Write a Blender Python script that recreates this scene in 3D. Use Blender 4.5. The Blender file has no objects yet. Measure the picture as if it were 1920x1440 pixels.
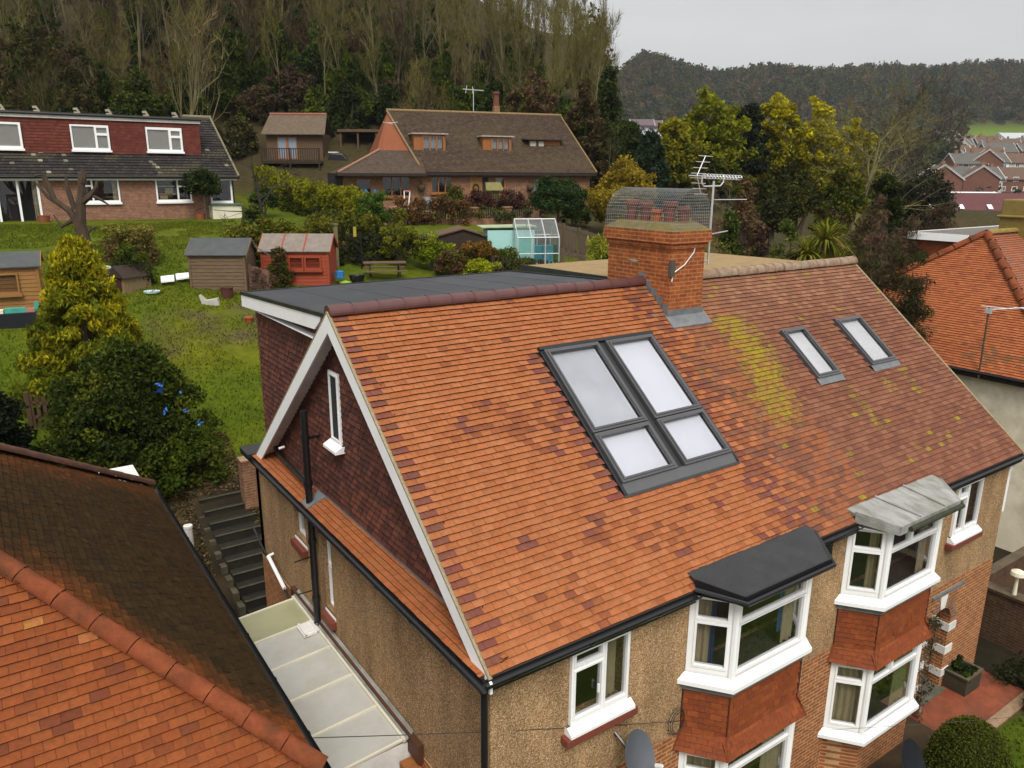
import bpy, math, random
import numpy as np
from mathutils import Vector, noise
from mathutils.bvhtree import BVHTree
rad = math.radians
S = bpy.context.scene
COL = S.collection
# ------------------------------------------------------------------ camera, sky, sun, exposure
def setup():
    cam = bpy.data.cameras.new('camera'); co = bpy.data.objects.new('camera', cam); COL.objects.link(co)
    yaw, pitch, roll = 0.605, 0.266, 0.006
    cy, sy, cp, sp = math.cos(yaw), math.sin(yaw), math.cos(pitch), math.sin(pitch)
    f = Vector((sy*cp, cy*cp, -sp)); r = Vector((cy, -sy, 0)); u = r.cross(f)
    cr, sr = math.cos(roll), math.sin(roll)
    r2 = cr*r + sr*u; u2 = -sr*r + cr*u
    from mathutils import Matrix
    M = Matrix((r2, u2, -f)).transposed().to_4x4()
    M.translation = Vector((-4.214, -6.508, 5.631)); co.matrix_world = M
    cam.sensor_width = 36.0; cam.lens = 36*1446.8/1920; cam.clip_start = 0.1; cam.clip_end = 6000
    S.camera = co
    w = bpy.data.worlds.new('World'); S.world = w; w.use_nodes = True
    nt = w.node_tree; N = nt.nodes; L = nt.links
    bg = N['Background']
    sky = N.new('ShaderNodeTexSky'); sky.sky_type = 'NISHITA'; sky.sun_disc = False
    sky.sun_elevation = rad(52); sky.sun_rotation = rad(SUN_AZ); sky.air_density = 1.0; sky.dust_density = 4.0
    hs = N.new('ShaderNodeHueSaturation'); hs.inputs['Saturation'].default_value = 0.10
    L.new(sky.outputs[0], hs.inputs['Color'])
    # overcast: an even grey cloud sheet over the sky, with soft lighter and darker cloud
    tc = N.new('ShaderNodeTexCoord'); mp = N.new('ShaderNodeMapping'); mp.inputs['Scale'].default_value = (1.2, 1.2, 4.0)
    L.new(tc.outputs['Generated'], mp.inputs[0])
    nz = N.new('ShaderNodeTexNoise'); nz.inputs['Scale'].default_value = 2.2; nz.inputs['Detail'].default_value = 5
    L.new(mp.outputs[0], nz.inputs['Vector'])
    cr_ = N.new('ShaderNodeValToRGB')
    cr_.color_ramp.elements[0].position = 0.3; cr_.color_ramp.elements[0].color = (2.62, 2.63, 2.67, 1)
    cr_.color_ramp.elements[1].position = 0.7; cr_.color_ramp.elements[1].color = (3.25, 3.24, 3.22, 1)
    L.new(nz.outputs[0], cr_.inputs[0])
    mx = N.new('ShaderNodeMixRGB'); mx.inputs[0].default_value = 0.86
    # an overcast sky is about three times as bright overhead as at the horizon
    sep = N.new('ShaderNodeSeparateXYZ'); L.new(tc.outputs['Generated'], sep.inputs[0])
    zz = N.new('ShaderNodeMath'); zz.operation = 'MULTIPLY_ADD'; zz.inputs[1].default_value = 1.5; zz.inputs[2].default_value = 1.0; zz.use_clamp = False
    mxz = N.new('ShaderNodeMath'); mxz.operation = 'MAXIMUM'; mxz.inputs[1].default_value = 0; L.new(sep.outputs[2], mxz.inputs[0]); L.new(mxz.outputs[0], zz.inputs[0])
    vs = N.new('ShaderNodeVectorMath'); vs.operation = 'SCALE'; L.new(cr_.outputs[0], vs.inputs[0]); L.new(zz.outputs[0], vs.inputs['Scale'])
    L.new(hs.outputs[0], mx.inputs[1]); L.new(vs.outputs[0], mx.inputs[2])
    L.new(mx.outputs[0], bg.inputs['Color']); bg.inputs['Strength'].default_value = SKY_STR
    sl = bpy.data.lights.new('sun', 'SUN'); sl.energy = SUN_STR; sl.angle = rad(25); sl.color = (1.0, 0.96, 0.9)
    so = bpy.data.objects.new('sun', sl); COL.objects.link(so)
    az = rad(SUN_AZ); el = rad(52)
    d = Vector((math.sin(az)*math.cos(el), math.cos(az)*math.cos(el), math.sin(el)))
    so.rotation_euler = d.to_track_quat('Z', 'Y').to_euler(); so.location = d*50
    v = S.view_settings; v.view_transform = 'Standard'; v.look = 'None'; v.gamma = 1; v.use_curve_mapping = False
    v.exposure = EXPO
    S.render.engine = 'CYCLES'; S.cycles.use_denoising = True; S.cycles.max_bounces = 8; S.cycles.volume_bounces = 0
    S.cycles.transparent_max_bounces = 16
SUN_AZ, SUN_STR, SKY_STR, EXPO = 208.0, 1.5, 0.10, 0.92
HAZE = 0.00015
setup()
# ------------------------------------------------------------------ helpers
RL = {}
def empty(name, loc, label, cat, group=None, kind=None):
    o = bpy.data.objects.new(name, None); COL.objects.link(o); o.location = loc; o.empty_display_size = .2
    RL[o.name] = Vector(loc); o['label'] = label; o['category'] = cat
    if group: o['group'] = group
    return o
def tag(o, label=None, cat=None, group=None, kind=None):
    if label: o['label'] = label
    if cat: o['category'] = cat
    if group: o['group'] = group
    if kind: o['kind'] = kind
    return o
def link(name, me, mat, parent):
    o = bpy.data.objects.new(name, me); COL.objects.link(o)
    if mat: me.materials.append(mat)
    if parent: o.parent = parent
    RL[o.name] = RL.get(parent.name, Vector()) if parent else Vector()
    return o
def frame(ox, oy, oz, ang):
    c, s = math.cos(ang), math.sin(ang)
    return lambda p: (ox + c*p[0] - s*p[1], oy + s*p[0] + c*p[1], oz + p[2])
def plane(O, U, N, V=(0, 0, 1)):          # local (u, v, n)
    O, U, N, V = Vector(O), Vector(U), Vector(N), Vector(V)
    return lambda p: tuple(O + U*p[0] + V*p[1] + N*p[2])
class MB:
    def __init__(s, F=None): s.v = []; s.f = []; s.c = []; s.F = F
    def P(s, p):
        s.v.append(tuple(s.F(p)) if s.F else tuple(p)); return len(s.v)-1
    def poly(s, pts, col=(1, 1, 1)):
        s.f.append([s.P(p) for p in pts]); s.c.append(col); return s
    def box(s, x0, x1, y0, y1, z0, z1, col=(1, 1, 1)):
        i = [s.P(p) for p in ((x0,y0,z0),(x1,y0,z0),(x1,y1,z0),(x0,y1,z0),(x0,y0,z1),(x1,y0,z1),(x1,y1,z1),(x0,y1,z1))]
        for q in ((0,3,2,1),(4,5,6,7),(0,1,5,4),(1,2,6,5),(2,3,7,6),(3,0,4,7)):
            s.f.append([i[k] for k in q]); s.c.append(col)
        return s
    def prism(s, pts, vec, col=(1, 1, 1)):
        n = len(pts); a = [s.P(p) for p in pts]; b = [s.P(tuple(Vector(p)+Vector(vec))) for p in pts]
        s.f.append(a[::-1]); s.f.append(b); s.c += [col, col]
        for k in range(n):
            s.f.append([a[k], a[(k+1) % n], b[(k+1) % n], b[k]]); s.c.append(col)
        return s
    def tube(s, pts, r, n=8, col=(1, 1, 1), cap=True, arc=None, up=None):
        pts = [Vector(p) for p in pts]; m = len(pts)
        rs = list(r) if hasattr(r, '__len__') else [r]*m
        rings = []; prev = None
        for k, p in enumerate(pts):
            t = (pts[min(k+1, m-1)] - pts[max(k-1, 0)])
            if t.length < 1e-9: t = Vector((0, 0, 1))
            t.normalize()
            if prev is None:
                a = Vector(up) if up else (Vector((0, 0, 1)) if abs(t.z) < .9 else Vector((1, 0, 0)))
            else: a = prev
            a = (a - t*a.dot(t)); a.normalize(); prev = a; b = t.cross(a)
            a0, a1 = arc if arc else (0, 2*math.pi)
            nn = n if not arc else n+1
            rings.append([s.P(tuple(p + (a*math.cos(a0+(a1-a0)*j/n) + b*math.sin(a0+(a1-a0)*j/n))*rs[k])) for j in range(nn)])
        for k in range(m-1):
            R0, R1 = rings[k], rings[k+1]
            for j in range(n if not arc else n):
                j2 = (j+1) % len(R0) if not arc else j+1
                s.f.append([R0[j], R0[j2], R1[j2], R1[j]]); s.c.append(col)
        if cap:
            s.f.append(rings[0][::-1]); s.f.append(rings[-1]); s.c += [col, col]
        return s
    def lathe(s, cx, cy, prof, n=16, col=(1, 1, 1)):
        R = [[s.P((cx+r*math.cos(2*math.pi*j/n), cy+r*math.sin(2*math.pi*j/n), z)) for j in range(n)] for r, z in prof]
        for k in range(len(R)-1):
            for j in range(n):
                s.f.append([R[k][j], R[k][(j+1) % n], R[k+1][(j+1) % n], R[k+1][j]]); s.c.append(col)
        return s
    def plate(s, u0, u1, v0, v1, holes, n0, n1, col=(1, 1, 1)):
        """a slab in (u,v) with rectangular holes, front at n1 and back at n0"""
        us = sorted({u0, u1, *[h[0] for h in holes], *[h[1] for h in holes]}); us = [u for u in us if u0 <= u <= u1]
        vs = sorted({v0, v1, *[h[2] for h in holes], *[h[3] for h in holes]}); vs = [v for v in vs if v0 <= v <= v1]
        def solid(a, b):
            if a < 0 or b < 0 or a >= len(us)-1 or b >= len(vs)-1: return False
            cu, cv = (us[a]+us[a+1])/2, (vs[b]+vs[b+1])/2
            return not any(h[0] < cu < h[1] and h[2] < cv < h[3] for h in holes)
        for a in range(len(us)-1):
            for b in range(len(vs)-1):
                if not solid(a, b): continue
                p, q, r, t = us[a], us[a+1], vs[b], vs[b+1]
                s.poly([(p,r,n1),(q,r,n1),(q,t,n1),(p,t,n1)], col); s.poly([(p,r,n0),(p,t,n0),(q,t,n0),(q,r,n0)], col)
                if not solid(a-1, b): s.poly([(p,r,n0),(p,r,n1),(p,t,n1),(p,t,n0)], col)
                if not solid(a+1, b): s.poly([(q,r,n0),(q,t,n0),(q,t,n1),(q,r,n1)], col)
                if not solid(a, b-1): s.poly([(p,r,n0),(q,r,n0),(q,r,n1),(p,r,n1)], col)
                if not solid(a, b+1): s.poly([(p,t,n0),(p,t,n1),(q,t,n1),(q,t,n0)], col)
        return s
    def build(s, name, mat, parent=None, smooth=False, bevel=0):
        off = RL.get(parent.name, Vector()) if parent else Vector()
        me = bpy.data.meshes.new(name)
        me.from_pydata([(p[0]-off.x, p[1]-off.y, p[2]-off.z) for p in s.v], [], s.f)
        at = me.attributes.new('Col', 'FLOAT_COLOR', 'FACE')
        at.data.foreach_set('color', np.array([(*c[:3], c[3] if len(c) > 3 else 0.0) for c in s.c], dtype=np.float32).ravel())
        if smooth: me.polygons.foreach_set('use_smooth', [True]*len(me.polygons))
        o = link(name, me, mat, parent)
        if bevel:
            b = o.modifiers.new('bevel', 'BEVEL'); b.width = bevel; b.segments = 2; b.limit_method = 'ANGLE'
        return o
# ------------------------------------------------------------------ materials
MATS = {}; TONE = .80
def M(name, base=(.5,.5,.5), rough=.75, var=.25, scale=4.0, detail=5, bump=0.0, bscale=60.0, spec=.35, attr=False, metal=0.0, dirt=None, dscale=1.5, damt=.5, stretch=(1,1,1), dlo=.45, dhi=.7, coat=0, lich=False):
    if name in MATS: return MATS[name]
    if max(base) < .6 or attr: base = tuple(b*TONE for b in base)
    if dirt and max(dirt) < .6: dirt = tuple(b*TONE for b in dirt)
    m = bpy.data.materials.new(name); m.use_nodes = True; MATS[name] = m
    nt = m.node_tree; N = nt.nodes; L = nt.links; b = N['Principled BSDF']
    b.inputs['Roughness'].default_value = rough; b.inputs['Specular IOR Level'].default_value = spec; b.inputs['Metallic'].default_value = metal
    if coat: b.inputs['Coat Weight'].default_value = coat; b.inputs['Coat Roughness'].default_value = .25
    tc = N.new('ShaderNodeTexCoord'); mp = N.new('ShaderNodeMapping'); mp.inputs['Scale'].default_value = stretch
    geo = N.new('ShaderNodeNewGeometry'); L.new(geo.outputs['Position'], mp.inputs[0])
    nz = N.new('ShaderNodeTexNoise'); nz.inputs['Scale'].default_value = scale; nz.inputs['Detail'].default_value = detail; nz.inputs['Roughness'].default_value = .65
    L.new(mp.outputs[0], nz.inputs['Vector'])
    mr = N.new('ShaderNodeMapRange'); mr.inputs[1].default_value = .25; mr.inputs[2].default_value = .75
    mr.inputs[3].default_value = 1-var; mr.inputs[4].default_value = 1+var; L.new(nz.outputs[0], mr.inputs[0])
    if attr:
        at = N.new('ShaderNodeAttribute'); at.attribute_name = 'Col'; src = at.outputs['Color']
        vm = N.new('ShaderNodeVectorMath'); vm.operation = 'MULTIPLY'; L.new(src, vm.inputs[0]); vm.inputs[1].default_value = base; src = vm.outputs[0]
    else:
        rgb = N.new('ShaderNodeRGB'); rgb.outputs[0].default_value = (*base, 1); src = rgb.outputs[0]
    sc = N.new('ShaderNodeVectorMath'); sc.operation = 'SCALE'; L.new(src, sc.inputs[0]); L.new(mr.outputs[0], sc.inputs['Scale']); out = sc.outputs[0]
    if dirt:
        n2 = N.new('ShaderNodeTexNoise'); n2.inputs['Scale'].default_value = dscale; n2.inputs['Detail'].default_value = 7; n2.inputs['Roughness'].default_value = .7
        L.new(mp.outputs[0], n2.inputs['Vector'])
        m2 = N.new('ShaderNodeMapRange'); m2.inputs[1].default_value = dlo; m2.inputs[2].default_value = dhi; m2.inputs[3].default_value = 0; m2.inputs[4].default_value = damt
        L.new(n2.outputs[0], m2.inputs[0])
        mx = N.new('ShaderNodeMixRGB'); L.new(m2.outputs[0], mx.inputs[0]); L.new(out, mx.inputs[1]); mx.inputs[2].default_value = (*dirt, 1); out = mx.outputs[0]
    if lich:
        n3 = N.new('ShaderNodeTexNoise'); n3.inputs['Scale'].default_value = 5.5; n3.inputs['Detail'].default_value = 10; n3.inputs['Roughness'].default_value = .82; L.new(mp.outputs[0], n3.inputs['Vector'])
        a1 = N.new('ShaderNodeMath'); a1.operation = 'ADD'; L.new(n3.outputs[0], a1.inputs[0]); L.new(at.outputs['Alpha'], a1.inputs[1])
        m3 = N.new('ShaderNodeMapRange'); m3.inputs[1].default_value = .93; m3.inputs[2].default_value = 1.10; L.new(a1.outputs[0], m3.inputs[0])
        n4 = N.new('ShaderNodeTexNoise'); n4.inputs['Scale'].default_value = 45; L.new(mp.outputs[0], n4.inputs['Vector'])
        c4 = N.new('ShaderNodeMixRGB'); L.new(n4.outputs[0], c4.inputs[0]); c4.inputs[1].default_value = (.15,.12,.008,1); c4.inputs[2].default_value = (.36,.285,.018,1)
        mx3 = N.new('ShaderNodeMixRGB'); L.new(m3.outputs[0], mx3.inputs[0]); L.new(out, mx3.inputs[1]); L.new(c4.outputs[0], mx3.inputs[2]); out = mx3.outputs[0]
    L.new(out, b.inputs['Base Color'])
    if bump:
        bn = N.new('ShaderNodeTexNoise'); bn.inputs['Scale'].default_value = bscale; bn.inputs['Detail'].default_value = 3; L.new(mp.outputs[0], bn.inputs['Vector'])
        bp = N.new('ShaderNodeBump'); bp.inputs['Strength'].default_value = bump; bp.inputs['Distance'].default_value = .02
        L.new(bn.outputs[0], bp.inputs['Height']); L.new(bp.outputs[0], b.inputs['Normal'])
    return m
def pebbledash():
    m = bpy.data.materials.new('pebbledash'); m.use_nodes = True; nt = m.node_tree; N = nt.nodes; L = nt.links; b = N['Principled BSDF']
    geo = N.new('ShaderNodeNewGeometry'); v = N.new('ShaderNodeTexVoronoi'); v.inputs['Scale'].default_value = 82
    L.new(geo.outputs['Position'], v.inputs['Vector'])
    sx = N.new('ShaderNodeSeparateXYZ'); L.new(v.outputs['Color'], sx.inputs[0])
    cr = N.new('ShaderNodeValToRGB'); e = cr.color_ramp.elements
    e[0].position = 0; e[0].color = (.17,.098,.048,1); e[1].position = 1; e[1].color = (.74,.56,.36,1)
    for p, c in ((.3,(.33,.195,.095,1)),(.62,(.46,.280,.140,1)),(.88,(.56,.38,.205,1))):
        q = e.new(p); q.color = c
    L.new(sx.outputs[0], cr.inputs[0])
    mpp = N.new('ShaderNodeMapping'); mpp.inputs['Scale'].default_value = (1.6,1.6,.5); L.new(geo.outputs['Position'], mpp.inputs[0])
    nz = N.new('ShaderNodeTexNoise'); nz.inputs['Scale'].default_value = 1.3; nz.inputs['Detail'].default_value = 7; nz.inputs['Roughness'].default_value = .65; L.new(mpp.outputs[0], nz.inputs['Vector'])
    mr = N.new('ShaderNodeMapRange'); mr.inputs[1].default_value = .3; mr.inputs[2].default_value = .7; mr.inputs[3].default_value = .60; mr.inputs[4].default_value = 1.15; L.new(nz.outputs[0], mr.inputs[0])
    sc = N.new('ShaderNodeVectorMath'); sc.operation = 'SCALE'; L.new(cr.outputs[0], sc.inputs[0]); L.new(mr.outputs[0], sc.inputs['Scale'])
    L.new(sc.outputs[0], b.inputs['Base Color']); b.inputs['Roughness'].default_value = .9; b.inputs['Specular IOR Level'].default_value = .1
    bp = N.new('ShaderNodeBump'); bp.inputs['Strength'].default_value = .8; bp.inputs['Distance'].default_value = .012; bp.invert = True
    L.new(v.outputs['Distance'], bp.inputs['Height']); L.new(bp.outputs[0], b.inputs['Normal'])
    return m
def brick(name, c1, c2, mortar, scale=1.0, rough=.85, msize=.012):
    m = bpy.data.materials.new(name); m.use_nodes = True; nt = m.node_tree; N = nt.nodes; L = nt.links; b = N['Principled BSDF']
    geo = N.new('ShaderNodeNewGeometry'); sx = N.new('ShaderNodeSeparateXYZ'); L.new(geo.outputs['Position'], sx.inputs[0])
    ad = N.new('ShaderNodeMath'); ad.operation = 'ADD'; L.new(sx.outputs[0], ad.inputs[0]); L.new(sx.outputs[1], ad.inputs[1])
    cb = N.new('ShaderNodeCombineXYZ'); L.new(ad.outputs[0], cb.inputs[0]); L.new(sx.outputs[2], cb.inputs[1])
    bt = N.new('ShaderNodeTexBrick'); bt.inputs['Scale'].default_value = 1/scale; bt.inputs['Brick Width'].default_value = .225; bt.inputs['Row Height'].default_value = .075
    bt.inputs['Mortar Size'].default_value = msize; bt.inputs['Mortar Smooth'].default_value = .2; bt.inputs['Bias'].default_value = -.1
    bt.inputs['Color1'].default_value = (*c1,1); bt.inputs['Color2'].default_value = (*c2,1); bt.inputs['Mortar'].default_value = (*mortar,1)
    L.new(cb.outputs[0], bt.inputs['Vector'])
    nz = N.new('ShaderNodeTexNoise'); nz.inputs['Scale'].default_value = 5; nz.inputs['Detail'].default_value = 8; nz.inputs['Roughness'].default_value = .7; L.new(geo.outputs['Position'], nz.inputs['Vector'])
    mr = N.new('ShaderNodeMapRange'); mr.inputs[1].default_value = .3; mr.inputs[2].default_value = .7; mr.inputs[3].default_value = .6; mr.inputs[4].default_value = 1.25; L.new(nz.outputs[0], mr.inputs[0])
    sc = N.new('ShaderNodeVectorMath'); sc.operation = 'SCALE'; L.new(bt.outputs['Color'], sc.inputs[0]); L.new(mr.outputs[0], sc.inputs['Scale'])
    L.new(sc.outputs[0], b.inputs['Base Color']); b.inputs['Roughness'].default_value = rough; b.inputs['Specular IOR Level'].default_value = .25
    bp = N.new('ShaderNodeBump'); bp.inputs['Strength'].default_value = .5; bp.inputs['Distance'].default_value = .01; bp.invert = True
    L.new(bt.outputs['Fac'], bp.inputs['Height']); L.new(bp.outputs[0], b.inputs['Normal'])
    MATS[name] = m
    return m
def glass(name, tint=(.87,.87,.88), f0=.07, rough=.0):
    m = bpy.data.materials.new(name); m.use_nodes = True; nt = m.node_tree; N = nt.nodes; L = nt.links
    N.remove(N['Principled BSDF']); out = N['Material Output']
    t = N.new('ShaderNodeBsdfTransparent'); t.inputs[0].default_value = (*tint,1); g = N.new('ShaderNodeBsdfGlossy'); g.inputs['Roughness'].default_value = rough
    fr = N.new('ShaderNodeLayerWeight'); fr.inputs['Blend'].default_value = .5; mx = N.new('ShaderNodeMixShader')
    pw = N.new('ShaderNodeMath'); pw.operation = 'POWER'; pw.inputs[1].default_value = 4.0; L.new(fr.outputs['Facing'], pw.inputs[0])
    ml = N.new('ShaderNodeMath'); ml.operation = 'MULTIPLY_ADD'; ml.inputs[1].default_value = .9; ml.inputs[2].default_value = f0; L.new(pw.outputs[0], ml.inputs[0])
    L.new(ml.outputs[0], mx.inputs[0]); L.new(t.outputs[0], mx.inputs[1]); L.new(g.outputs[0], mx.inputs[2]); L.new(mx.outputs[0], out.inputs['Surface'])
    MATS[name] = m
    return m
def leafmat(name, rough=.6, trans=.25):
    m = bpy.data.materials.new(name); m.use_nodes = True; nt = m.node_tree; N = nt.nodes; L = nt.links; b = N['Principled BSDF']
    at = N.new('ShaderNodeAttribute'); at.attribute_name = 'Col'
    oi = N.new('ShaderNodeObjectInfo'); mr = N.new('ShaderNodeMapRange'); mr.inputs[3].default_value = .62; mr.inputs[4].default_value = .95; L.new(oi.outputs['Random'], mr.inputs[0])
    sc = N.new('ShaderNodeVectorMath'); sc.operation = 'SCALE'; L.new(at.outputs['Color'], sc.inputs[0]); L.new(mr.outputs[0], sc.inputs['Scale'])
    L.new(sc.outputs[0], b.inputs['Base Color']); b.inputs['Roughness'].default_value = rough; b.inputs['Specular IOR Level'].default_value = .08
    tr = N.new('ShaderNodeBsdfTranslucent'); L.new(sc.outputs[0], tr.inputs[0]); mx = N.new('ShaderNodeMixShader'); mx.inputs[0].default_value = trans
    L.new(b.outputs[0], mx.inputs[1]); L.new(tr.outputs[0], mx.inputs[2]); L.new(mx.outputs[0], N['Material Output'].inputs['Surface'])
    MATS[name] = m
    return m
PEB = pebbledash()
BRK = brick('orange_brick', (.34,.105,.035), (.27,.075,.028), (.42,.28,.14))
BRKD = brick('chimney_brick', (.34,.085,.022), (.24,.055,.018), (.36,.17,.065))
BRKP = brick('pale_brick', (.27,.115,.07), (.21,.085,.055), (.30,.20,.13))
BRKC = brick('brown_brick', (.27,.12,.065), (.20,.085,.05), (.30,.20,.12))
GLS = glass('window_glass'); GRH = glass('greenhouse_glass', (.78,.88,.87), .14)
WHT = M('white_plastic', (.88,.88,.87), .38, .03, 2, spec=.5, dirt=(.62,.60,.53), dscale=1.8, damt=.35, dlo=.5, dhi=.8)
WHTD = M('white_paint', (.74,.72,.68), .55, .10, 3, dirt=(.30,.26,.18), dscale=2, damt=.35)
BLK = M('black_plastic', (.012,.012,.013), .35, .2, 3, spec=.5)
FELT = M('dark_grey_felt', (.045,.048,.056), .5, .25, 1.5, bump=.15, bscale=120, dirt=(.09,.095,.10), dscale=.8, damt=.5)
SLAT = M('black_felt', (.020,.021,.023), .38, .35, 3, bump=.35, bscale=40, spec=.5, dirt=(.05,.05,.045), dscale=2.5, damt=.5)
LEAD = M('lead', (.16,.17,.18), .45, .25, 6, bump=.2, bscale=20, spec=.5, dirt=(.30,.30,.28), dscale=4, damt=.5)
LEADW = M('weathered_lead', (.36,.35,.33), .5, .35, 4, bump=.4, bscale=12, dirt=(.13,.14,.07), dscale=3.5, damt=.85, stretch=(1,.4,1))
TILE = M('clay_tile', (1,1,1), .75, .22, 22, 6, bump=.25, bscale=90, attr=True, spec=.14, dirt=(.10,.055,.03), dscale=7, damt=.45, dlo=.50, dhi=.78, lich=True)
TILED = M('old_clay_tile', (1,1,1), .95, .35, 10, 7, bump=.5, bscale=50, attr=True, spec=.03, dirt=(.05,.032,.014), dscale=3.5, damt=.7)
RIDGE = M('new_ridge', (.115,.042,.036), .45, .18, 6, spec=.5)
RIDGEO = M('old_ridge', (.30,.19,.12), .85, .4, 9, bump=.4, bscale=40, dirt=(.42,.38,.28), dscale=6, damt=.8)
HIPR = M('red_hip', (.235,.064,.026), .85, .35, 5, bump=.35, bscale=50, spec=.1, dirt=(.06,.038,.02), dscale=2.2, damt=.85)
SILL = M('red_tile_sill', (.22,.055,.032), .7, .2, 8)
MORT = M('mortar', (.34,.27,.16), .9, .3, 20, bump=.3)
WOODB = M('brown_boards', (.13,.078,.042), .8, .35, 3, stretch=(1,1,14), bump=.3, bscale=18)
WOODD = M('dark_boards', (.042,.026,.017), .85, .35, 4, stretch=(6,6,1), bump=.3, bscale=12)
WOODY = M('golden_boards', (.34,.165,.045), .7, .3, 3, stretch=(1,1,12), bump=.3, bscale=14)
WOODR = M('red_boards', (.36,.062,.022), .7, .2, 3, stretch=(1,1,10), bump=.2, bscale=12)
WOODO = M('orange_timber', (.36,.13,.035), .6, .25, 5, stretch=(5,5,1))
WOODG = M('grey_fence', (.14,.10,.065), .85, .35, 4, stretch=(8,8,1), bump=.3, bscale=14)
DARKIN = M('dark_interior', (.03,.03,.032), .8, .1)
CURT = M('cream_curtain', (.52,.44,.27), .85, .12, 6)
CURB = M('blue_curtain', (.05,.14,.30), .85, .12, 6)
BLIND = M('pale_blind', (.62,.65,.68), .6, .05, 1, coat=.8)
ALU = M('aluminium', (.62,.62,.62), .45, .1, metal=.6)
FRG = M('grey_metal_frame', (.085,.083,.088), .4, .12, 4, spec=.5)
BARK = M('bark', (.10,.075,.05), .9, .4, 6, stretch=(1,1,.3), bump=.5, bscale=20)
BARKP = M('pale_bark', (.155,.135,.058), .9, .35, 3, stretch=(1,1,.3))
TWIG = leafmat('twigs', .85, .0)
LEAF = leafmat('foliage')
LEAFG = leafmat('glossy_foliage', .35, .15)
CREAM = M('cream_render', (.78,.71,.54), .85, .12, 2, bump=.25, bscale=60, dirt=(.45,.37,.24), dscale=1.2, damt=.5)
CONC = M('concrete', (.14,.13,.10), .9, .35, 4, bump=.3, bscale=30, dirt=(.05,.06,.025), dscale=2.5, damt=.7)
TERRA = M('terracotta', (.33,.10,.05), .8, .25, 8)
def lerp(a, b, t): return tuple(x+(y-x)*t for x, y in zip(a, b))
def sst(a, b, x):
    t = max(0, min(1, (x-a)/(b-a))); return t*t*(3-2*t)
def nse(x, y, z=0): return noise.noise((x, y, z))
# ------------------------------------------------------------------ ground: one sheet to the horizon
CYW, SYW = math.cos(.605), math.sin(.605)
CX, CYY = -4.214, -6.508
def st(x, y): dx, dy = x-CX, y-CYY; return SYW*dx+CYW*dy, CYW*dx-SYW*dy
def xy(s, t): return CX+SYW*s+CYW*t, CYY+CYW*s-SYW*t
def itp(T, v):
    if v <= T[0][0]: return T[0][1]
    for (a, b), (c, d) in zip(T, T[1:]):
        if v <= c: return b+(d-b)*(v-a)/(c-a)
    return T[-1][1]
PY = [(9.5,-5.15),(9.9,-4.95),(13.2,-2.35),(16,-1.15),(19,.1),(22,1.25),(28,2.5),(34,3.1),(40,3.45),(52,4.4),(200,6)]
FAR = [(60,3.2),(80,1.2),(110,-.8),(150,-2),(200,-2.6),(260,4.5),(350,11.5),(450,20),(500,26.5),(535,33),(600,58),(700,88),(760,97),(850,99),(3000,99)]
def wood_w(s, t):
    a = t/max(s, 1); return 1-sst(.085, .16, a)
def ground_z(x, y):
    s, t = st(x, y)
    zn = itp(PY, y)
    if x > 13.6: zn = itp(PY, y) if y > 14 else itp(PY, y)-.2
    if s > 48:
        w = wood_w(s, t)
        zf = itp(FAR, s)
        k_ = .26+.22*sst(.06,-.25,t/max(s,1)); zh = 4.2 + k_*max(0, s-54) if s < 160 else 4.2+k_*106+.02*(s-160)
        zz = zf*(1-w)+zh*w
        k = sst(48, 62, s)
        zn = zn*(1-k)+zz*k
    if s > 520 and t/s > .05: zn += (7*nse(t*.006,3.3)+5*nse(t*.02,s*.01)+9*sst(.22,.12,t/s)-7*sst(.10,.0,abs(t/s-.255)))*sst(560,680,s)
    if s > 20: zn += .25*nse(x*.09, y*.09, 3)*min(1, (s-20)/20)
    return zn
GRASS, GRASS2, GRASSD = (.080,.115,.005), (.128,.135,.007), (.048,.076,.005)
DIRT, LEAFM, SOIL = (.11,.078,.042), (.10,.066,.03), (.05,.035,.022)
def ground_col(x, y):
    s, t = st(x, y); n = nse(x*.35, y*.35, 1); n2 = nse(x*1.3, y*1.3, 5)
    c = lerp(GRASS, GRASS2, max(0, min(1, .5+.9*n)))
    c = lerp(c, GRASSD, max(0, min(1, .2+.7*n2)))
    if y < 9.6:
        c = lerp(SOIL, DIRT, max(0, .4+.6*n))
        if y < -1.25 and x > -1.0: c = lerp(GRASS, GRASSD, .5+.5*n2)
    elif y < 14.2 and x < 1.6:
        k = sst(13.4, 14.6, y+.8*n+.25*n2); c = lerp(lerp(LEAFM, (.06,.04,.02), max(0, .4+1.2*n2)), c, k)
    if x > 13.0 and y < 9.6: c = lerp((.022,.018,.010),(.04,.032,.018),max(0,min(1,.4+.6*n2)))
    if 9.4 < y < 13.3 and -.75 < x < 1.15: c = (.030,.024,.015)
    elif 19.0 < y < 21.4 and 0 < x < 4.5:
        c = lerp(c, DIRT, max(0, .3+1.0*n2))
    if x > 23.5 and s < 60 and y > -1: c = lerp((.045,.045,.014), (.07,.05,.022), max(0, min(1, .5+n)))
    if s > 50:
        w = wood_w(s, t); c = lerp(c, (.055,.042,.018), w*sst(50, 56, s))
        if w < .5:
            if 490 < s < 548: c = (.12,.19,.02)
            elif s >= 548 or s > 280: c = (.06,.05,.025)
            elif s > 58: c = lerp((.045,.042,.015), (.06,.045,.02), max(0, .5+n))
    return c
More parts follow.
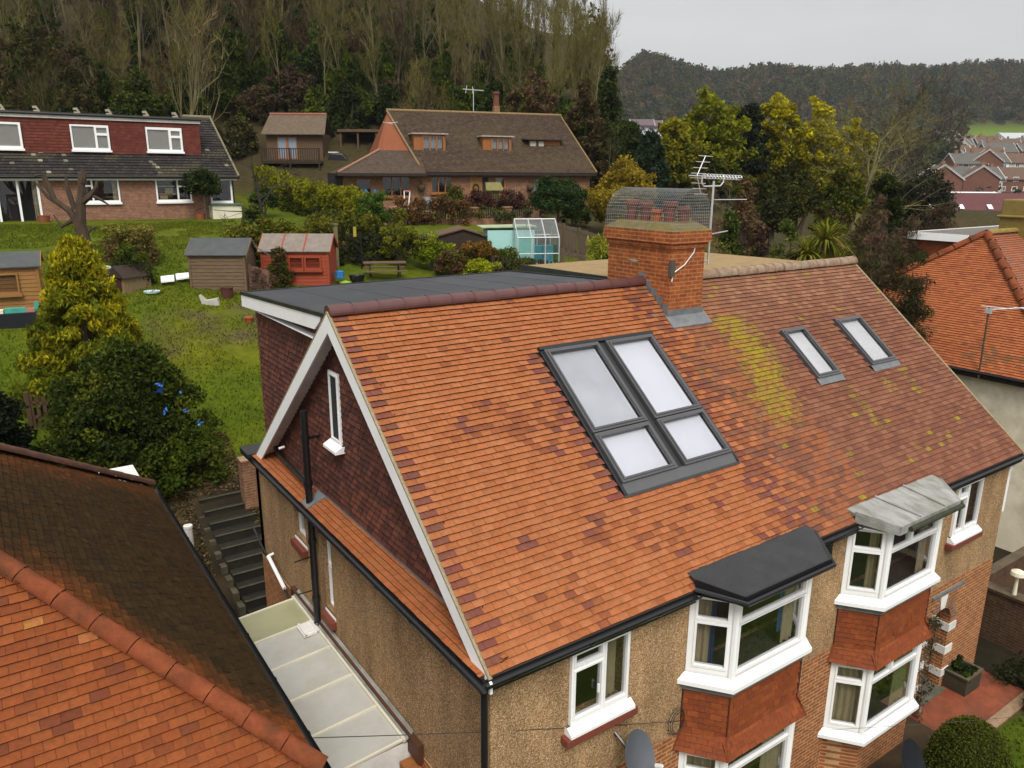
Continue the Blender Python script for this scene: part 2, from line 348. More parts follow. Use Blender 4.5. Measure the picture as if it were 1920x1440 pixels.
def make_ground():
    a = [-40+.6*i for i in range(168)]
    d = .6
    while a[-1] < 3000: d *= 1.055; a.append(a[-1]+d)
    b = [-45+.6*i for i in range(151)]; d = .6
    while b[-1] < 2200: d *= 1.075; b.append(b[-1]+d); b.insert(0, b[0]-d)
    V = []; Fc = []; C = []
    for s in a:
        for t in b:
            x, y = xy(s, t); V.append((x, y, ground_z(x, y)))
    nb = len(b)
    for i in range(len(a)-1):
        for j in range(nb-1):
            k = i*nb+j; Fc.append((k, k+nb, k+nb+1, k+1))
    me = bpy.data.meshes.new('ground'); me.from_pydata(V, [], Fc)
    at = me.attributes.new('Col', 'FLOAT_COLOR', 'POINT')
    at.data.foreach_set('color', np.array([(*ground_col(v[0], v[1]), 1) for v in V], dtype=np.float32).ravel())
    me.polygons.foreach_set('use_smooth', [True]*len(me.polygons))
    m = M('ground', (1,1,1), .95, .35, 3.0, 8, bump=.5, bscale=9, attr=True, spec=.1)
    o = link('ground', me, m, None); o['kind'] = 'structure'; o['label'] = 'sloping ground of lawns, soil and woodland floor'
make_ground()
# ------------------------------------------------------------------ tile fields
def tiles(mb, O, U, V, W, H, gauge, tw, colfn, inside=None, th=.022, seed=1, gap=.003, base=.012, tail_shade=.30):
    rnd = random.Random(seed); O, U, V = Vector(O), Vector(U).normalized(), Vector(V).normalized(); N = U.cross(V)
    n = int(math.ceil(H/gauge-1e-6)); gauge = H/n; m = int(math.ceil(W/tw))+1
    for i in range(n):
        v0 = i*gauge; off = (-.5*tw if i % 2 else 0)
        for j in range(m+1):
            u0 = max(0, off+j*tw); u1 = min(W, off+(j+1)*tw)
            if u1-u0 < .03: continue
            if inside and not inside((u0+u1)/2, v0+gauge/2): continue
            c = colfn((u0+u1)/2, v0+gauge/2, i, j, rnd)
            g = gap/2; ja, jb = rnd.uniform(-.003,.004), rnd.uniform(-.003,.004); jv = rnd.uniform(-.004,.003)
            v1 = min(v0+gauge*1.12, H)
            A = O+U*(u0+g)+V*(v0+jv)+N*(base+th+ja); B = O+U*(u1-g)+V*(v0+jv)+N*(base+th+jb)
            Cc = O+U*(u1-g)+V*v1+N*(base*.6+jb*.3); D = O+U*(u0+g)+V*v1+N*(base*.6+ja*.3)
            A2 = A-N*th; B2 = B-N*th
            mb.poly((A, B, Cc, D), c); mb.poly((A2, B2, B, A), tuple(x*tail_shade for x in c[:3]))  # tail faces painted darker, putting the course shadow lines into the colour
def pick(rnd, opts):
    r = rnd.random()
    for p, c in opts:
        if r < p: q = rnd.uniform(.93,1.07); return tuple(x*q for x in c)
        r -= p
    return opts[-1][1]
OR1, OR2, OR3 = (.400,.136,.050), (.420,.151,.060), (.372,.122,.043)
PLUM, BRIN, DKB = (.205,.070,.050), (.295,.092,.038), (.250,.080,.037)
OLD1, OLD2, OLD3 = (.235,.092,.052), (.265,.112,.064), (.195,.075,.045)
LICH = (.40,.29,.012)
KS = 3.61/4.411; AS = math.atan(KS); CA, SA = math.cos(AS), math.sin(AS); SLEN = 5.70
def front_col(x, s, i, j, rnd):
    z = nse(x*.55, s*.75, 7); z2 = nse(x*1.5, s*1.6, 11)
    # boundary between new and old tiling
    bnd = 6.05+.25*nse(s*1.2, 2.2)+.45*sst(3.8, 5, s)
    w = sst(bnd-.5, bnd+.8, x+.5*z2)
    if rnd.random() > w:
        k = .012+.42*sst(.12, .45, z+.25*z2)*sst(4.3,3.2,s)*sst(1.0,2.2,x+.25*s)
        k += .34*sst(2.6, .8, s)*sst(-.15,.4,z2)*sst(.6,2.0,x)
        k += .12*sst(5.0,6.0,x)
        if x < .26 and i % 2 == 1: return tuple(v*rnd.uniform(.9,1.1) for v in PLUM)
        if 2.9 < x < 3.2 and 1.5 < s < 4.4 and i % 2 == 0: return tuple(v*rnd.uniform(.9,1.15) for v in PLUM)
        if 5.7 < x < 6.3 and rnd.random() < .45: return pick(rnd, [(.5,PLUM),(.5,DKB)])
        if rnd.random() < k: return pick(rnd, [(.22,PLUM),(.45,BRIN),(.33,DKB)])
        c = pick(rnd, [(.5,OR1),(.27,OR2),(.23,OR3)])
        return c
    top = sst(3.8, 5.6, s)
    c = pick(rnd, [(.45,OLD1),(.3,lerp(OLD2,(.34,.17,.09),top)),(.25,OLD3)])
    if z2 > .1 and rnd.random() < .5: c = lerp(c, (.15,.062,.042), .5)
    if x < 8.2 and rnd.random() < .5: c = lerp(c, OR3, .55)
    c = lerp(c, (.32,.155,.085), .5*top)
    # lichen below the chimney and below the roof windows
    cxx = itp([(1.2,7.0),(2.1,7.3),(2.7,7.65),(3.3,7.85),(4.0,7.95),(4.75,7.75)], s); d = abs(x-cxx-.15*nse(s*2, 3))
    p = sst(1.25, .05, d)*sst(1.2, 2.6, s)*sst(4.85, 4.5, s)
    p = max(p, .42*sst(1.3,.3,abs(x-6.75))*sst(1.2,3.0,s)*sst(4.6,4.0,s))
    for cx, a, b in ((9.75,1.4,2.6),(11.8,1.9,2.7),(11.0,2.0,2.6)):
        p = max(p, .8*sst(.22,.05,abs(x-cx))*sst(a-.3,a+.2,s)*sst(b,b-.1,s))
    if 5.6 < s: p = max(p, .2)
    if z2 > .05 and rnd.random() < .035: p = 1.0
    return (*c[:3], (.25+.26*p if p > .05 else 0)+.05*rnd.random())
def old_col(x, s, i, j, rnd):
    return front_col(max(x, 9.2), s, i, j, rnd)
def hung_dark(x, s, i, j, rnd):
    z = nse(x*.9, s*1.3, 21)
    return pick(rnd, [(.4,(.150,.054,.038)),(.3,(.108,.042,.032)),(.3,(.185,.066,.042) if z > .1 else (.092,.038,.030))])
def hung_red(x, s, i, j, rnd):
    return pick(rnd, [(.5,(.27,.068,.022)),(.3,(.24,.06,.024)),(.2,(.30,.08,.026))])
# ------------------------------------------------------------------ windows
def curtain(mb, u0, u1, v0, v1, n, col=(1,1,1), amp=.025, waves=None):
    k = max(6, int((u1-u0)/.018)); waves = waves or max(2, int((u1-u0)/.10))
    for i in range(k):
        a, b = i/k, (i+1)/k
        za, zb = n+amp*math.sin(a*waves*2*math.pi), n+amp*math.sin(b*waves*2*math.pi)
        ua, ub = u0+(u1-u0)*a, u0+(u1-u0)*b
        mb.poly([(ua,v0,za),(ub,v0,zb),(ub,v1,zb),(ua,v1,za)], col)
def window(root, F, w, h, panes, name='window', mat=None, gm=None, depth=.07, n=0, sill=.09, curts=(), back=False, handle=None, sash=.028, sillname='sill', frame_col=None, silld=.10, cover=0):
    """panes: (u0,u1,v0,v1) openings in a frame plate w x h; curts: (u0,u1,v0,v1,mat)"""
    mat = mat or WHT
    mb = MB(F); mb.plate(0, w, 0, h, panes, n-depth, n)
    for p in panes:
        mb.plate(p[0]-sash, p[1]+sash, p[2]-sash, p[3]+sash, [p], n+.001, n+.014)
    fr = mb.build(name, mat, root)
    g = MB(F)
    for p in panes: g.box(p[0]-.01, p[1]+.01, p[2]-.01, p[3]+.01, n-.035, n-.025)
    g.build('pane', gm or GLS, fr)
    if back:
        MB(F).box(0, w, 0, h, n-depth-.06, n-depth-.05).build('recess', DARKIN, fr)
    if sill:
        q = MB(F); q.poly([(-.06,-.075,n+silld),(w+.06,-.075,n+silld),(w+.06,-.0,n),(-.06,-.0,n)]); q.poly([(-.06,-.12,n+silld),(w+.06,-.12,n+silld),(w+.06,-.075,n+silld),(-.06,-.075,n+silld)])
        q.poly([(-.06,-.12,n-.05),(-.06,-.12,n+silld),(-.06,-.075,n+silld),(-.06,0,n),(-.06,0,n-.05)]); q.poly([(w+.06,-.12,n-.05),(w+.06,0,n-.05),(w+.06,0,n),(w+.06,-.075,n+silld),(w+.06,-.12,n+silld)])
        q.poly([(-.06,-.12,n-.05),(w+.06,-.12,n-.05),(w+.06,-.12,n+silld),(-.06,-.12,n+silld)])
        q.build(sillname, mat, fr)
    if handle:
        MB(F).box(handle[0]-.012, handle[0]+.012, handle[1]-.06, handle[1]+.06, n+.012, n+.04).build('handle', WHT, fr)
    for k, c in enumerate(curts):
        q = MB(F); curtain(q, c[0], c[1], c[2], c[3], n-.16-.012*k); q.build('curtain', c[4], fr)
    return fr
# ------------------------------------------------------------------ the pair of houses
GZ = -5.2
HL = empty('semi_detached_house', (3.3, 4.4, GZ), 'pebble-dashed house whose orange roof has a grey flat-topped dormer behind and four big roof windows', 'house')
HR = empty('semi_detached_house', (10, 4.4, GZ), 'pebble-dashed house whose weathered brown roof has yellow lichen and two narrow roof windows', 'house')
PW = 6.716
def wallF(x0): return plane((x0, .15, 0), (1,0,0), (0,-1,0))
BC1, BC2 = 4.775, 13.432-4.775
# front walls (u = x-x0)
bayL = (BC1-1.2, BC1+1.2); bayR = (BC2-1.2, BC2+1.2)
ZB = -2.5
for root, x0, x1, hol, low in ((HL, .1, PW-.002, [(1.32,2.33,-1.36,-.25), (*bayL,-1.5,-.12)], [(*bayL,-4.2,-2.72)]),
                               (HR, PW+.002, 13.332, [(11.10,12.112,-1.36,-.25), (*bayR,-1.5,-.12)], [(*bayR,-4.2,-2.72), (10.84,11.74,-5.4,-3.02)])):
    mb = MB(plane((0,.15,0),(1,0,0),(0,-1,0)))
    mb.plate(x0, x1, ZB, -.10, hol, -.22, 0)
    if root is HL:
        m2 = MB(lambda p: p)
        # side wall with two window openings and the rear wall
        sd = MB(plane((.1,0,0),(0,-1,0),(-1,0,0)))   # u = -y
        sd.plate(-9.43, -.37, -2.55, -.06, [(-5.56,-5.20,-1.90,-.28), (-7.0,-6.45,-1.05,-.28)], -.22, 0)
        mb.v += []; 
        for f, c in zip(sd.f, sd.c): mb.f.append([k+len(mb.v) for k in f]); mb.c.append(c)
        mb.v += sd.v
    else:
        k0 = len(mb.v); q = MB().box(13.11, 13.33, .37, 9.43, -5.4, -.06)
        for f, c in zip(q.f, q.c): mb.f.append([k+k0 for k in f]); mb.c.append(c)
        mb.v += q.v
    k0 = len(mb.v); q = MB().box(x0, x1, 9.21, 9.43, -5.4, -.06)
    for f, c in zip(q.f, q.c): mb.f.append([k+k0 for k in f]); mb.c.append(c)
    mb.v += q.v
    mb.build('wall', PEB, root)
    bb = MB(plane((0,.15,0),(1,0,0),(0,-1,0))); bb.plate(x0, x1, -5.5, ZB-.004, low, -.22, .012)
    if root is HL:
        k0 = len(bb.v); q = MB().box(.1-.012, .32, .372, 9.43, -5.4, -2.555)
        for f, c in zip(q.f, q.c): bb.f.append([k+k0 for k in f]); bb.c.append(c)
        bb.v += q.v
    if root is HR:   # arch: fill the square opening's spandrels, with a ring of brick
        for k in range(10):
            a0, a1 = math.pi*k/10, math.pi*(k+1)/10
            pa = (11.29+.45*math.cos(a0), -3.5+.45*math.sin(a0)); pb = (11.29+.45*math.cos(a1), -3.5+.45*math.sin(a1))
        F = bb.F
    bb.build('brick_wall', BRK, root)
    # hidden inside: floors and a dark back room so that windows look into dark rooms
    MB().box(x0+.25, x1-.05, 2.9, 3.0, -5.2, -.1).box(x0+.25, x1-.05, .4, 2.9, -2.75, -2.65).build('room_partition', M('inner_wall', (.16,.15,.13)), root)
# front windows
def FW(x, z): return plane((x, .15-.05, z), (1,0,0), (0,-1,0))
w1 = window(HL, FW(1.32,-1.36), 1.01, 1.11, [(.06,.50,.10,.80),(.06,.50,.90,1.05),(.58,.95,.10,1.05)], sill=.1, curts=[(.74,.90,.05,1.08,CURT),(.66,.76,.05,1.08,CURB)], handle=(.44,.42))
w2 = window(HR, FW(11.10,-1.36), 1.01, 1.11, [(.07,.36,.10,.78),(.07,.36,.88,1.05),(.44,.95,.10,1.05)], sill=.1, curts=[(.05,.2,.05,1.08,CURT)])
for root, x, fr in ((HL,1.32,w1),(HR,11.10,w2)):
    MB().box(x-.12, x+1.13, -.0, .16, -1.60, -1.485).build('tile_sill', SILL, fr, bevel=.01)
# side windows of the left house
for y1, y0, z0, z1 in ((5.56,5.20,-1.90,-.28),(7.0,6.45,-1.05,-.28)):
    F = plane((.1+.08, y1, z0), (0,-1,0), (-1,0,0)); w = y1-y0; h = z1-z0
    ps = [(.05,w-.05,.06,h*.48),(.05,w-.05,h*.53,h-.05)] if h > 1 else [(.05,w-.05,.06,h-.05)]
    q = window(HL, F, w, h, ps, sill=.09, silld=.09)
    MB().box(.0, .105, y0-.07, y1+.07, z0-.26, z0-.13).build('tile_sill', SILL, q)
# ---------------- bays
def bay(root, bc, upper, lead, lower_curt, split):
    hw, fw, yf = 1.26, .83, -.36
    def poly(e=0, y=0): return [(bc-hw-e,.14),(bc-fw-e*.7,yf-e),(bc+fw+e*.7,yf-e),(bc+hw+e,.14)]
    def faces():
        P = poly(); out = []
        for a, b in ((P[0],P[1]),(P[1],P[2]),(P[2],P[3])):
            U = Vector((b[0]-a[0], b[1]-a[1], 0)); L = U.length; U.normalize(); N = Vector((U.y, -U.x, 0))
            out.append((a, U, N, L))
        return out
    b = MB()
    # storey by storey
    made = []
    for lvl, (z0, z1) in enumerate(((-1.45,-.08),(-4.2,-2.74))):
        h = z1-z0
        fr = MB(); gl = MB(); subs = []
        for k, (a, U, N, L) in enumerate(faces()):
            F = plane((a[0], a[1], z0), U, N); m = MB(F)
            tr = .47 if lvl == 0 else .40
            if k != 1:
                ps = [(.12,L-.12,.17,h-tr-.045),(.12,L-.12,h-tr+.045,h-.12)]
            else:
                sp = [] 
                ps = [(.09,L-.09,.10,h-tr-.03)]
                ps += [(.09,split*L-.04,h-tr+.03,h-.05),(split*L+.04,L-.09,h-tr+.03,h-.05)] if (split and (lvl == 0 or split)) else [(.09,L-.09,h-tr+.03,h-.05)]
            m.plate(0, L, 0, h, ps, -.07, 0)
            for p in ps: m.plate(p[0]-.035, p[1]+.035, p[2]-.035, p[3]+.035, [p], .001, .016)
            g = MB(F)
            for p in ps: g.box(p[0]-.01, p[1]+.01, p[2]-.01, p[3]+.01, -.035, -.027)
            for src, dst in ((m, fr), (g, gl)):
                k0 = len(dst.v); dst.v += src.v; dst.f += [[i+k0 for i in f] for f in src.f]; dst.c += src.c
            cu = []
            if lvl == 0 and not lead:
                if k == 0: cu = [(.10,.33,.06,h-.1,CURT),(.31,.38,.06,h-.1,CURB)]
                if k == 1: cu = [(L-.38,L-.10,.06,h-.1,CURT),(L-.50,L-.36,.3,h-.1,CURB)]
            elif lvl == 0:
                if k == 0: cu = [(L-.28,L-.13,.06,h-.1,CURT)]
                if k == 1: cu = [(L-.35,L-.08,.06,h-.1,CURT),(.04,.16,.06,h-.1,CURT)]
            else:
                if k == 0: cu = [(.1,L-.1,.06,h-.08,CURT)]
                if k == 1: cu = [(L-.55,L-.06,.06,h-.06,M('green_curtain',(.30,.33,.14),.85,.15,6) if lead else CURT)]
            for c in cu:
                q = MB(F); curtain(q, c[0], c[1], c[2], c[3], -.14); subs.append((q, c[4]))
        # corner posts
        for (px, py) in poly()[1:3]: fr.tube([(px, py+.01, z0), (px, py+.01, z1)], .055, 8)
        f = fr.build('bay_window', WHT, root); gl.build('pane', GLS, f)
        for q, mt in subs: q.build('curtain', mt, f)
        # sill: sloping top
        sb = MB(); A, B = poly(.02), poly(.13)
        B[0] = (bc-hw-.15,.145); B[3] = (bc+hw+.15,.145)
        for i in range(3):
            sb.poly([(*B[i],z0-.06),(*B[i+1],z0-.06),(*A[i+1],z0+.03),(*A[i],z0+.03)])
            sb.poly([(*B[i],z0-.13),(*B[i+1],z0-.13),(*B[i+1],z0-.06),(*B[i],z0-.06)])
        sb.poly([(*p,z0-.13) for p in B][::-1]); sb.poly([(*A[0],z0+.03),(*B[0],z0-.06),(*B[0],z0-.13),(*A[0],z0-.13)]); sb.poly([(*A[3],z0+.03),(*A[3],z0-.13),(*B[3],z0-.13),(*B[3],z0-.06)])
        sb.build('sill', WHT, f)
        # ceiling and floor of the bay
        MB().prism([(p[0], p[1]+.10, z0-.02) for p in poly(-.06)], (0,0,.03)).build('window_board', M('brown_board',(.06,.055,.045),.6), f)
        if lvl == 0: made.append(f)
    # tile-hung apron between storeys, flared at the foot, with lead under the sill
    ld = MB(); A = poly(.055)
    for i in range(3):
        ld.poly([(*A[i],-1.70),(*A[i+1],-1.70),(*A[i+1],-1.57),(*A[i],-1.57)])
    ld.build('lead_apron', LEAD, root)
    core = MB().prism([(*p,-2.70) for p in poly(-.005)], (0,0,1.13)); core.build('bay_core', DARKIN, root)
    tb = MB()
    P = poly(.012); Q = poly(.15)
    for i in range(3):
        a, c = P[i], P[i+1]; U = Vector((c[0]-a[0], c[1]-a[1], 0)); L = U.length
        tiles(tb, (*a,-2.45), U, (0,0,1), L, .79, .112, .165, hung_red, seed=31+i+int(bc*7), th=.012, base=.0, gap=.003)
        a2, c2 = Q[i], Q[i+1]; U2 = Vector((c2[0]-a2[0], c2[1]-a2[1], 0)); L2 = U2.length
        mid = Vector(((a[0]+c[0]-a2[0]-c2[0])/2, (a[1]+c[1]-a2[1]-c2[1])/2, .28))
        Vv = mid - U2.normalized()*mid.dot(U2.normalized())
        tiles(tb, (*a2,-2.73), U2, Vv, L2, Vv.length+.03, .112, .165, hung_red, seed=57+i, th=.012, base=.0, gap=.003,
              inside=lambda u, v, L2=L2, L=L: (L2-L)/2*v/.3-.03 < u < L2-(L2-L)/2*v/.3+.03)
    tb.poly([(*p,-2.735) for p in Q][::-1], (.2,.06,.03))
    for k in range(4):
        tb.tube([(*P[k],-1.62),(*P[k],-2.44)], .016, 5, col=(.10,.032,.018)); tb.tube([(*P[k],-2.43),(*Q[k],-2.735)], .022, 6, col=(.20,.055,.02))
    tb.build('tile_hanging', TILE, root)
    # brick plinth of the lower bay
    pl = MB().prism([(*p,-5.5) for p in poly(-.02)], (0,0,1.2)); pl.build('bay_plinth', BRK, root)
    # bay roof
    bk = [(bc-1.32,.30),(bc+1.48 if not lead else bc+1.42,.30)]
    fr_ = [(bc-.98,-.58),(bc+.97,-.58)]
    zb, zf = (.20,.055)
    r = MB(); top = [(bc-1.32,.30,zb),(bc-1.32,.02,zb-.05),(fr_[0][0],fr_[0][1],zf),(fr_[1][0],fr_[1][1],zf),(bc+1.45,.02,zb-.05),(bc+1.45,.30,zb)]
    r.prism([(p[0],p[1],p[2]-.05) for p in top], (0,0,.05))
    ro = r.build('bay_roof', LEADW if lead else SLAT, root)
    fa = MB(); e = [(p[0],p[1],p[2]) for p in top[1:5]]
    for (a, c) in zip(e, e[1:]):
        dv = Vector((c[0]-a[0], c[1]-a[1], 0)).normalized(); nn = Vector((dv.y, -dv.x, 0))*.012
        fa.prism([(a[0]+nn.x,a[1]+nn.y,a[2]+.008),(c[0]+nn.x,c[1]+nn.y,c[2]+.008),(c[0]+nn.x,c[1]+nn.y,c[2]-.15),(a[0]+nn.x,a[1]+nn.y,a[2]-.15)], tuple(nn*-2.2))
    fa.build('fascia', BLK if not lead else LEADW, ro)
    MB().prism([(p[0]*.98+bc*.02,p[1]*.97,-.10) for p in top], (0,0,.012)).build('soffit', BLK if not lead else WHTD, ro)
    if lead:
        rl = MB()
        for xa, xb in ((-.46,-.30),(.44,.48)): MB().tube([(bc+xa,.2,zb+.0),(bc+xb,-.56,zf+.02),(bc+xb,-.60,zf-.08)], .022, 8).build('lead_roll', LEADW, ro)
        rl.tube([(bc-1.3,.04,zb-.02),(fr_[0][0],-.56,zf+.01)], .018, 6)
        rl.build('lead_roll', LEADW, ro)
        gt = MB().tube([(bc-.75,-.64,-.02),(bc+.95,-.64,-.02),(bc+1.45,-.10,-.02)], .045, 8); gt.build('gutter', M('mossy_gutter',(.04,.045,.025),.8,.5,10), ro)
    else:
        MB().tube([(bc-1.36,-.02,.02),(bc-.99,-.63,-.03),(bc+1.0,-.63,-.03),(bc+1.48,-.05,0)], .04, 8).build('gutter', BLK, ro)
bay(HL, BC1, True, False, None, 0)
bay(HR, BC2, True, True, None, .42)
# ---------------- roof
RP = plane((0,0,0), (1,0,0), (0,-SA,CA), (0,CA,SA))
def RPn(u, v, n): return tuple(Vector((1,0,0))*u + Vector((0,CA,SA))*v + Vector((0,-SA,CA))*n)
def RQ(p): return RPn(*p)
W1 = 6.552
SKY = [(3.165,5.70,1.596,4.475)]
VEL = [(9.0,9.82,2.64,4.02),(10.89,11.88,2.66,4.06)]
def clear(x, s):
    if any(a < x < b and c < s < d for a, b, c, d in SKY+VEL): return False
    if 6.42 < x < 7.28 and s > 4.76: return False
    return True
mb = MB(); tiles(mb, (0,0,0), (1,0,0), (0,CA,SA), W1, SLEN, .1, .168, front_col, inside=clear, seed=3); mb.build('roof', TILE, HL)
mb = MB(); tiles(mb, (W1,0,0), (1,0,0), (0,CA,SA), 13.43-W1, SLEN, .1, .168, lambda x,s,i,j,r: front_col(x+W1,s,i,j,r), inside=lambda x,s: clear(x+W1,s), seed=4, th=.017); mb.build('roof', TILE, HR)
DK = M('roof_underlay', (.05,.03,.02))
for root, x0, x1, hol in ((HL,.0,W1,[(3.3,5.6,1.75,4.4)]),(HR,W1,13.43,[(9.05,9.77,2.75,3.97),(10.95,11.82,2.77,4.0)])):
    d = MB(RQ); d.plate(x0, x1, -.02, SLEN, hol, -.10, 0)
    d.prism([(x0,SLEN*2*CA,0)]*0 or [(x0,.0,-.11),(x1,.0,-.11),(x1,.01,-.11),(x0,.01,-.11)], (0,0,.01))
    d.build('roof_deck', DK, root)
    r = MB(); y0, z0 = 4.411, 3.61
    x1b = .32 if root is HL else 13.43; x0b = 0 if root is HL else 13.1
    r.prism([(x0b,y0,z0-.01),(x0b,8.83,-.0),(x0b,8.83,-.10),(x0b,y0,z0-.11)], (x1b-x0b,0,0), (.22,.10,.06)); r.build('rear_roof', TILED, root)
# ridge tiles
def ridge(root, x0, x1, n, mat, r=.125, z=3.60, name='ridge_tiles'):
    mb = MB(); rnd = random.Random(5); L = (x1-x0)/n
    for k in range(n):
        a = x0+k*L; dz = rnd.uniform(-.006,.006)
        mb.tube([(a,4.411,z+dz),(a+L-.012,4.411,z+dz+.004)], r, 12, arc=(-math.pi*.55, math.pi*.55), up=(0,0,1), cap=False)
        mb.tube([(a+L-.05,4.411,z+dz),(a+L-.008,4.411,z+dz)], r+.012, 12, arc=(-math.pi*.55, math.pi*.55), up=(0,0,1), cap=False)
    mb.poly([(x0+.002,4.411+r*math.sin(t)*1.0,z+r*math.cos(t)) for t in [math.pi*(k/8-.5)*1.1 for k in range(9)]])
    mb.poly([(x1-.002,4.411+r*math.sin(t)*1.0,z+r*math.cos(t)) for t in [math.pi*(k/8-.5)*1.1 for k in range(9)]])
    return mb.build(name, mat, root)
ridge(HL, -.02, 6.42, 15, RIDGE); ridge(HR, 7.28, 13.44, 20, RIDGEO, .135)
# verges, barge boards, soffits of the left gable
bg = MB(); sf = MB(); vg = MB()
for sgn in (1, -1):
    def Y(t): return t if sgn > 0 else 8.822-t
    L = [(-.03,-.08),(4.411,3.58)]
    a = [(-.035,Y(-.06),KS*-.06-.015),(-.035,Y(4.411),3.61-.015),(-.035,Y(4.411),3.61-.30),(-.035,Y(.10),-.20+KS*.0),(-.035,Y(-.06),-.20)]
    bg.prism(a if sgn > 0 else a[::-1], (.035,0,0))
    b = [(0.002,Y(.02),KS*.02-.17),(0.002,Y(4.411),3.61-.17),(.285,Y(4.411),3.61-.17),(.285,Y(.02),KS*.02-.17)]
    sf.prism(b if sgn < 0 else b[::-1], (0,0,.02))
    vg.tube([(-.012,Y(-.03),KS*-.03+.0),(-.012,Y(4.411),3.62)], .028, 6)
bo = bg.build('bargeboard', WHT, HL); sf.build('soffit', WHTD, bo); vg.build('verge', MORT, HL)
MB().tube([(13.44,-.03,0),(13.44,4.411,3.62)], .03, 6).build('verge', MORT, HR)
# tile-hung gable wall with its slit window
gb = MB(); gb.prism([(.30,8.72,-.05),(.30,.10,-.05),(.30,4.411,3.55)], (.15,0,0), (.03,.015,.012))
def gin(u, v):
    y = 8.72-u; z = v+.08
    if 4.86 < y < 5.08 and 1.46 < z < 2.47: return False
    return z < KS*min(y, 8.822-y)-.06
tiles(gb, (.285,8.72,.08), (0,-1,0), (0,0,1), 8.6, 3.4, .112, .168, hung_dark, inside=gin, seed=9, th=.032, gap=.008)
gb.build('gable_wall', TILE, HL)
gw = window(HL, plane((.222,5.17,1.36),(0,-1,0),(-1,0,0)), .41, 1.19, [(.055,.355,.06,1.13)], depth=.03, back=False, sill=.1, silld=.13)
MB().box(.236,.240,4.80,5.13,1.4,2.52).build('recess', DARKIN, gw)
# skirt roof below the gable, with lead flashing
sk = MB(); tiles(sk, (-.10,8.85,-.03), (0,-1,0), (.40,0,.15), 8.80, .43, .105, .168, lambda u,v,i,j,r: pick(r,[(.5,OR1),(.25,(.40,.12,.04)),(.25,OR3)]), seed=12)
sk.prism([(-.09,8.85,-.05),(.30,8.85,.10),(.30,.06,.10),(-.09,.06,-.05)], (0,0,.012), (.1,.04,.02))
sk.build('skirt_roof', TILE, HL)
MB().prism([(.262,8.7,.115),(.262,.26,.115),(.285,.26,.21),(.285,8.7,.21)], (-.012,0,.004)).build('flashing', LEAD, HL)
# gutters, fascias, downpipes
def gutter(root, pts, r=.058):
    mb = MB(); mb.tube(pts, r, 10, arc=(math.pi*.5, math.pi*1.5), up=(0,0,1), cap=False); mb.tube([(p[0],p[1],p[2]) for p in pts], r*.86, 10, arc=(math.pi*.5, math.pi*1.5), up=(0,0,1), cap=False)
    n = max(2, int((Vector(pts[0])-Vector(pts[-1])).length/1.0))
    for k in range(n):
        p = Vector(pts[0]).lerp(Vector(pts[-1]), (k+.3)/n); d = (Vector(pts[-1])-Vector(pts[0])).normalized()
        mb.tube([tuple(p), tuple(p+d*.06)], r+.008, 10, arc=(math.pi*.5, math.pi*1.5), up=(0,0,1), cap=False)
    return mb.build('gutter', BLK, root)
gutter(HL, [(-.12,-.08,-.025),(3.44,-.08,-.03)]); gutter(HL, [(6.30,-.08,-.03),(6.72,-.08,-.03)])
gutter(HR, [(6.73,-.08,-.03),(7.36,-.08,-.03)]); gutter(HR, [(10.2,-.08,-.03),(13.46,-.08,-.03)])
gutter(HL, [(-.155,9.35,-.05),(-.155,-.12,-.05)])
fa = MB().box(-.095,-.07,-.02,9.3,-.19,-.035).box(-.07,3.45,-.022,.0,-.19,-.02); fa.box(-.07,.1,0,9.3,-.19,-.178); fa.box(-.07,3.4,0,.148,-.189,-.177); fa.build('fascia', BLK, HL); MB().box(6.28,6.7,-.022,.0,-.19,-.02).build('fascia', BLK, HL)
MB().box(6.71,7.4,-.022,.0,-.19,-.02).build('fascia', BLK, HR); MB().box(10.2,13.43,-.022,.0,-.19,-.02).box(10.2,13.43,0,.148,-.189,-.177).build('fascia', BLK, HR)
MB().tube([(-.03,.05,-.08),(-.03,.08,-.3),(-.03,.08,-5.2)], .045, 10).box(-.10,.05,.0,.13,-.22,-.06).build('downpipe', BLK, HL)
MB().tube([(6.45,-.08,-.08),(6.40,-.02,-.30),(6.26,.02,-.5),(6.26,.05,-.7),(6.26,.05,-5.2)], .042, 10).box(6.34,6.54,-.12,.02,-.34,-.10).build('downpipe', BLK, HL)
sp = MB().tube([(.0,5.82,1.72),(.0,5.82,-2.36)], .062, 12)
for z in (1.2,.35,-.75,-1.9): sp.tube([(.0,5.82,z),(.0,5.82,z+.09)], .076, 12)
sp.tube([(.0,5.82,-2.36),(-.06,5.78,-2.44)], .07, 10); sp.box(-.02,.28,5.80,5.84,1.2,1.24)
sp.build('soil_pipe', BLK, HL)
MB().tube([(.22,8.35,.36),(.2,8.2,.28),(.16,7.9,.25),(.10,6.3,.24),(.0,5.86,.20)], .045, 10).build('waste_pipe', BLK, HL)
MB().tube([(.17,7.55,.52),(.06,7.55,.50)], .025, 8).build('overflow_pipe', WHT, HL)
MB().tube([(.1,6.1,-1.15),(-.28,6.05,-1.15)], .014, 6).tube([(.1,6.0,-1.78),(-.3,5.95,-1.75)], .012, 6).build('overflow_pipe', BLK, HL)
sl = MB().prism([(-.10,5.66,-.02),(.24,5.66,.115),(.24,5.98,.115),(-.10,5.98,-.02)], (0,0,.035)); sl.build('pipe_slate', LEAD, HL)
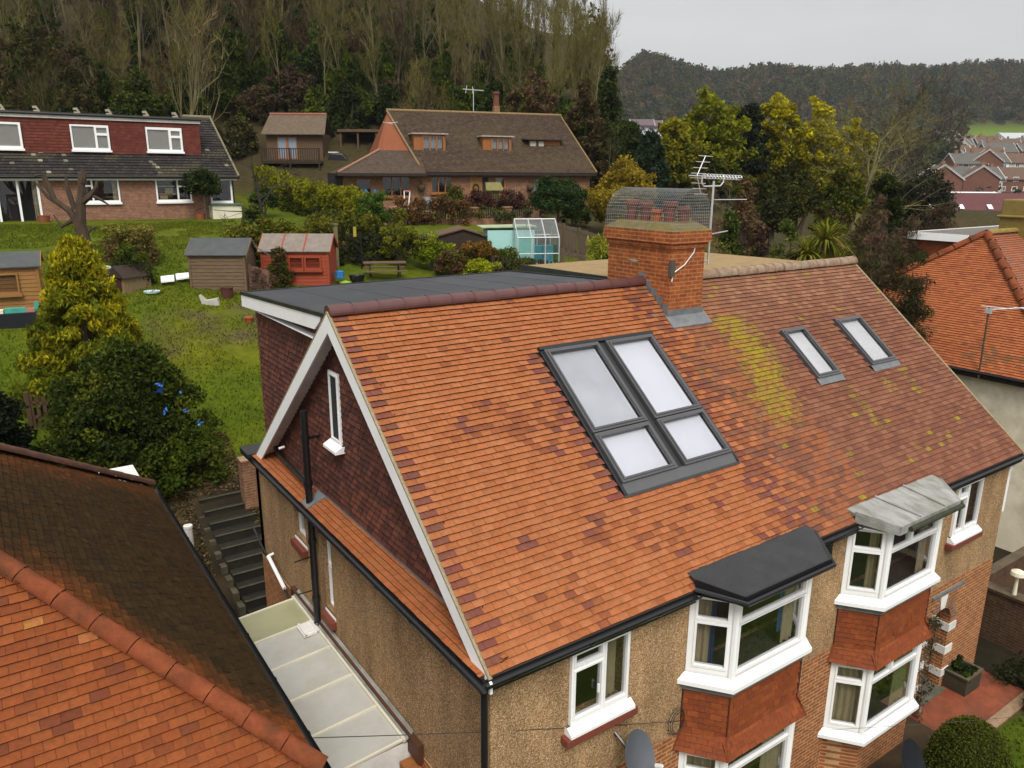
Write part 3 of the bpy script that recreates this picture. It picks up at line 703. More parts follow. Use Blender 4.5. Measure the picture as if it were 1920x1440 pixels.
# rear flat strip, dormer
MB().box(-.20,6.7,8.83,9.42,-.06,.03).build('rear_lean_to_roof', SLAT, HL)
do = MB(); do.prism([(.30,4.6,3.35),(.30,9.05,3.2),(.30,9.05,-.15),(.30,8.80,-.15)], (6.3,0,0), (.03,.015,.012))
def cin(u, v):
    y = 9.05-u; z = v-.05
    return z > KS*(8.822-y)+.02 and z < 3.15
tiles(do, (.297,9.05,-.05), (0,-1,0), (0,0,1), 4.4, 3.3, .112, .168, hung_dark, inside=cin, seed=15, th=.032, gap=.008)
dor = do.build('dormer', TILE, HL)
def fz(y): return 3.50-.049*(y-4.6)
fl = MB().prism([(.08,4.75,fz(4.75)),(6.64,4.75,fz(4.75)),(6.64,9.28,fz(9.28)),(.08,9.28,fz(9.28))], (0,0,.03))
for k in range(1,7): fl.box(.08+k*.95,.10+k*.95,4.75,9.28,3.2,3.25) if 0 else fl.prism([(.08+k*.95,4.8,fz(4.8)+.03),(.30+k*.95,4.8,fz(4.8)+.03),(.30+k*.95,9.27,fz(9.27)+.03),(.08+k*.95,9.27,fz(9.27)+.03)], (0,0,.004))
fl.build('flat_roof', FELT, dor)
MB().prism([(.06,4.6,fz(4.6)+.05),(.06,9.32,fz(9.32)+.05),(.06,9.32,fz(9.32)-.015),(.06,4.6,fz(4.6)-.015)], (.05,0,0)).prism([(.10,9.30,fz(9.3)+.05),(6.66,9.30,fz(9.3)+.05),(6.66,9.30,fz(9.3)-.015),(.10,9.30,fz(9.3)-.015)], (0,-.05,0)).prism([(6.62,4.7,fz(4.7)+.06),(6.62,9.3,fz(9.3)+.06),(6.62,9.3,fz(9.3)),(6.62,4.7,fz(4.7))], (.05,0,0)).build('edge_trim', SLAT, dor)
MB().prism([(.075,4.95,fz(4.95)-.015),(.075,9.30,fz(9.3)-.015),(.075,9.30,fz(9.3)-.25),(.075,5.25,fz(5.25)-.25),(.075,5.0,fz(5)-.10)], (.03,0,0)).prism([(.105,9.27,fz(9.27)-.25),(6.6,9.27,fz(9.27)-.25),(6.6,9.27,fz(9.27)-.02),(.105,9.27,fz(9.27)-.02)], (0,.03,0)).box(.1,.3,5.2,9.27,3.03,3.04).build('fascia', WHT, dor)
# right house rear flat roof of buff chippings
CHIP = M('buff_chippings', (.37,.25,.115), .95, .3, 25, bump=.6, bscale=80, dirt=(.20,.14,.07), dscale=2, damt=.5)
q = MB().prism([(6.95,4.9,3.47),(13.40,4.9,3.47),(13.40,9.15,3.40),(6.95,9.15,3.40)], (0,0,.04)).build('rear_dormer', CHIP, HR)
MB().box(7.05,13.3,5.2,9.05,.2,3.39).build('dormer_wall', TILED, q)
MB().prism([(6.88,4.9,3.53),(6.88,9.2,3.46),(6.88,9.2,3.25),(6.88,4.9,3.3)], (.06,0,0)).build('dormer_upstand', M('green_felt',(.03,.04,.025)), q)
# ---------------- roof windows
def roofwin(root, u0, u1, v0, v1, fw, back, bn=-.03, top=.09):
    F = RQ; mb = MB(F)
    mb.plate(u0, u1, v0, v1, [(u0+fw,u1-fw,v0+fw,v1-fw)], .0, top)
    mb.plate(u0+fw*.55, u1-fw*.55, v0+fw*.55, v1-fw*.55, [(u0+fw,u1-fw,v0+fw,v1-fw)], top-.001, top+.016)
    f = mb.build('roof_window', FRG, root, bevel=.006)
    MB(F).box(u0+fw-.01, u1-fw+.01, v0+fw-.01, v1-fw+.01, top-.045, top-.035).build('pane', GLS, f)
    a, b, c, d = u0+fw, u1-fw, v0+fw, v1-fw
    q = MB(F); q.poly([(a,c,bn),(b,c,bn),(b,d,bn),(a,d,bn)]); q.build('blind', back, f)
    q = MB(F)
    for p in ([(a,c,bn),(a,d,bn),(a,d,top-.05),(a,c,top-.05)],[(b,c,bn),(b,d,bn),(b,d,top-.05),(b,c,top-.05)],[(a,c,bn),(b,c,bn),(b,c,top-.05),(a,c,top-.05)],[(a,d,bn),(b,d,bn),(b,d,top-.05),(a,d,top-.05)]): q.poly(p)
    q.build('reveal', WHT, f)
BW = M('white_blind', (.86,.88,.94), .5, .05, 1); BG = M('grey_blind', (.60,.62,.66), .5, .16, 1.2)
for u0, u1 in ((3.235,4.395),(4.565,5.67)):
    roofwin(HL, u0, u1, 1.80, 2.70, .075, BW); roofwin(HL, u0, u1, 2.72, 4.40, .075, BG if u0 < 4 else BW)
fl = MB(RQ).box(3.165,3.225,1.62,4.43,.0,.055).box(4.40,4.56,1.80,4.43,.0,.045).box(5.68,5.72,1.62,4.43,0,.06).box(3.165,5.72,4.41,4.475,.0,.085).build('window_flashing', BLK, HL)
MB(RQ).prism([(3.165,1.58,.035),(5.72,1.58,.035),(5.72,1.80,.05),(3.165,1.80,.05)], (0,0,.0),).prism([(3.165,1.58,.030),(5.72,1.58,.030),(5.72,1.80,.05),(3.165,1.80,.05)], (0,0,.004)).build('window_apron', M('grey_apron',(.10,.10,.105),.45,.1,3,spec=.5), HL)
BV = M('pale_room', (.80,.81,.80), .6, .1, 2)
for u0, u1, v0, v1 in VEL:
    roofwin(HR, u0+.03, u1-.03, v0+.12, v1, .085, BV, top=.085)
    MB(RQ).prism([(u0,v0-.02,.03),(u1,v0-.02,.03),(u1,v0+.13,.05),(u0,v0+.13,.05)], (0,0,.006)).build('window_apron', LEAD, HR)
# ---------------- chimney
ch = MB().box(6.40,7.30,3.68,5.42,2.6,4.30).box(6.365,7.335,3.645,5.455,4.30,4.40).box(6.32,7.38,3.60,5.50,4.40,4.62)
ch = ch.build('chimney', BRKD, HL)
fln = MB(); 
A = [(6.32,3.60,4.621),(7.38,3.60,4.621),(7.38,5.50,4.621),(6.32,5.50,4.621)]; B = [(6.50,3.82,4.76),(7.20,3.82,4.76),(7.20,5.28,4.76),(6.50,5.28,4.76)]
for k in range(4): fln.poly([A[k],A[(k+1)%4],B[(k+1)%4],B[k]])
fln.poly(B); fln.build('chimney_cap', M('mossy_mortar',(.20,.16,.07),.95,.4,7,bump=.6,bscale=25,dirt=(.26,.20,.02),dscale=4,damt=.8), ch)
POT = M('chimney_pot', (.19,.055,.034), .8, .3, 6, dirt=(.10,.07,.05), dscale=4, damt=.6); POTO = M('orange_pot', (.44,.11,.035), .8, .2, 6)
for x, y, h, r, mt in ((6.72,5.12,.40,.125,POT),(6.78,4.80,.38,.12,POT),(6.80,4.50,.24,.11,POTO),(6.86,4.22,.40,.125,POT),(6.98,3.98,.30,.12,POT)):
    MB().lathe(x, y, [(r*1.02,4.74),(r*.88,4.74+h*.1),(r*.86,4.74+h*.72),(r*1.12,4.74+h*.76),(r*1.15,4.74+h*.93),(r*.95,4.74+h),(r*.75,4.74+h),(r*.72,4.80)], 18).build('chimney_pot', mt, ch, smooth=False)
wr = MB(); x0, x1 = 6.34, 7.36
def arch(y): 
    return [(x0+.51-.51*math.cos(math.pi*k/14), y, 4.64+.74*math.sin(math.pi*k/14)**.75) for k in range(15)]
ny = 34
for k in range(ny+1): wr.tube(arch(3.62+1.86*k/ny), .0028, 3, cap=False)
for k in range(15):
    a = arch(3.62)[k]; wr.tube([a, (a[0], 5.48, a[2])], .0028, 3, cap=False)
for k in range(14):
    a, b = arch(3.62)[k], arch(3.62)[k+1]; m = ((a[0]+b[0])/2, 3.62, (a[2]+b[2])/2); wr.tube([m, (m[0], 5.48, m[2])], .0028, 3, cap=False)
for yy in (3.62, 5.48):
    for k in range(1,20):
        x = x0+(x1-x0)*k/20; zt = 4.64+.74*max(0,math.sin(math.acos(max(-1,min(1,1-2*k/20)))))**.75
        wr.tube([(x,yy,4.64),(x,yy,zt)], .0028, 3, cap=False)
    for k in range(1,13):
        z = 4.64+.055*k; s_ = ((z-4.64)/.74)**(1/.75)
        if s_ < 1: c = math.cos(math.asin(s_)); wr.tube([(x0+.51-.51*c,yy,z),(x0+.51+.51*c,yy,z)], .0028, 3, cap=False)
wr.build('bird_guard', M('galvanised_wire',(.30,.32,.32),.5,.1,metal=.3), ch)
# lead flashing round the chimney
f = MB(); f.box(6.37,7.33,3.655,3.679,2.95,3.16); f.prism([(6.33,3.45,2.855),(7.40,3.45,2.855),(7.40,3.68,3.045),(6.33,3.68,3.045)], (0,0,.02))
for k in range(5):
    y0 = 3.68+k*.16; f.prism([(6.385,y0,KS*y0-.02),(6.385,y0+.17,KS*(y0+.17)-.02),(6.385,y0+.17,KS*(y0+.17)+.12),(6.385,y0,KS*(y0+.17)+.12)], (.014,0,0))
f.build('chimney_flashing', LEAD, ch)
sm = M('mortar_smear',(.42,.36,.28),.9,.3,12)
f = MB()
for y, z, l in ((4.85,4.02,.34),(4.55,3.78,.2),(4.45,3.52,.24),(4.2,3.42,.22),(4.95,3.62,.15),(3.95,3.22,.2)): f.prism([(6.393,y,z),(6.393,y-l*.5,z+.015),(6.393,y-l,z-.01),(6.393,y-l*.6,z-.045)], (.01,0,0))
f.build('mortar_patch', sm, ch)
MB().tube([(7.0,3.655,4.36),(6.98,3.66,4.22),(6.75,3.66,4.0),(6.45,3.65,3.86),(6.42,3.65,3.70)], .012, 6).build('cable', WHTD, ch)
MB().box(6.36,6.46,3.62,3.70,3.80,4.10).build('cable_box', M('rust_grey',(.09,.08,.065)), ch)
# ---------------- TV aerial on the chimney
ta = empty('television_aerial', (7.6,3.85,3.95), 'tall white-poled television aerial bracketed to the brick chimney stack', 'aerial')
MB().tube([(7.58,3.83,3.93),(7.63,3.87,5.52)], .021, 8).build('mast', ALU, ta)
MB().tube([(7.30,4.0,4.02),(7.58,3.84,4.0)], .016, 6).tube([(7.0,3.68,4.52),(7.3,3.7,4.52),(8.05,3.80,4.57)], .012, 6).build('bracket', M('galvanised',(.45,.45,.43),.5), ta)
MB().tube([(7.33,3.90,5.62),(7.33,3.90,5.48),(7.40,3.90,5.42),(7.80,3.85,5.43),(7.88,3.85,5.50),(7.88,3.85,5.63)], .014, 6).build('cradle', ALU, ta)
ya = MB().tube([(7.02,3.95,5.62),(8.33,3.80,5.58)], .010, 6)
for k in range(12):
    x = 7.42+k*.078; y = 3.95-(x-7.02)*.115; z = 5.62-(x-7.02)*.03; r = .045
    ya.tube([(x, y+r*math.cos(a)*1.6, z+r*math.sin(a)) for a in [2*math.pi*i/8 for i in range(9)]], .006, 4, cap=False)
ya.box(7.36,7.42,3.88,3.94,5.57,5.64,(.05,.05,.06)); ya.build('yagi', ALU, ta)
rf = MB().tube([(7.22,3.93,5.62),(7.42,3.93,5.98)], .009, 5).tube([(7.22,3.93,5.62),(7.36,3.93,5.28)], .009, 5)
for t in (.12,.4,.7,1.0):
    for zz, xx in ((.36,.20),(-.34,.14)):
        p = (7.22+xx*t, 3.93, 5.62+zz*t); rf.tube([(p[0]-.16,p[1]+.03,p[2]),(p[0]+.16,p[1]-.03,p[2]-.01)], .006, 4)
rf.build('reflector', ALU, ta)
y2 = MB().tube([(7.66,3.86,5.17),(8.45,3.72,5.17)], .008, 5)
for k in range(14): x = 7.74+k*.05; y2.tube([(x,3.85-(x-7.66)*.17-.05,5.17),(x,3.85-(x-7.66)*.17+.06,5.17)], .005, 4)
y2.build('lower_yagi', ALU, ta)
# ---------------- porch arch of the right house
pa = MB(); F = plane((11.29,.138,-3.5),(1,0,0),(0,-1,0))
for k in range(14):
    a0, a1 = math.pi*k/14+.01, math.pi*(k+1)/14-.01
    p = [(.45*math.cos(a0),.45*math.sin(a0),0),(.68*math.cos(a0),.68*math.sin(a0),0),(.68*math.cos(a1),.68*math.sin(a1),0),(.45*math.cos(a1),.45*math.sin(a1),0)]
    pp = [F((q[0],q[1],.018)) for q in p]; pa.prism(pp, (0,.14,0))
pa.build('arch_ring', BRKC, HR)
for z in (-3.66,-4.22,-4.78):
    MB().box(11.735,12.02,.115,.139,z-.09,z+.09).box(11.715,11.737,.115,.37,z-.09,z+.09).build('white_quoin', WHTD, HR); MB().box(10.56,10.845,.115,.139,z-.09,z+.09).box(10.843,10.865,.115,.37,z-.09,z+.09).build('white_quoin', WHTD, HR)
MB().prism([(11.20,.112,-3.05),(11.38,.112,-3.05),(11.44,.112,-2.72),(11.14,.112,-2.72)], (0,.025,0)).build('keystone', WHTD, HR)
MB().box(10.8,12.05,.09,.16,-2.70,-2.64).build('arch_flashing', LEAD, HR)
MB().box(10.75,11.85,.372,1.3,-5.4,-5.05).box(10.80,11.80,.0,.372,-5.4,-5.12).build('doorstep', CONC, HR)
MB().box(10.5,12.1,1.30,1.36,-5.2,-2.7).box(11.76,11.80,.38,1.3,-5.2,-2.7).box(10.78,10.82,.38,1.3,-5.2,-2.7).build('porch_lining', BRKC, HR)
sp_ = MB(plane((0,.15,0),(1,0,0),(0,-1,0)))
for k in range(20):
    xa, xb = 10.84+.9*k/20, 10.84+.9*(k+1)/20
    za, zb = -3.5+math.sqrt(max(0,.45**2-(xa-11.29)**2)), -3.5+math.sqrt(max(0,.45**2-(xb-11.29)**2))
    sp_.poly([(xa,za,.0),(xb,zb,.0),(xb,-3.03,.0),(xa,-3.03,.0)])
    sp_.poly([(xa,za,.0),(xb,zb,.0),(xb,zb,-.22),(xa,za,-.22)])
sp_.build('arch_spandrel', BRK, HR)
MB().tube([(13.5,.0,-.1),(13.46,.16,-.35),(13.42,.18,-.5),(13.42,.18,-1.4)], .035, 8).build('downpipe', WHT, HR)
# ------------------------------------------------------------------ neighbour on the left: hipped roof
NL = empty('hipped_house', (-6.5, 4.1, GZ), 'house cut off by the frame on the left with one dark mossy hipped roof slope', 'house')
EX, EY0, EY1, EZ, RX, RY, RZ = -2.12, -.22, 8.42, -.08, -6.5, 4.10, 3.50
def nl_dark(u, v, i, j, r):
    L = 5.9; y = EY0+u; 
    d1 = min((y-EY0) - v*.70*.0 , 9)
    return pick(r, [(.5,(.042,.025,.012)),(.3,(.050,.029,.013)),(.2,(.034,.023,.012))])
su = Vector((RX-EX, 0, RZ-EZ)); SL = su.length
def nl_side(u, v, i, j, r):
    k = v/SL; ymin = (RY-EY0)*k; dm = min(u-ymin, (EY1-EY0-(EY1-RY)*k)-u)   # distance from the hips
    w = sst(1.35, .1, dm+.8*nse(u*.8, v*.8, 41)+.25*r.random())
    c = nl_dark(u, v, i, j, r); o = pick(r, [(.5,(.26,.075,.02)),(.5,(.20,.055,.018))])
    return lerp(c, o, w*(.9 if u-ymin < 3 else .35))
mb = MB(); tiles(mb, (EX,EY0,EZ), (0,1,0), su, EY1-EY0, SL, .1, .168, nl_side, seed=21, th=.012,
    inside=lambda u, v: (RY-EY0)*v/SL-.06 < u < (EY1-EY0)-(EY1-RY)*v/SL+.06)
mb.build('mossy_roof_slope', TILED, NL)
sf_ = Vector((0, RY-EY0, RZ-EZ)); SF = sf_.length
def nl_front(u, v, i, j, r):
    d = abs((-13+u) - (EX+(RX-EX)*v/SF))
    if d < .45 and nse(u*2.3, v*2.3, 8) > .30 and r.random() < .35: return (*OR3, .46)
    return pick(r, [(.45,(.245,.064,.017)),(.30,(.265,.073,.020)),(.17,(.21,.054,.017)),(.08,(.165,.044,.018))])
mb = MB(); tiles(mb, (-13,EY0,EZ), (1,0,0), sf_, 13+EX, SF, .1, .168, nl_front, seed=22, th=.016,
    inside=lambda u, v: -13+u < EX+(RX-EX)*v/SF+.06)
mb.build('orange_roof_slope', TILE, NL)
for a, name in (((EX,EY0,EZ),'front'),((EX,EY1,EZ),'rear')):
    hp = MB(); A = Vector((a[0],a[1],a[2]+.035)); B = Vector((RX,RY,RZ+.035)); n = 16; rnd = random.Random(3)
    for k in range(n):
        p, q = A.lerp(B, k/n), A.lerp(B, (k+1)/n-.0012); dz = rnd.uniform(0,.004)
        p = p+Vector((0,0,dz))
        hp.tube([p, q], [.108,.102], 12, arc=(-math.pi*.5, math.pi*.5), up=(0,0,1), cap=False)
    e = [A+Vector((math.cos(t)*.09*(-1)*(0 if 0 else 1)*.0+.0, 0, 0)) for t in (0,)]
    hp.build('hip_tiles', HIPR if name == 'front' else M('brown_hip', (.12,.05,.03), .85, .35, 5, bump=.3, bscale=40, dirt=(.04,.03,.02), dscale=3, damt=.6), NL)
rd = MB()
for k in range(20): rd.tube([(-6.5-.4*k,RY,RZ+.03),(-6.5-.4*k-.385,RY,RZ+.03)], .125, 10, arc=(-math.pi*.5, math.pi*.5), up=(0,0,1), cap=False)
rd.build('ridge_tiles', HIPR, NL)
c = MB(); c.poly([(EX,EY0,EZ-.01),(EX,EY1,EZ-.01),(RX,RY,RZ-.01)],(1,1,1)); c.poly([(EX,EY0,EZ-.01),(RX,RY,RZ-.01),(-13,RY,RZ-.01),(-13,EY0,EZ-.01)]); c.poly([(EX,EY1,EZ-.01),(-13,EY1,EZ-.01),(-13,RY,RZ-.01),(RX,RY,RZ-.01)]); c.build('roof_deck', DK, NL)
MB().box(-13,EX-.35,EY0+.35,EY1-.2,-5.6,-.1).build('wall', PEB, NL)
nf = MB().box(EX-.06,EX-.03,EY0,EY1,-.25,EZ-.02).box(-13,EX-.04,EY0-.02,EY0+.01,-.25,EZ-.02); nf.build('fascia', BLK, NL)
gutter(NL, [(EX+.045,EY1+.05,EZ-.04),(EX+.045,EY0-.08,EZ-.04)]); gutter(NL, [(EX+.05,EY0-.06,EZ-.04),(-13,EY0-.06,EZ-.04)])
MB().tube([(EX+.03,EY0-.02,EZ-.1),(EX-.1,EY0+.2,-.5),(EX-.3,EY0+.3,-.7),(EX-.3,EY0+.3,-5.3)], .042, 8).build('downpipe', BLK, NL)
MB().box(-3.1,-2.2,8.55,9.9,-.16,-.10).box(-2.25,-2.19,8.5,9.9,-.30,-.165).build('rear_canopy', WHTD, NL)
# white plastic flue pipe beside it
fp = empty('flue_pipe', (-1.15,10.3,-3.6), 'white plastic vent pipe standing upright beside the mossy roof edge', 'pipe')
MB().tube([(-1.2,10.45,-3.6),(-1.2,10.45,-1.95)], .085, 14).tube([(-1.2,10.45,-1.99),(-1.2,10.45,-1.93)], .098, 14).build('pipe', WHTD, fp)
MB().tube([(-1.2,10.45,-2.75),(-1.2,10.45,-2.55)], .12, 12).build('collar', M('grey_plastic',(.18,.18,.17)), fp)
# ------------------------------------------------------------------ covered side passage
cp = empty('passage_canopy', (-.9,4.6,GZ), 'long white corrugated plastic canopy roofing the side passage between the two houses', 'canopy')
PLASC = M('milky_plastic', (.56,.55,.50), .35, .10, 1.2, spec=.5, dirt=(.34,.31,.16), dscale=.9, damt=.45)
ys = [6.95,6.0,5.05,4.10,3.15,2.25]
for k in range(5):
    p = MB(); y0, y1 = ys[k+1]+.018, ys[k]-.018
    p.prism([(-1.82,y0,-2.555),(-.06,y0,-2.415),(-.06,y1,-2.415),(-1.82,y1,-2.555)], (0,0,.012))
    p.build('roof_panel', PLASC if k else M('algae_plastic', (.40,.39,.22), .4, .15, 1.5, spec=.5), cp)
rb = MB()
for y in ys: rb.prism([(-1.85,y-.02,-2.555),(-.05,y-.02,-2.415),(-.05,y+.02,-2.415),(-1.85,y+.02,-2.555)], (0,0,.035))
rb.prism([(-.085,2.2,-2.41),(-.045,2.2,-2.41),(-.045,7.0,-2.41),(-.085,7.0,-2.41)], (0,0,.05))
rb.build('glazing_bars', M('cream_plastic',(.66,.62,.48),.4,.1,3), cp)
MB().prism([(-.05,2.2,-2.42),(.085,2.2,-2.30),(.085,7.05,-2.30),(-.05,7.05,-2.42)], (0,0,.02)).build('flashing', LEADW, cp)
MB().box(.0,.086,1.9,7.3,-2.62,-2.32).build('wall_board', M('redbrown_board',(.105,.04,.022),.6,.3,5,stretch=(1,.2,1)), cp)
w = MB(plane((-1.85,2.24,-5.1),(1,0,0),(0,-1,0))); w.plate(0,1.9,0,2.62,[(.15,1.0,0,2.0),(1.15,1.7,.9,2.2)],-.04,0)
w.build('end_screen', WHTD, cp)
MB().box(-1.7,-.85,2.25,2.29,-5.1,-3.1).build('door', WOODO, cp)
MB().box(-.16,.06,1.6,2.2,-5.2,-2.70).build('side_gate', WOODO, cp)
MB().box(-1.86,-1.80,2.26,6.95,-5.2,-2.58).build('side_screen', WHTD, cp)
MB().box(-.36,-.06,5.55,5.95,-2.40,-2.36).box(-.34,-.30,5.55,5.95,-2.38,-2.33).box(-.12,-.08,5.55,5.95,-2.38,-2.33).box(-.34,-.1,5.6,5.63,-2.365,-2.345).box(-.34,-.1,5.72,5.75,-2.365,-2.345).build('drain_surround', WHTD, cp)
# ------------------------------------------------------------------ garden steps behind the passage
gs = empty('garden_steps', (0,11.5,-4.9), 'dark brick and concrete steps climbing from the side passage to the garden', 'steps')
for k in range(11):
    z = -4.60+.215*k; y = 9.75+.32*k; xl = -.06-.034*k
    MB().box(xl-.02,xl+.98+.02*k,y,y+.34+.0,z-.25,z).build('step', M('mossy_step',(.022,.018,.014),.9,.45,5,bump=.3,bscale=20,dirt=(.045,.04,.012),dscale=2,damt=.6), gs)
    MB().box(xl-.02,xl+.98+.02*k,y-.02,y+.05,z+.002,z+.012).build('nosing', M('worn_nosing',(.075,.07,.045),.9,.4,6), gs)
wl = MB()
for k in range(11):
    z = -4.72+.215*k; y = 9.75+.32*k; xl = -.06-.034*k
    wl.box(xl-.16,xl-.022,y,y+.34,z-.5,z+.02)
wl.build('side_kerb', M('mossy_kerb',(.11,.095,.06),.9,.4,5,dirt=(.08,.08,.02),dscale=3,damt=.6), gs)
gw_ = empty('garden_wall', (.9,13,-3), 'short dark brick pier at the top of the garden steps by the house corner', 'wall')
MB().box(.62,.98,12.6,12.95,-3.2,-1.55).box(.60,1.0,12.58,12.97,-1.55,-1.49).box(.98,6.0,12.66,12.9,-3.6,-2.0).build('brickwork', BRKC, gw_)
rl_ = empty('hand_rail', (-.05,8,-3), 'white and black handrail fixed low on the pebble-dashed side wall', 'rail')
MB().tube([(-.02,8.6,-2.22),(-.03,7.6,-2.5)], .04, 8).tube([(-.02,8.6,-2.22),(.1,8.62,-2.2)], .03, 8).build('rail', WHT, rl_); MB().tube([(-.02,9.6,-1.95),(-.02,8.6,-2.3),(-.03,7.3,-2.62)], .022, 8).build('lower_rail', BLK, rl_)
# ------------------------------------------------------------------ neighbour on the right: hipped roof, cream walls
NR = empty('hipped_house', (24.6,6.4,GZ), 'cream rendered house with a bright orange hipped roof beyond the weathered roof', 'house')
qx, qy0, qy1, ax, ay, az = 20.0, 1.62, 11.2, 24.5, 6.41, 3.72
sv = Vector((ax-qx,0,az)); SLR = sv.length
def nr_col(u, v, i, j, r):
    n = nse(u*.7, v*.7, 33)
    c = pick(r, [(.55,(.40,.118,.042)),(.3,(.44,.14,.052)),(.15,(.33,.095,.04))])
    if n > .25 and v < 3 and r.random() < .4: c = lerp(c, (.12,.09,.04), .55)
    return c
mb = MB(); tiles(mb, (qx,qy1,0), (0,-1,0), sv, qy1-qy0, SLR, .1, .168, nr_col, seed=41, th=.02, inside=lambda u, v: (qy1-ay)*v/SLR-.05 < u < (qy1-qy0)-(ay-qy0)*v/SLR+.05)
mb.build('hipped_roof', TILE, NR)
fv = Vector((0,ay-qy0,az)); FL = fv.length
mb = MB(); tiles(mb, (qx,qy0,0), (1,0,0), fv, 12, FL, .1, .168, lambda u,v,i,j,r: pick(r, [(.5,(.36,.12,.06)),(.3,(.30,.14,.09)),(.2,(.40,.13,.05))]), seed=42, th=.016, inside=lambda u, v: u > (ax-qx)*v/FL-.05)
mb.build('front_roof', TILE, NR)
for a in ((qx,qy0,.035),(qx,qy1,.035)):
    hp = MB(); A = Vector(a); B = Vector((ax,ay,az+.035))
    for k in range(14): hp.tube([A.lerp(B,k/14), A.lerp(B,(k+1)/14-.004)], [.15,.132], 10, arc=(-math.pi*.5, math.pi*.5), up=(0,0,1), cap=False)
    hp.build('hip_tiles', HIPR, NR)
c = MB(); c.poly([(qx,qy0,-.01),(qx,qy1,-.01),(ax,ay,az-.01)]); c.poly([(qx,qy0,-.01),(ax,ay,az-.01),(33,ay,az-.01),(33,qy0,-.01)]); c.poly([(qx,qy1,-.01),(33,qy1,-.01),(33,ay,az-.01),(ax,ay,az-.01)]); c.build('roof_deck', DK, NR)
rd = MB()
for k in range(18): rd.tube([(ax+.4*k,ay,az+.03),(ax+.4*k+.385,ay,az+.03)], .13, 10, arc=(-math.pi*.5, math.pi*.5), up=(0,0,1), cap=False)
rd.build('ridge_tiles', M('lichen_ridge',(.30,.20,.05),.9,.4,8,bump=.4,bscale=30,dirt=(.36,.27,.02),dscale=5,damt=.7), NR)
MB().box(qx+.35,32.5,qy0+.35,qy1-.35,-6,-.05).build('wall', CREAM, NR)
MB().tube([(qx+.02,qy0,-.04),(qx+.02,qy1,-.04)], .06, 8).box(qx+.06,qx+.09,qy0,qy1,-.22,-.03).build('gutter', BLK, NR)
chn = MB().prism([(26.6,5.75,2.8),(28.1,5.75,2.8),(28.1,7.0,2.8),(26.6,7.0,2.8)], (0,0,2.05)).box(26.5,28.2,5.65,7.1,4.2,4.3)
ch2 = chn.build('chimney', M('yellowed_render',(.27,.19,.055),.95,.25,8,bump=.4,bscale=60,dirt=(.20,.16,.03),dscale=2,damt=.6), NR, bevel=.12)
MB().lathe(27.7,6.3,[(.30,4.82),(.26,4.95),(.26,5.2),(.32,5.22),(.32,5.38),(.2,5.38)],14).build('chimney_pot', POTO, ch2)
dr = MB().box(24.35,32,7.0,9.0,3.54,3.64).build('dormer_roof', M('grey_flat_roof',(.16,.15,.125),.8,.3,4), NR)
MB().box(24.30,24.35,6.9,9.05,3.40,3.66).box(24.35,32,9.0,9.05,3.40,3.66).build('fascia', WHT, dr)
MB().box(24.45,31.9,7.1,8.95,.5,3.54).build('dormer_wall', HIPR, dr)
a2 = empty('television_aerial', (20.0,3.95,0), 'thin rusty aerial pole with a small white head on the orange hipped roof', 'aerial')
MB().tube([(20.0,3.95,-.2),(20.05,4.0,1.95)], .025, 6).build('mast', M('rusty_pole',(.09,.06,.035),.8,.4,10), a2)
MB().tube([(20.05,4.05,1.85),(20.9,3.3,1.95)], .02, 6).box(20.0,20.1,3.92,4.08,1.75,1.9).tube([(20.0,4.2,1.95),(20.1,3.7,1.95)], .015, 5).tube([(20.4,3.85,1.9),(20.5,3.55,1.9)], .015, 5).tube([(20.7,3.6,1.92),(20.75,3.3,1.92)], .015, 5).build('head', ALU, a2)
# ------------------------------------------------------------------ front garden and boundary on the right
pt = MB().box(10.3,13.2,-1.0,.10,-5.35,-5.14); p_ = pt.build('path', M('quarry_tile_path',(.30,.075,.03),.7,.35,3,dirt=(.07,.04,.025),dscale=1.2,damt=.8,bump=.2,bscale=20), None); p_['kind'] = 'structure'
k_ = empty('path_edging', (11.5,-1.5,-5.3), 'worn grey brick edging along the red tiled front path', 'edging')
MB().box(10.2,13.3,-1.22,-1.005,-5.4,-5.10).build('edging', BRKC, k_)
pl = empty('wooden_planter', (12.2,-.2,-5.14), 'square weathered wooden planter of green plants on the red path', 'planter')
PLF = lambda p: (12.2+(p[0]-12.13)*.78, -.1+(p[1]+.22)*.78, -5.14+(p[2]+5.14)*.78)
MB(PLF).box(11.72,12.55,-.55,-.50,-5.14,-4.62).box(11.72,12.55,.05,.10,-5.14,-4.62).box(11.72,11.77,-.5,.05,-5.14,-4.62).box(12.5,12.55,-.5,.05,-5.14,-4.62).build('box', M('planter_boards',(.055,.045,.025),.85,.4,6,bump=.3), pl)
MB(PLF).box(11.77,12.5,-.5,.05,-4.8,-4.70).build('soil', M('soil',(.03,.02,.013),.95), pl)
MB(PLF).box(11.68,12.59,-.58,-.5,-4.63,-4.58).box(11.68,12.59,.05,.13,-4.63,-4.58).box(11.68,11.76,-.5,.05,-4.63,-4.58).box(12.51,12.59,-.5,.05,-4.63,-4.58).build('rim', M('planter_rim',(.11,.09,.05),.85,.3,8), pl)
OLDB = brick('dark_old_brick', (.10,.042,.022), (.065,.03,.018), (.10,.075,.045))
bw = empty('garden_wall', (16,0,GZ), 'low old brick wall stepping down the side passage of the right house', 'wall')
MB().box(14.9,15.15,-4,1.2,-5.6,-4.05).box(15.15,19.0,.9,1.15,-5.6,-3.9).box(14.85,15.2,-4,1.2,-4.05,-3.98).build('brickwork', OLDB, bw)
gd = empty('garden_gate', (14.3,.7,GZ), 'lime green wooden side gate beside the right house', 'gate')
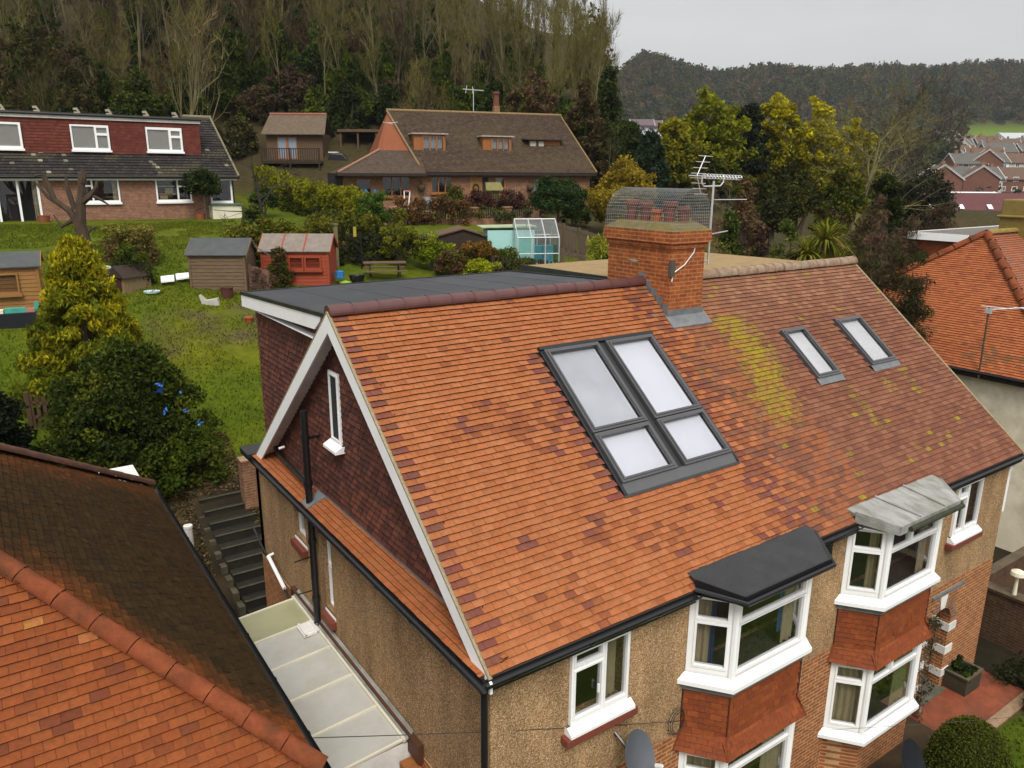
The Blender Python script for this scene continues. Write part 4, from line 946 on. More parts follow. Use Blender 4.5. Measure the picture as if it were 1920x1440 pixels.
MB().box(13.45,14.55,.95,1.0,-5.2,-3.1).build('boards', M('lime_paint',(.24,.32,.05),.6,.2,5,stretch=(8,1,1)), gd); MB().box(13.36,13.45,.92,1.03,-5.2,-3.0).box(14.55,14.64,.92,1.03,-5.2,-3.0).build('post', WOODD, gd)
lp = empty('bird_bath', (15.0,-.3,-4.0), 'pale mushroom-shaped ornament on the low brick wall', 'ornament')
MB().lathe(15.02,.2,[(.05,-3.98),(.035,-3.6),(.05,-3.5),(.17,-3.46),(.15,-3.38),(.05,-3.33),(0,-3.33)],12).build('bowl', CREAM, lp)
# satellite dishes
def dish(loc, az, el, r, label, mat):
    d = empty('satellite_dish', loc, label, 'satellite dish'); c = Vector(loc)
    n = Vector((math.sin(az)*math.cos(el), -math.cos(az)*math.cos(el), math.sin(el))); u = n.cross(Vector((0,0,1))).normalized(); v = u.cross(n)
    mb = MB(); R = []
    K = 7; J = 28
    def P(k, j, o): 
        q = r*k/K; a = 2*math.pi*j/J
        return tuple(c + u*(q*math.cos(a)) + v*(q*1.12*math.sin(a)) + n*(.16*(q/r)**2*r*1.6+o))
    for o in (0, -.012):
        for k in range(K):
            for j in range(J):
                a, b, e, f = P(k,j,o), P(k,j+1,o), P(k+1,j+1,o), P(k+1,j,o)
                mb.poly([a,b,e,f] if k else [a,e,f])
    for j in range(J): mb.poly([P(K,j,0),P(K,j+1,0),P(K,j+1,-.012),P(K,j,-.012)])
    mb.build('reflector', mat, d, smooth=False)
    MB().tube([tuple(c-v*r*1.05+n*.02), tuple(c+n*r*1.2-v*r*.35)], .013, 6).build('feed_arm', BLK, d)
    f = c+n*r*1.2-v*r*.3; MB().tube([tuple(f-n*.0), tuple(f-n*.10)], [.03,.035], 8).build('receiver', WHTD, d)
    return d, c, n
DSH = M('grey_dish', (.12,.13,.15), .4, .1, 3, spec=.5); DSB = M('black_dish', (.022,.025,.03), .4, .15, 3, spec=.5)
d, c, n = dish((2.22,-.22,-2.05), rad(18), rad(24), .33, 'grey satellite dish on the pebble-dashed wall below the small front window', DSH)
MB().tube([tuple(c-n*.02), (2.15,.13,-1.85)], .025, 6).build('bracket', BLK, d)
d, c, n = dish((7.95,-1.2,-4.35), rad(12), rad(28), .42, 'black satellite dish standing low beside the clipped round bush', DSB)
MB().tube([tuple(c-n*.02), (8.0,-.95,-5.2)], .03, 6).build('pole', BLK, d)
# cables
def wire(name, pts, label, r=.006):
    o = MB(); P = []
    (x0,y0,z0),(x1,y1,z1),sag = pts
    for k in range(25):
        t = k/24; P.append((x0+(x1-x0)*t, y0+(y1-y0)*t, z0+(z1-z0)*t-4*sag*t*(1-t)))
    b = o.tube(P, r, 4).build(name, M('cable_grey',(.05,.045,.04)), None); tag(b, label, 'cable'); return b
wire('telephone_cable', ((-2.05,.2,-.02),(3.42,.10,-2.22),.03), 'thin dark cable strung from the left eaves to the bay corner')
wire('telephone_cable', ((5.45,-.50,-2.93),(11.4,-4.0,-2.6),.1), 'thin cable crossing in front of the right lower bay window', .004)
cc = MB()
for k in range(3): cc.tube([(3.36+ (.17-.02*k)*math.cos(a), .10-.02*k, -2.2+(.23-.03*k)*math.sin(a)) for a in [2*math.pi*i/16 for i in range(17)]], .006, 4, cap=False)
tag(cc.build('cable_coil', M('cable_grey'), None), 'coil of spare black cable hung beside the tile-hung bay', 'cable')
# ------------------------------------------------------------------ buildings up the slope
def gz(x, y): return ground_z(x, y)
def tri_wall(mb, u0, u1, v, z0, ze, zr, um=None, t=.15, col=(1,1,1)):
    um = (u0+u1)/2 if um is None else um
    mb.prism([(u0,v,z0),(u1,v,z0),(u1,v,ze),(um,v,zr),(u0,v,ze)], (0,t,0), col)
def simplewin(root, F, u, z, w, h, v, panes, mat, gm=GLS, name='window', sill=True, curt=None):
    """window in the wall plane at local y = v (front = -y)"""
    G = lambda p: F((u+p[0], v-p[2], z+p[1]))
    mb = MB(G); mb.plate(0, w, 0, h, panes, -.03, .05); f = mb.build(name, mat, root)
    g = MB(G)
    for p in panes: g.box(p[0],p[1],p[2],p[3],.0,.008)
    g.build('pane', gm, f)
    q = MB(G).box(.02,w-.02,.02,h-.02,-.5,-.45); q.build('room', DARKIN, f)
    if curt:
        q = MB(G)
        for c in curt[1]: curtain(q, c[0], c[1], .05, h-.05, -.12, amp=.02)
        q.build('curtain', curt[0], f)
    if sill: MB(G).box(-.05,w+.05,-.10,0,-.02,.11).build('sill', mat, f)
    return f
FOB = frame(-3.031, 38.472, 0, .02)
bu = empty('bungalow', (2,42,3), 'long red brick bungalow with a full-width tile-hung dormer and white windows', 'house')
CONCT = M('dark_concrete_tile', (1,1,1), .9, .35, 12, attr=True, bump=.3, bscale=40, spec=.15)
bw_ = MB(lambda p: FOB((p[0],-p[2],p[1])))
gw_open = [(.05,1.85,3.12,5.28),(3.6,5.4,4.1,5.27),(7.15,8.92,4.1,5.27),(9.9,11.1,4.0,5.3)]
bw_.plate(-8,11.2,2.4,5.42,gw_open,-.25,0)
bw_.build('wall', BRKP, bu)
MB(FOB).box(-8,11.2,8.1,8.35,2.4,5.4).box(-8,11.2,1.5,1.55,2.4,5.3).build('rear_wall', BRKP, bu)
g = MB(FOB); g.prism([(11.2,.0,2.4),(11.2,8.35,2.4),(11.2,8.35,5.4),(11.2,4.2,8.5),(11.2,.0,5.4)], (-.2,0,0)); g.build('gable_wall', BRKP, bu)
simplewin(bu, FOB, .05,3.12,1.8,2.16,0,[(.1,.86,.12,2.04),(.96,1.7,.12,2.04)],WHT,sill=False,name='french_door',curt=(CURT,[(1.5,1.7)]))
simplewin(bu, FOB, 3.6,4.1,1.8,1.17,0,[(.07,.52,.1,.78),(.07,.52,.86,1.1),(.6,1.73,.1,1.1)],WHT,curt=(CURT,[(1.5,1.72)]))
f = simplewin(bu, FOB, 7.15,4.1,1.77,1.17,0,[(.07,1.05,.1,1.1),(1.13,1.7,.1,.74),(1.13,1.7,.82,1.1)],WHT)
MB(lambda p: FOB((7.15+p[0],-p[2],4.1+p[1]))).box(.1,1.0,.35,.42,-.4,-.15).box(.1,1.0,.75,.82,-.4,-.15).box(.2,.6,.1,.34,-.35,-.2).box(.5,.9,.43,.7,-.35,-.2).build('shelf', M('cream_shelf',(.55,.46,.28)), f)
simplewin(bu, FOB, 9.9,4.0,1.2,1.3,0,[(.09,1.1,.1,1.2)],WHT)
ps = empty('garden_cupboard', (10.5,38.3,2.9), 'pale cream rendered box built against the bungalow wall under its right-hand window', 'cupboard')
MB(FOB).box(9.75,11.3,-.75,-.03,2.5,3.88).build('box', M('cream_box',(.72,.68,.52),.7,.08,3), ps); MB(FOB).box(9.68,11.37,-.82,-.03,3.88,3.96).build('lid', M('green_lid',(.10,.16,.12)), ps)
def conc_col(u, v, i, j, r):
    c = pick(r, [(.5,(.040,.034,.032)),(.3,(.055,.046,.040)),(.2,(.033,.03,.028))])
    if r.random() < .05: c = lerp(c,(.34,.31,.22),r.random())
    elif nse(u*.6, v*.9, 4) > .25: c = lerp(c, (.10,.085,.05), .5)
    return c
O = Vector(FOB((-8.2,-.38,5.36))); Ux = Vector(FOB((1,0,0)))-Vector(FOB((0,0,0))); Vy = Vector(FOB((0,1,0)))-Vector(FOB((0,0,0)))
Vs = Vy*4.6+Vector((0,0,3.3)); LB = Vs.length
mb = MB(); tiles(mb, O, Ux, Vs, 19.65, LB, .24, .22, conc_col, seed=71, th=.035, gap=.02, inside=lambda u, v: not (u < 18.15 and v > 2.05))
mb.prism([tuple(O), tuple(O+Ux*19.65), tuple(O+Ux*19.65+Vs), tuple(O+Vs)], (0,0,-.08), (.03,.025,.02))
mb.prism([tuple(O+Vs), tuple(O+Ux*19.65+Vs), tuple(O+Ux*19.65+Vs+Vy*4.6+Vector((0,0,-3.3))), tuple(O+Vs+Vy*4.6+Vector((0,0,-3.3)))], (0,0,-.08), (.04,.035,.03))
mb.build('roof', CONCT, bu)
MB(FOB).tube([(9.9,4.22,8.70),(11.46,4.22,8.70)], .11, 8).tube([(11.42,-.36,5.42),(11.42,4.2,8.70)], .06, 6).build('ridge_tiles', M('lichen_concrete',(.22,.20,.12),.9,.4,10), bu)
dm = MB(FOB).box(-8,9.95,1.22,1.4,6.2,8.28,(.2,.06,.04)).box(9.75,9.95,1.4,4.3,6.3,8.28,(.2,.06,.04))
q = MB(); tiles(q, Vector(FOB((-8,1.20,6.36))), Ux, (0,0,1), 17.95, 1.88, .15, .2, lambda u,v,i,j,r: pick(r, [(.5,(.17,.045,.03)),(.3,(.145,.038,.027)),(.2,(.19,.052,.035))]), seed=73, th=.015)
k0 = len(dm.v); dm.v += q.v; dm.f += [[i+k0 for i in f_] for f_ in q.f]; dm.c += q.c
dmo = dm.build('dormer', TILE, bu)
MB(FOB).box(-8.1,10.05,1.05,4.6,8.30,8.44).build('flat_roof', M('bungalow_felt',(.04,.042,.04),.8,.3,3), dmo)
MB(FOB).box(-8.1,10.02,1.10,1.18,8.16,8.30).build('fascia', WHTD, dmo); MB(FOB).tube([(-8.1,1.04,8.36),(10.05,1.04,8.36)], .06, 8).build('gutter', BLK, dmo)
MB(FOB).prism([(-8,.98,6.30),(10.1,.98,6.30),(10.1,1.22,6.44),(-8,1.22,6.44)], (0,0,.02)).prism([(9.97,1.1,6.4),(10.1,1.1,6.4),(10.2,4.2,8.55),(10.07,4.2,8.55)], (0,0,.03)).build('flashing', M('pale_lead',(.36,.35,.30),.7,.3,8), dmo)
PALEIN = M('net_curtain', (.50,.49,.42), .9, .1, 3)
for u0, w, ps_ in ((-.35,1.9,[(.08,1.8,.12,1.12)]),(3.67,1.75,[(.07,1.08,.1,1.14),(1.18,1.66,.1,.72),(1.18,1.66,.84,1.1)]),(7.19,1.8,[(.07,1.12,.1,1.1),(1.24,1.7,.1,.70),(1.24,1.7,.82,1.06)])):
    f = simplewin(dmo, FOB, u0, 6.68, w, 1.22, 1.12, ps_, WHT)
    q = MB(lambda p: FOB((u0+p[0],1.12-p[2],6.68+p[1]))); q.box(.06,w-.06,.06,1.14,-.028,-.02).build('blind', PALEIN, f)
MB(FOB).box(-8.2,11.3,-.30,-.26,5.20,5.36).box(-8.2,11.25,-.26,.0,5.19,5.21).build('fascia', WHTD, bu); MB(FOB).tube([(-8.2,-.36,5.36),(11.4,-.36,5.36)], .055, 8).build('gutter', BLK, bu)
MB(FOB).tube([(11.12,-.1,5.3),(11.12,-.1,2.6)], .04, 8).build('downpipe', BLK, bu)
# solar brackets along the flat roof
for k in range(7):
    u = -1.0+1.62*k+.15*(k%2); b_ = empty('roof_bracket', FOB((u,1.6,8.44)), 'small pale hooked bracket standing in the row along the bungalow roof edge', 'bracket', 'brackets along the bungalow roof')
    MB(FOB).prism([(u,1.5,8.44),(u+.30,1.5,8.44),(u+.26,1.5,8.56),(u+.16,1.5,8.74),(u-.02,1.5,8.72),(u-.02,1.5,8.62),(u+.10,1.5,8.62),(u+.16,1.5,8.54),(u,1.5,8.54)], (0,.12,0)).build('hook', M('pale_plastic',(.42,.38,.28),.8,.2,8), b_)
# ---------------- chalet house
aC = math.atan2(-.27506508,.96142561); FOC = frame(14.143,38.067,0,aC)
ch_ = empty('chalet_house', (22,38,3.4), 'brown brick chalet house with a steep mossy roof and three orange timber dormers', 'house')
w = MB(lambda p: FOC((p[0],-p[2],p[1]))); ops = [(.95,1.85,3.7,5.3),(2.5,4.2,4.25,5.45),(5.5,6.85,4.45,5.45),(9.6,10.25,4.4,5.45),(12.0,12.7,4.3,5.45)]
w.plate(0.2,16.1,2.6,5.62,ops,-.25,0); w.build('wall', BRKC, ch_)
MB(FOC).box(.2,.45,.1,9,2.6,5.6).box(.45,15.9,1.2,1.25,2.6,5.6).build('inner_wall', DARKIN, ch_)
TIM = WOODO
for (a,b,c,d), n in zip(ops,(1,3,3,1,1)):
    W_ = b-a; H_ = d-c; pn = [(.06+(W_-.06)*k/n, .06+(W_-.06)*(k+1)/n-.06, .07, H_-.07) for k in range(n)]
    simplewin(ch_, FOC, a, c, W_, H_, 0, pn, TIM, curt=(PALEIN,[(.1,W_-.1)]) if n == 1 and a > 9 else None)
dr_ = MB(FOC).box(7.95,8.75,-.03,.06,3.55,5.45); dd = dr_.build('door', M('varnished_door',(.36,.17,.05),.5,.2,4,stretch=(5,5,1)), ch_); MB(FOC).tube([(8.35+.18*math.cos(a),-.06,4.75+.24*math.sin(a)) for a in [2*math.pi*i/12 for i in range(13)]], .05, 6).build('wreath', M('dark_wreath',(.03,.03,.015)), dd)
MB(FOC).box(8.8,9.15,-.04,.05,3.55,5.4).build('side_light', DARKIN, ch_)
zr, vr, ve, zE = 9.48, 4.0, -.35, 5.70
def ch_col(u, v, i, j, r):
    n = nse(u*.4, v*.5, 17); c = pick(r, [(.5,(.105,.075,.055)),(.3,(.088,.064,.052)),(.2,(.13,.085,.06))])
    return lerp(c, (.12,.095,.058), max(0, min(.7, .3+n*1.2)))
Oc = Vector(FOC((1.2,ve,zE))); Uc = Vector((math.cos(aC), math.sin(aC), 0)); Vc = Vector((-math.sin(aC), math.cos(aC), 0))
Vs = Vc*(vr-ve)+Vector((0,0,zr-zE)); LC = Vs.length
# roof plane, left verge runs from the ridge end (u=3.65) to the eave (u=4.95): right verge from u=15.55 to 16.45
mb = MB(); tiles(mb, Oc, Uc, Vs, 15.3, LC, .115, .19, ch_col, seed=81, th=.018, gap=.006, inside=lambda u, v: (4.95-1.3*v/LC-1.2) < u < (16.45-.9*v/LC-1.2))
P = [FOC((4.95,ve,zE)),FOC((16.45,ve,zE)),FOC((15.55,vr,zr)),FOC((3.65,vr,zr))]; mb.prism(P,(0,0,-.07),(.06,.045,.03)); 
P = [FOC((15.55,vr,zr)),FOC((16.45,8.4,zE)),FOC((4.5,8.4,zE)),FOC((3.65,vr,zr))]; mb.prism(P,(0,0,-.07),(.09,.065,.045))
mb.build('roof', TILED, ch_)
MB(FOC).tube([(3.6,vr,zr+.02),(15.6,vr,zr+.02)], .10, 8).tube([(15.57,vr,zr),(16.45,ve,zE+.04)], .06, 6).tube([(3.63,vr,zr),(4.95,ve,zE+.03)], .07, 6).build('ridge_tiles', M('ochre_ridge',(.26,.17,.08),.9,.3,8), ch_)
g = MB(FOC); g.prism([(2.75,1.3,6.7),(4.9,-.25,5.6),(3.68,vr,zr-.1)], (.1,.12,0)); g.prism([(4.9,-.25,5.6),(2.5,2.0,5.6),(2.62,2.0,7.0),(3.68,vr,zr-.12)], (.12,.1,0)); g.prism([(2.3,8.0,5.6),(2.55,2.0,5.6),(2.62,2.0,7.0),(3.66,vr,zr-.1),(2.3,8,5.6)][:4], (.12,.05,0))
g.build('gable_wall', M('orange_hung_tile',(.25,.075,.026),.8,.3,10,stretch=(1,1,4),bump=.3,bscale=30), ch_)
# hipped front wing on the left
H = [FOC((-.15,-.75,5.62)),FOC((5.05,-.75,5.62)),FOC((3.55,1.45,6.98)),FOC((2.65,1.45,6.98)),FOC((-.15,4.0,5.62))]
h = MB(); h.poly([H[0],H[1],H[2],H[3]],(.10,.075,.06)); h.poly([H[4],H[0],H[3]],(.11,.08,.06)); h.poly([FOC((3.55,1.45,6.98)),FOC((5.05,-.75,5.62)),FOC((5.05,1.2,6.98))],(.1,.07,.05)); h.poly([FOC((-.15,4,5.62)),FOC((2.65,1.45,6.98)),FOC((3.55,1.45,6.98)),FOC((3.55,4,6.9))],(.1,.07,.05))
h.build('wing_roof', TILED, ch_)
MB(FOC).tube([(-.15,-.75,5.66),(2.65,1.45,7.02)], .07, 6).build('hip_tiles', M('pink_hip',(.36,.19,.12),.85,.2,8), ch_)
MB(FOC).box(-.2,16.4,-.42,-.34,5.52,5.68).box(-.2,5.1,-.80,-.74,5.46,5.62).box(-.2,-.12,-.75,4.0,5.46,5.60).build('gutter', M('brown_gutter',(.03,.02,.015),.5), ch_)
for u0, wd, zl, zh, v0, ins in ((4.75,2.0,6.86,7.95,1.15,0),(9.2,1.9,6.9,7.88,1.2,0),(12.35,2.4,6.82,7.78,1.05,1)):
    d = MB(FOC)
    v1 = ve+(vr-ve)*(zh-zE)/(zr-zE)+.1
    if not ins:
        d.prism([(u0,v0,zl-.35),(u0,v1,zh),(u0,v0,zh)], (.10,0,0)).prism([(u0+wd-.1,v0,zl-.35),(u0+wd-.1,v1,zh),(u0+wd-.1,v0,zh)], (.10,0,0))
    else:
        d.prism([(u0,v0-.05,zl-.05),(u0,v1,zh),(u0,v1,zl)], (.12,0,0)).prism([(u0+wd-.1,v0-.2,zl-.2),(u0+wd-.1,v1,zh),(u0+wd-.1,v1,zl)], (.12,0,0))
    dd = d.build('dormer', TIM, ch_)
    if not ins:
        MB(FOC).box(u0-.15,u0+wd+.15,v0-.15,v1,zh,zh+.08).build('dormer_roof', M('pale_flat_roof',(.42,.36,.32),.8,.3,6), dd)
        G = FOC; simplewin(dd, FOC, u0+.5, zl, wd-.6, zh-zl-.05, v0+.0, [(.08+(wd-.68)*k/3,(wd-.68)*(k+1)/3,.1,zh-zl-.13) for k in range(3)], TIM, curt=(PALEIN,[(.1,wd-.7)]))
        MB(FOC).box(u0+.1,u0+.5,v0,v0+.06,zl-.0,zh).build('cheek', TIM, dd)
        MB(FOC).box(u0+.4,u0+wd,v0-.1,v0,zl-.16,zl-.10).build('sill', WHTD, dd)
    else:
        MB(FOC).box(u0-.3,u0+wd+.1,v0+.3,v1+.1,zh-.01,zh+.07).build('dormer_roof', M('dark_flat_roof',(.06,.05,.045)), dd)
        MB(FOC).box(u0+.1,u0+wd-.1,v0+.6,v0+.65,zl-.2,zh).build('back_panel', TIM, dd); q = MB(FOC).box(u0+.15,u0+.55,v0+.5,v0+.58,zl,zh-.1).box(u0+.75,u0+1.1,v0+.5,v0+.58,zl,zh-.1); q.build('curtained_panes', PALEIN, dd)
MB(FOC).box(10.85,11.25,4.1,4.5,8.6,10.0).build('chimney', BRKC, ch_); MB(FOC).lathe(11.05,4.3,[(.22,10),(.2,10.3),(.17,10.7),(.24,10.75),(.24,10.9),(.12,10.9)],10).build('chimney_pot', POT, ch_)
MB(FOC).tube([(9.95,6,9.0),(9.95,6,11.2)], .03, 5).tube([(9.2,6,11.15),(10.7,6,11.1)], .03, 5).tube([(9.5,6,11.4),(9.4,6,10.9)], .025, 4).tube([(9.9,6,11.35),(9.9,6,10.9)], .025, 4).build('aerial', ALU, ch_)
MB(FOC).tube([(2.9,1.2,8.6),(3.5,1.2,8.5)], .02, 5).tube([(3.1,1.25,8.55),(3.8,1.3,8.62)], .02, 5).build('wall_aerial', ALU, ch_)
for u in (4.85,11.9,14.6):
    b_ = empty('hanging_basket', FOC((u,-.25,4.7)), {4.85:'dried-up hanging basket left of the chalet front door',11.9:'dried-up hanging basket near the middle of the chalet wall',14.6:'dried-up hanging basket at the right end of the chalet wall'}[u], 'basket', 'hanging baskets on the chalet')
    o_ = FOC((u,-.25,0)); MB().lathe(o_[0],o_[1],[(0,4.55),(.18,4.65),(.24,4.8),(.2,4.95),(.05,5.0)],10).build('basket', M('dry_plant',(.10,.065,.03),.95,.5,20), b_); MB(FOC).tube([(u,-.25,5.0),(u,0,5.3)], .015, 4).build('hanger', BLK, b_)
# ---------------- garden room on stilts, open store
FOG = frame(14.6,52.6,0,-.60); 
gr = empty('garden_room', FOG((2,1.5,5.5)), 'small brown timber garden room with blue glazed doors and a railed balcony', 'garden room')
w = MB(lambda p: FOG((p[0],-p[2],p[1]))); w.plate(0,4.1,6.45,8.35,[(.8,2.25,6.55,8.15)],-.12,0); w.build('wall', WOODB, gr)
MB(FOG).box(0,.1,.12,3,6.45,8.4).box(4.0,4.1,.12,3,6.45,8.4).box(0,4.1,2.9,3,6.45,8.4).build('side_walls', WOODB, gr)
simplewin(gr, FOG, .8,6.55,1.45,1.6,0,[(.06,.64,.1,1.52),(.82,1.38,.1,1.52)],WOODO,gm=M('sky_glass',(.30,.36,.44),.15,.1,1,spec=.8),sill=False,name='glazed_door')
rf_ = MB(FOG); rf_.prism([(-.25,-.4,8.28),(4.4,-.4,8.28),(4.2,1.5,9.75),(-.05,1.5,9.75)], (0,0,.06)); rf_.prism([(-.05,1.5,9.75),(4.2,1.5,9.75),(4.4,3.4,8.28),(-.25,3.4,8.28)], (0,0,.06)); ro_ = rf_.build('roof', M('brown_felt_tile',(.14,.10,.065),.9,.3,4), gr)
MB(FOG).tube([(-.05,1.5,9.84),(4.2,1.5,9.84)], .08, 6).build('ridge_tiles', M('salmon_ridge',(.36,.14,.09),.8,.2,6), ro_)
bl = MB(FOG).box(-.1,4.2,-1.3,0,6.25,6.42).box(-.1,4.2,-1.32,-1.26,7.25,7.32)
for k in range(26): bl.box(-.05+.165*k,.0+.165*k,-1.31,-1.27,6.42,7.25)
for u in (-.05,2,4.1): bl.box(u-.05,u+.05,-1.33,-1.23,4.4,7.35)
bl.build('balcony', WOODD, gr)
st_ = empty('open_store', FOG((6.5,3,5.5)), 'dark flat-roofed open timber store behind the chalet gable', 'shed')
MB(FOG).box(4.9,9.5,1.6,4.0,8.6,8.8).build('roof', WOODB, st_); MB(FOG).box(5.1,9.3,3.5,3.6,5.4,8.6).box(5.5,9.2,2.0,2.06,6.0,7.1).build('back_wall', WOODD, st_)
pp = MB(FOG)
for u in (5.1,6.4,7.8,9.2): pp.box(u-.06,u+.06,1.7,1.82,5.3,8.6)
pp.build('posts', WOODB, st_)
bb_ = empty('covered_barbecue', FOG((5.0,.3,5.6)), 'black covered barbecue beside the garden room', 'barbecue')
MB(FOG).prism([(4.4,.0,5.5),(5.9,.0,5.5),(5.9,.0,6.6),(5.5,.0,7.0),(4.6,.0,7.05),(4.4,.0,6.6)], (0,.7,0)).build('cover', BLK, bb_, bevel=.08); MB(FOG).box(4.5,5.2,-.02,.5,7.05,7.12).build('lid', WHTD, bb_)
# ---------------- sheds
def boards(mb, u0, u1, z0, z1, v, h=.13, sgn=-1, axis='u'):
    n = max(1, round((z1-z0)/h)); h = (z1-z0)/n
    for k in range(n):
        a, b = z0+k*h, z0+(k+1)*h-.004
        if axis == 'u': mb.prism([(u0,v,a),(u0,v+sgn*.028,a),(u0,v+sgn*.012,b),(u0,v,b)], (u1-u0,0,0))
        else: mb.prism([(v,u0,a),(v+sgn*.028,u0,a),(v+sgn*.012,u0,b),(v,u0,b)], (0,u1-u0,0))
def shed(name, F, w, d, zb, hw, hr, wall, roofm, label, ov=.10, wins=(), wmat=None, battens=None, trim=None):
    o = F((w/2,d/2,zb)); e = empty(name, o, label, 'shed')
    mb = MB(F); mb.box(.02,w-.02,.02,d-.02,zb-.5,zb+hw)
    boards(mb,0,w,zb-.3,zb+hw,.02); boards(mb,0,d,zb-.3,zb+hw,.02,axis='v'); boards(mb,0,d,zb-.3,zb+hw,w-.02,sgn=1,axis='v')
    mb.prism([(0,0,zb+hw),(0,d,zb+hw),(0,d/2,zb+hr)], (.03,0,0)).prism([(w-.03,0,zb+hw),(w-.03,d,zb+hw),(w-.03,d/2,zb+hr)], (.03,0,0))
    mb.build('wall', wall, e)
    r = MB(F); k = (hr-hw)/(d/2)
    r.prism([(-ov,-ov,zb+hw-ov*k+.02),(w+ov,-ov,zb+hw-ov*k+.02),(w+ov,d/2,zb+hr+.02),(-ov,d/2,zb+hr+.02)], (0,0,.035)); r.prism([(-ov,d/2,zb+hr+.02),(w+ov,d/2,zb+hr+.02),(w+ov,d+ov,zb+hw-ov*k+.02),(-ov,d+ov,zb+hw-ov*k+.02)], (0,0,.035))
    ro = r.build('roof', roofm, e)
    t = MB(F)
    for s in (0,1):
        u = -ov-.01 if s == 0 else w+ov-.012; t = MB(F)
        t.prism([(u,-ov,zb+hw-ov*k-.06),(u,-ov,zb+hw-ov*k+.06),(u,d/2,zb+hr+.06),(u,d/2,zb+hr-.06)], (.022,0,0)).prism([(u,d+ov,zb+hw-ov*k-.06),(u,d/2,zb+hr-.06),(u,d/2,zb+hr+.06),(u,d+ov,zb+hw-ov*k+.06)], (.022,0,0)); t.build('bargeboard', trim or wall, ro)
    pass
    if battens:
        for u in battens: MB(F).prism([(u,-ov,zb+hw-ov*k+.056),(u+.05,-ov,zb+hw-ov*k+.056),(u+.05,d/2,zb+hr+.056),(u,d/2,zb+hr+.056)], (0,0,.02)).build('batten', trim or wall, ro)
    for (u,z,ww,hh) in wins: simplewin(e, F, u, zb+z, ww, hh, -.03, [(.05,ww-.05,.05,hh-.05)], wmat or wall)
    for u in (-.015,w-.06): MB(F).box(u,u+.075,-.03,.03,zb-.3,zb+hw).build('corner_post', trim or wall, e)
    return e
FELTG = M('shed_felt', (.075,.08,.085), .75, .25, 3, dirt=(.11,.11,.08), dscale=2, damt=.5)
bs = shed('garden_shed', frame(2.12,23.3,0,-.55), 2.0, 1.5, 1.25, 1.5, 1.98, M('weathered_boards',(.17,.11,.062),.85,.4,3,stretch=(1,1,10),bump=.3,bscale=20), FELTG, 'weathered brown board shed with a grey felt pitched roof on the lawn')
rs = shed('garden_shed', frame(4.75,23.35,0,-.56), 2.55, 1.7, 1.2, 1.55, 2.08, WOODR, M('pale_felt',(.24,.20,.165),.85,.25,4), 'bright red painted shed with two small windows and red battens on its roof', wins=((1.05,.85,.55,.48),(1.65,.85,.62,.48)), battens=(.75,1.6))
FY = frame(-5.0,22.2,0,-.12)
ysd = shed('garden_shed', FY, 2.35, 1.8, 1.0, 1.75, 2.1, WOODY, FELTG, 'golden yellow board shed with one open window at the left edge of the lawn', wins=((1.05,.95,.75,.62),))
bn = empty('storage_box', (-3.4,21.5,.9), 'long black storage box in front of the golden yellow shed', 'box'); MB(FY).box(.95,2.35,-.75,-.15,.5,1.42).build('box', M('black_box',(.012,.014,.018),.6,.2,3), bn); 
tl = empty('toy_table', (-3.0,21.6,1.5), 'turquoise and cream plastic toys lying along the black storage box', 'toy'); MB(FY).box(1.35,1.9,-.6,-.3,1.42,1.55).build('turquoise_tray', M('turquoise',(.07,.42,.32),.5), tl); MB(FY).box(1.0,1.32,-.6,-.3,1.42,1.52).build('cream_tray', CREAM, tl); MB(FY).box(1.9,2.15,-.6,-.3,1.42,1.52).build('pink_tray', M('dusty_pink',(.45,.20,.15),.6), tl)
MB(FY).prism([(2.1,-.5,1.42),(2.35,-.5,1.42),(2.25,-.5,1.72),(2.15,-.5,1.7)], (0,.08,0)).build('spade', M('turquoise'), tl)
bagw = empty('plastic_bag', (-2.75,21.0,.9), 'white plastic sack lying beside the black storage box', 'bag'); MB().lathe(-2.7,21.0,[(.0,.75),(.24,.8),(.27,1.0),(.18,1.25),(.05,1.35),(0,1.35)],9).build('sack', WHT, bagw)
# tumbledown ivy-clad playhouse
FP = frame(-.45,23.9,0,-1.05); ph = empty('tumbledown_shed', FP((.7,.7,1.5)), 'tumbledown narrow shed leaning under ivy beside the golden conifer', 'shed')
MB(FP).box(0,.75,0,1.1,1.0,2.1).build('wall', M('pale_boards',(.24,.17,.08),.85,.3,3,stretch=(8,1,1)), ph); MB(FP).prism([(-.1,-.1,2.05),(.38,-.1,2.45),(.85,-.1,2.05)], (0,1.3,0)).build('roof', WOODD, ph); MB(FP).box(.15,.6,-.03,.0,1.2,2.1).build('doorway', M('dark_red_door',(.06,.012,.012)), ph)
MB(FP).box(-.12,.18,-.15,.0,2.36,2.44).build('white_slat', WHTD, ph)
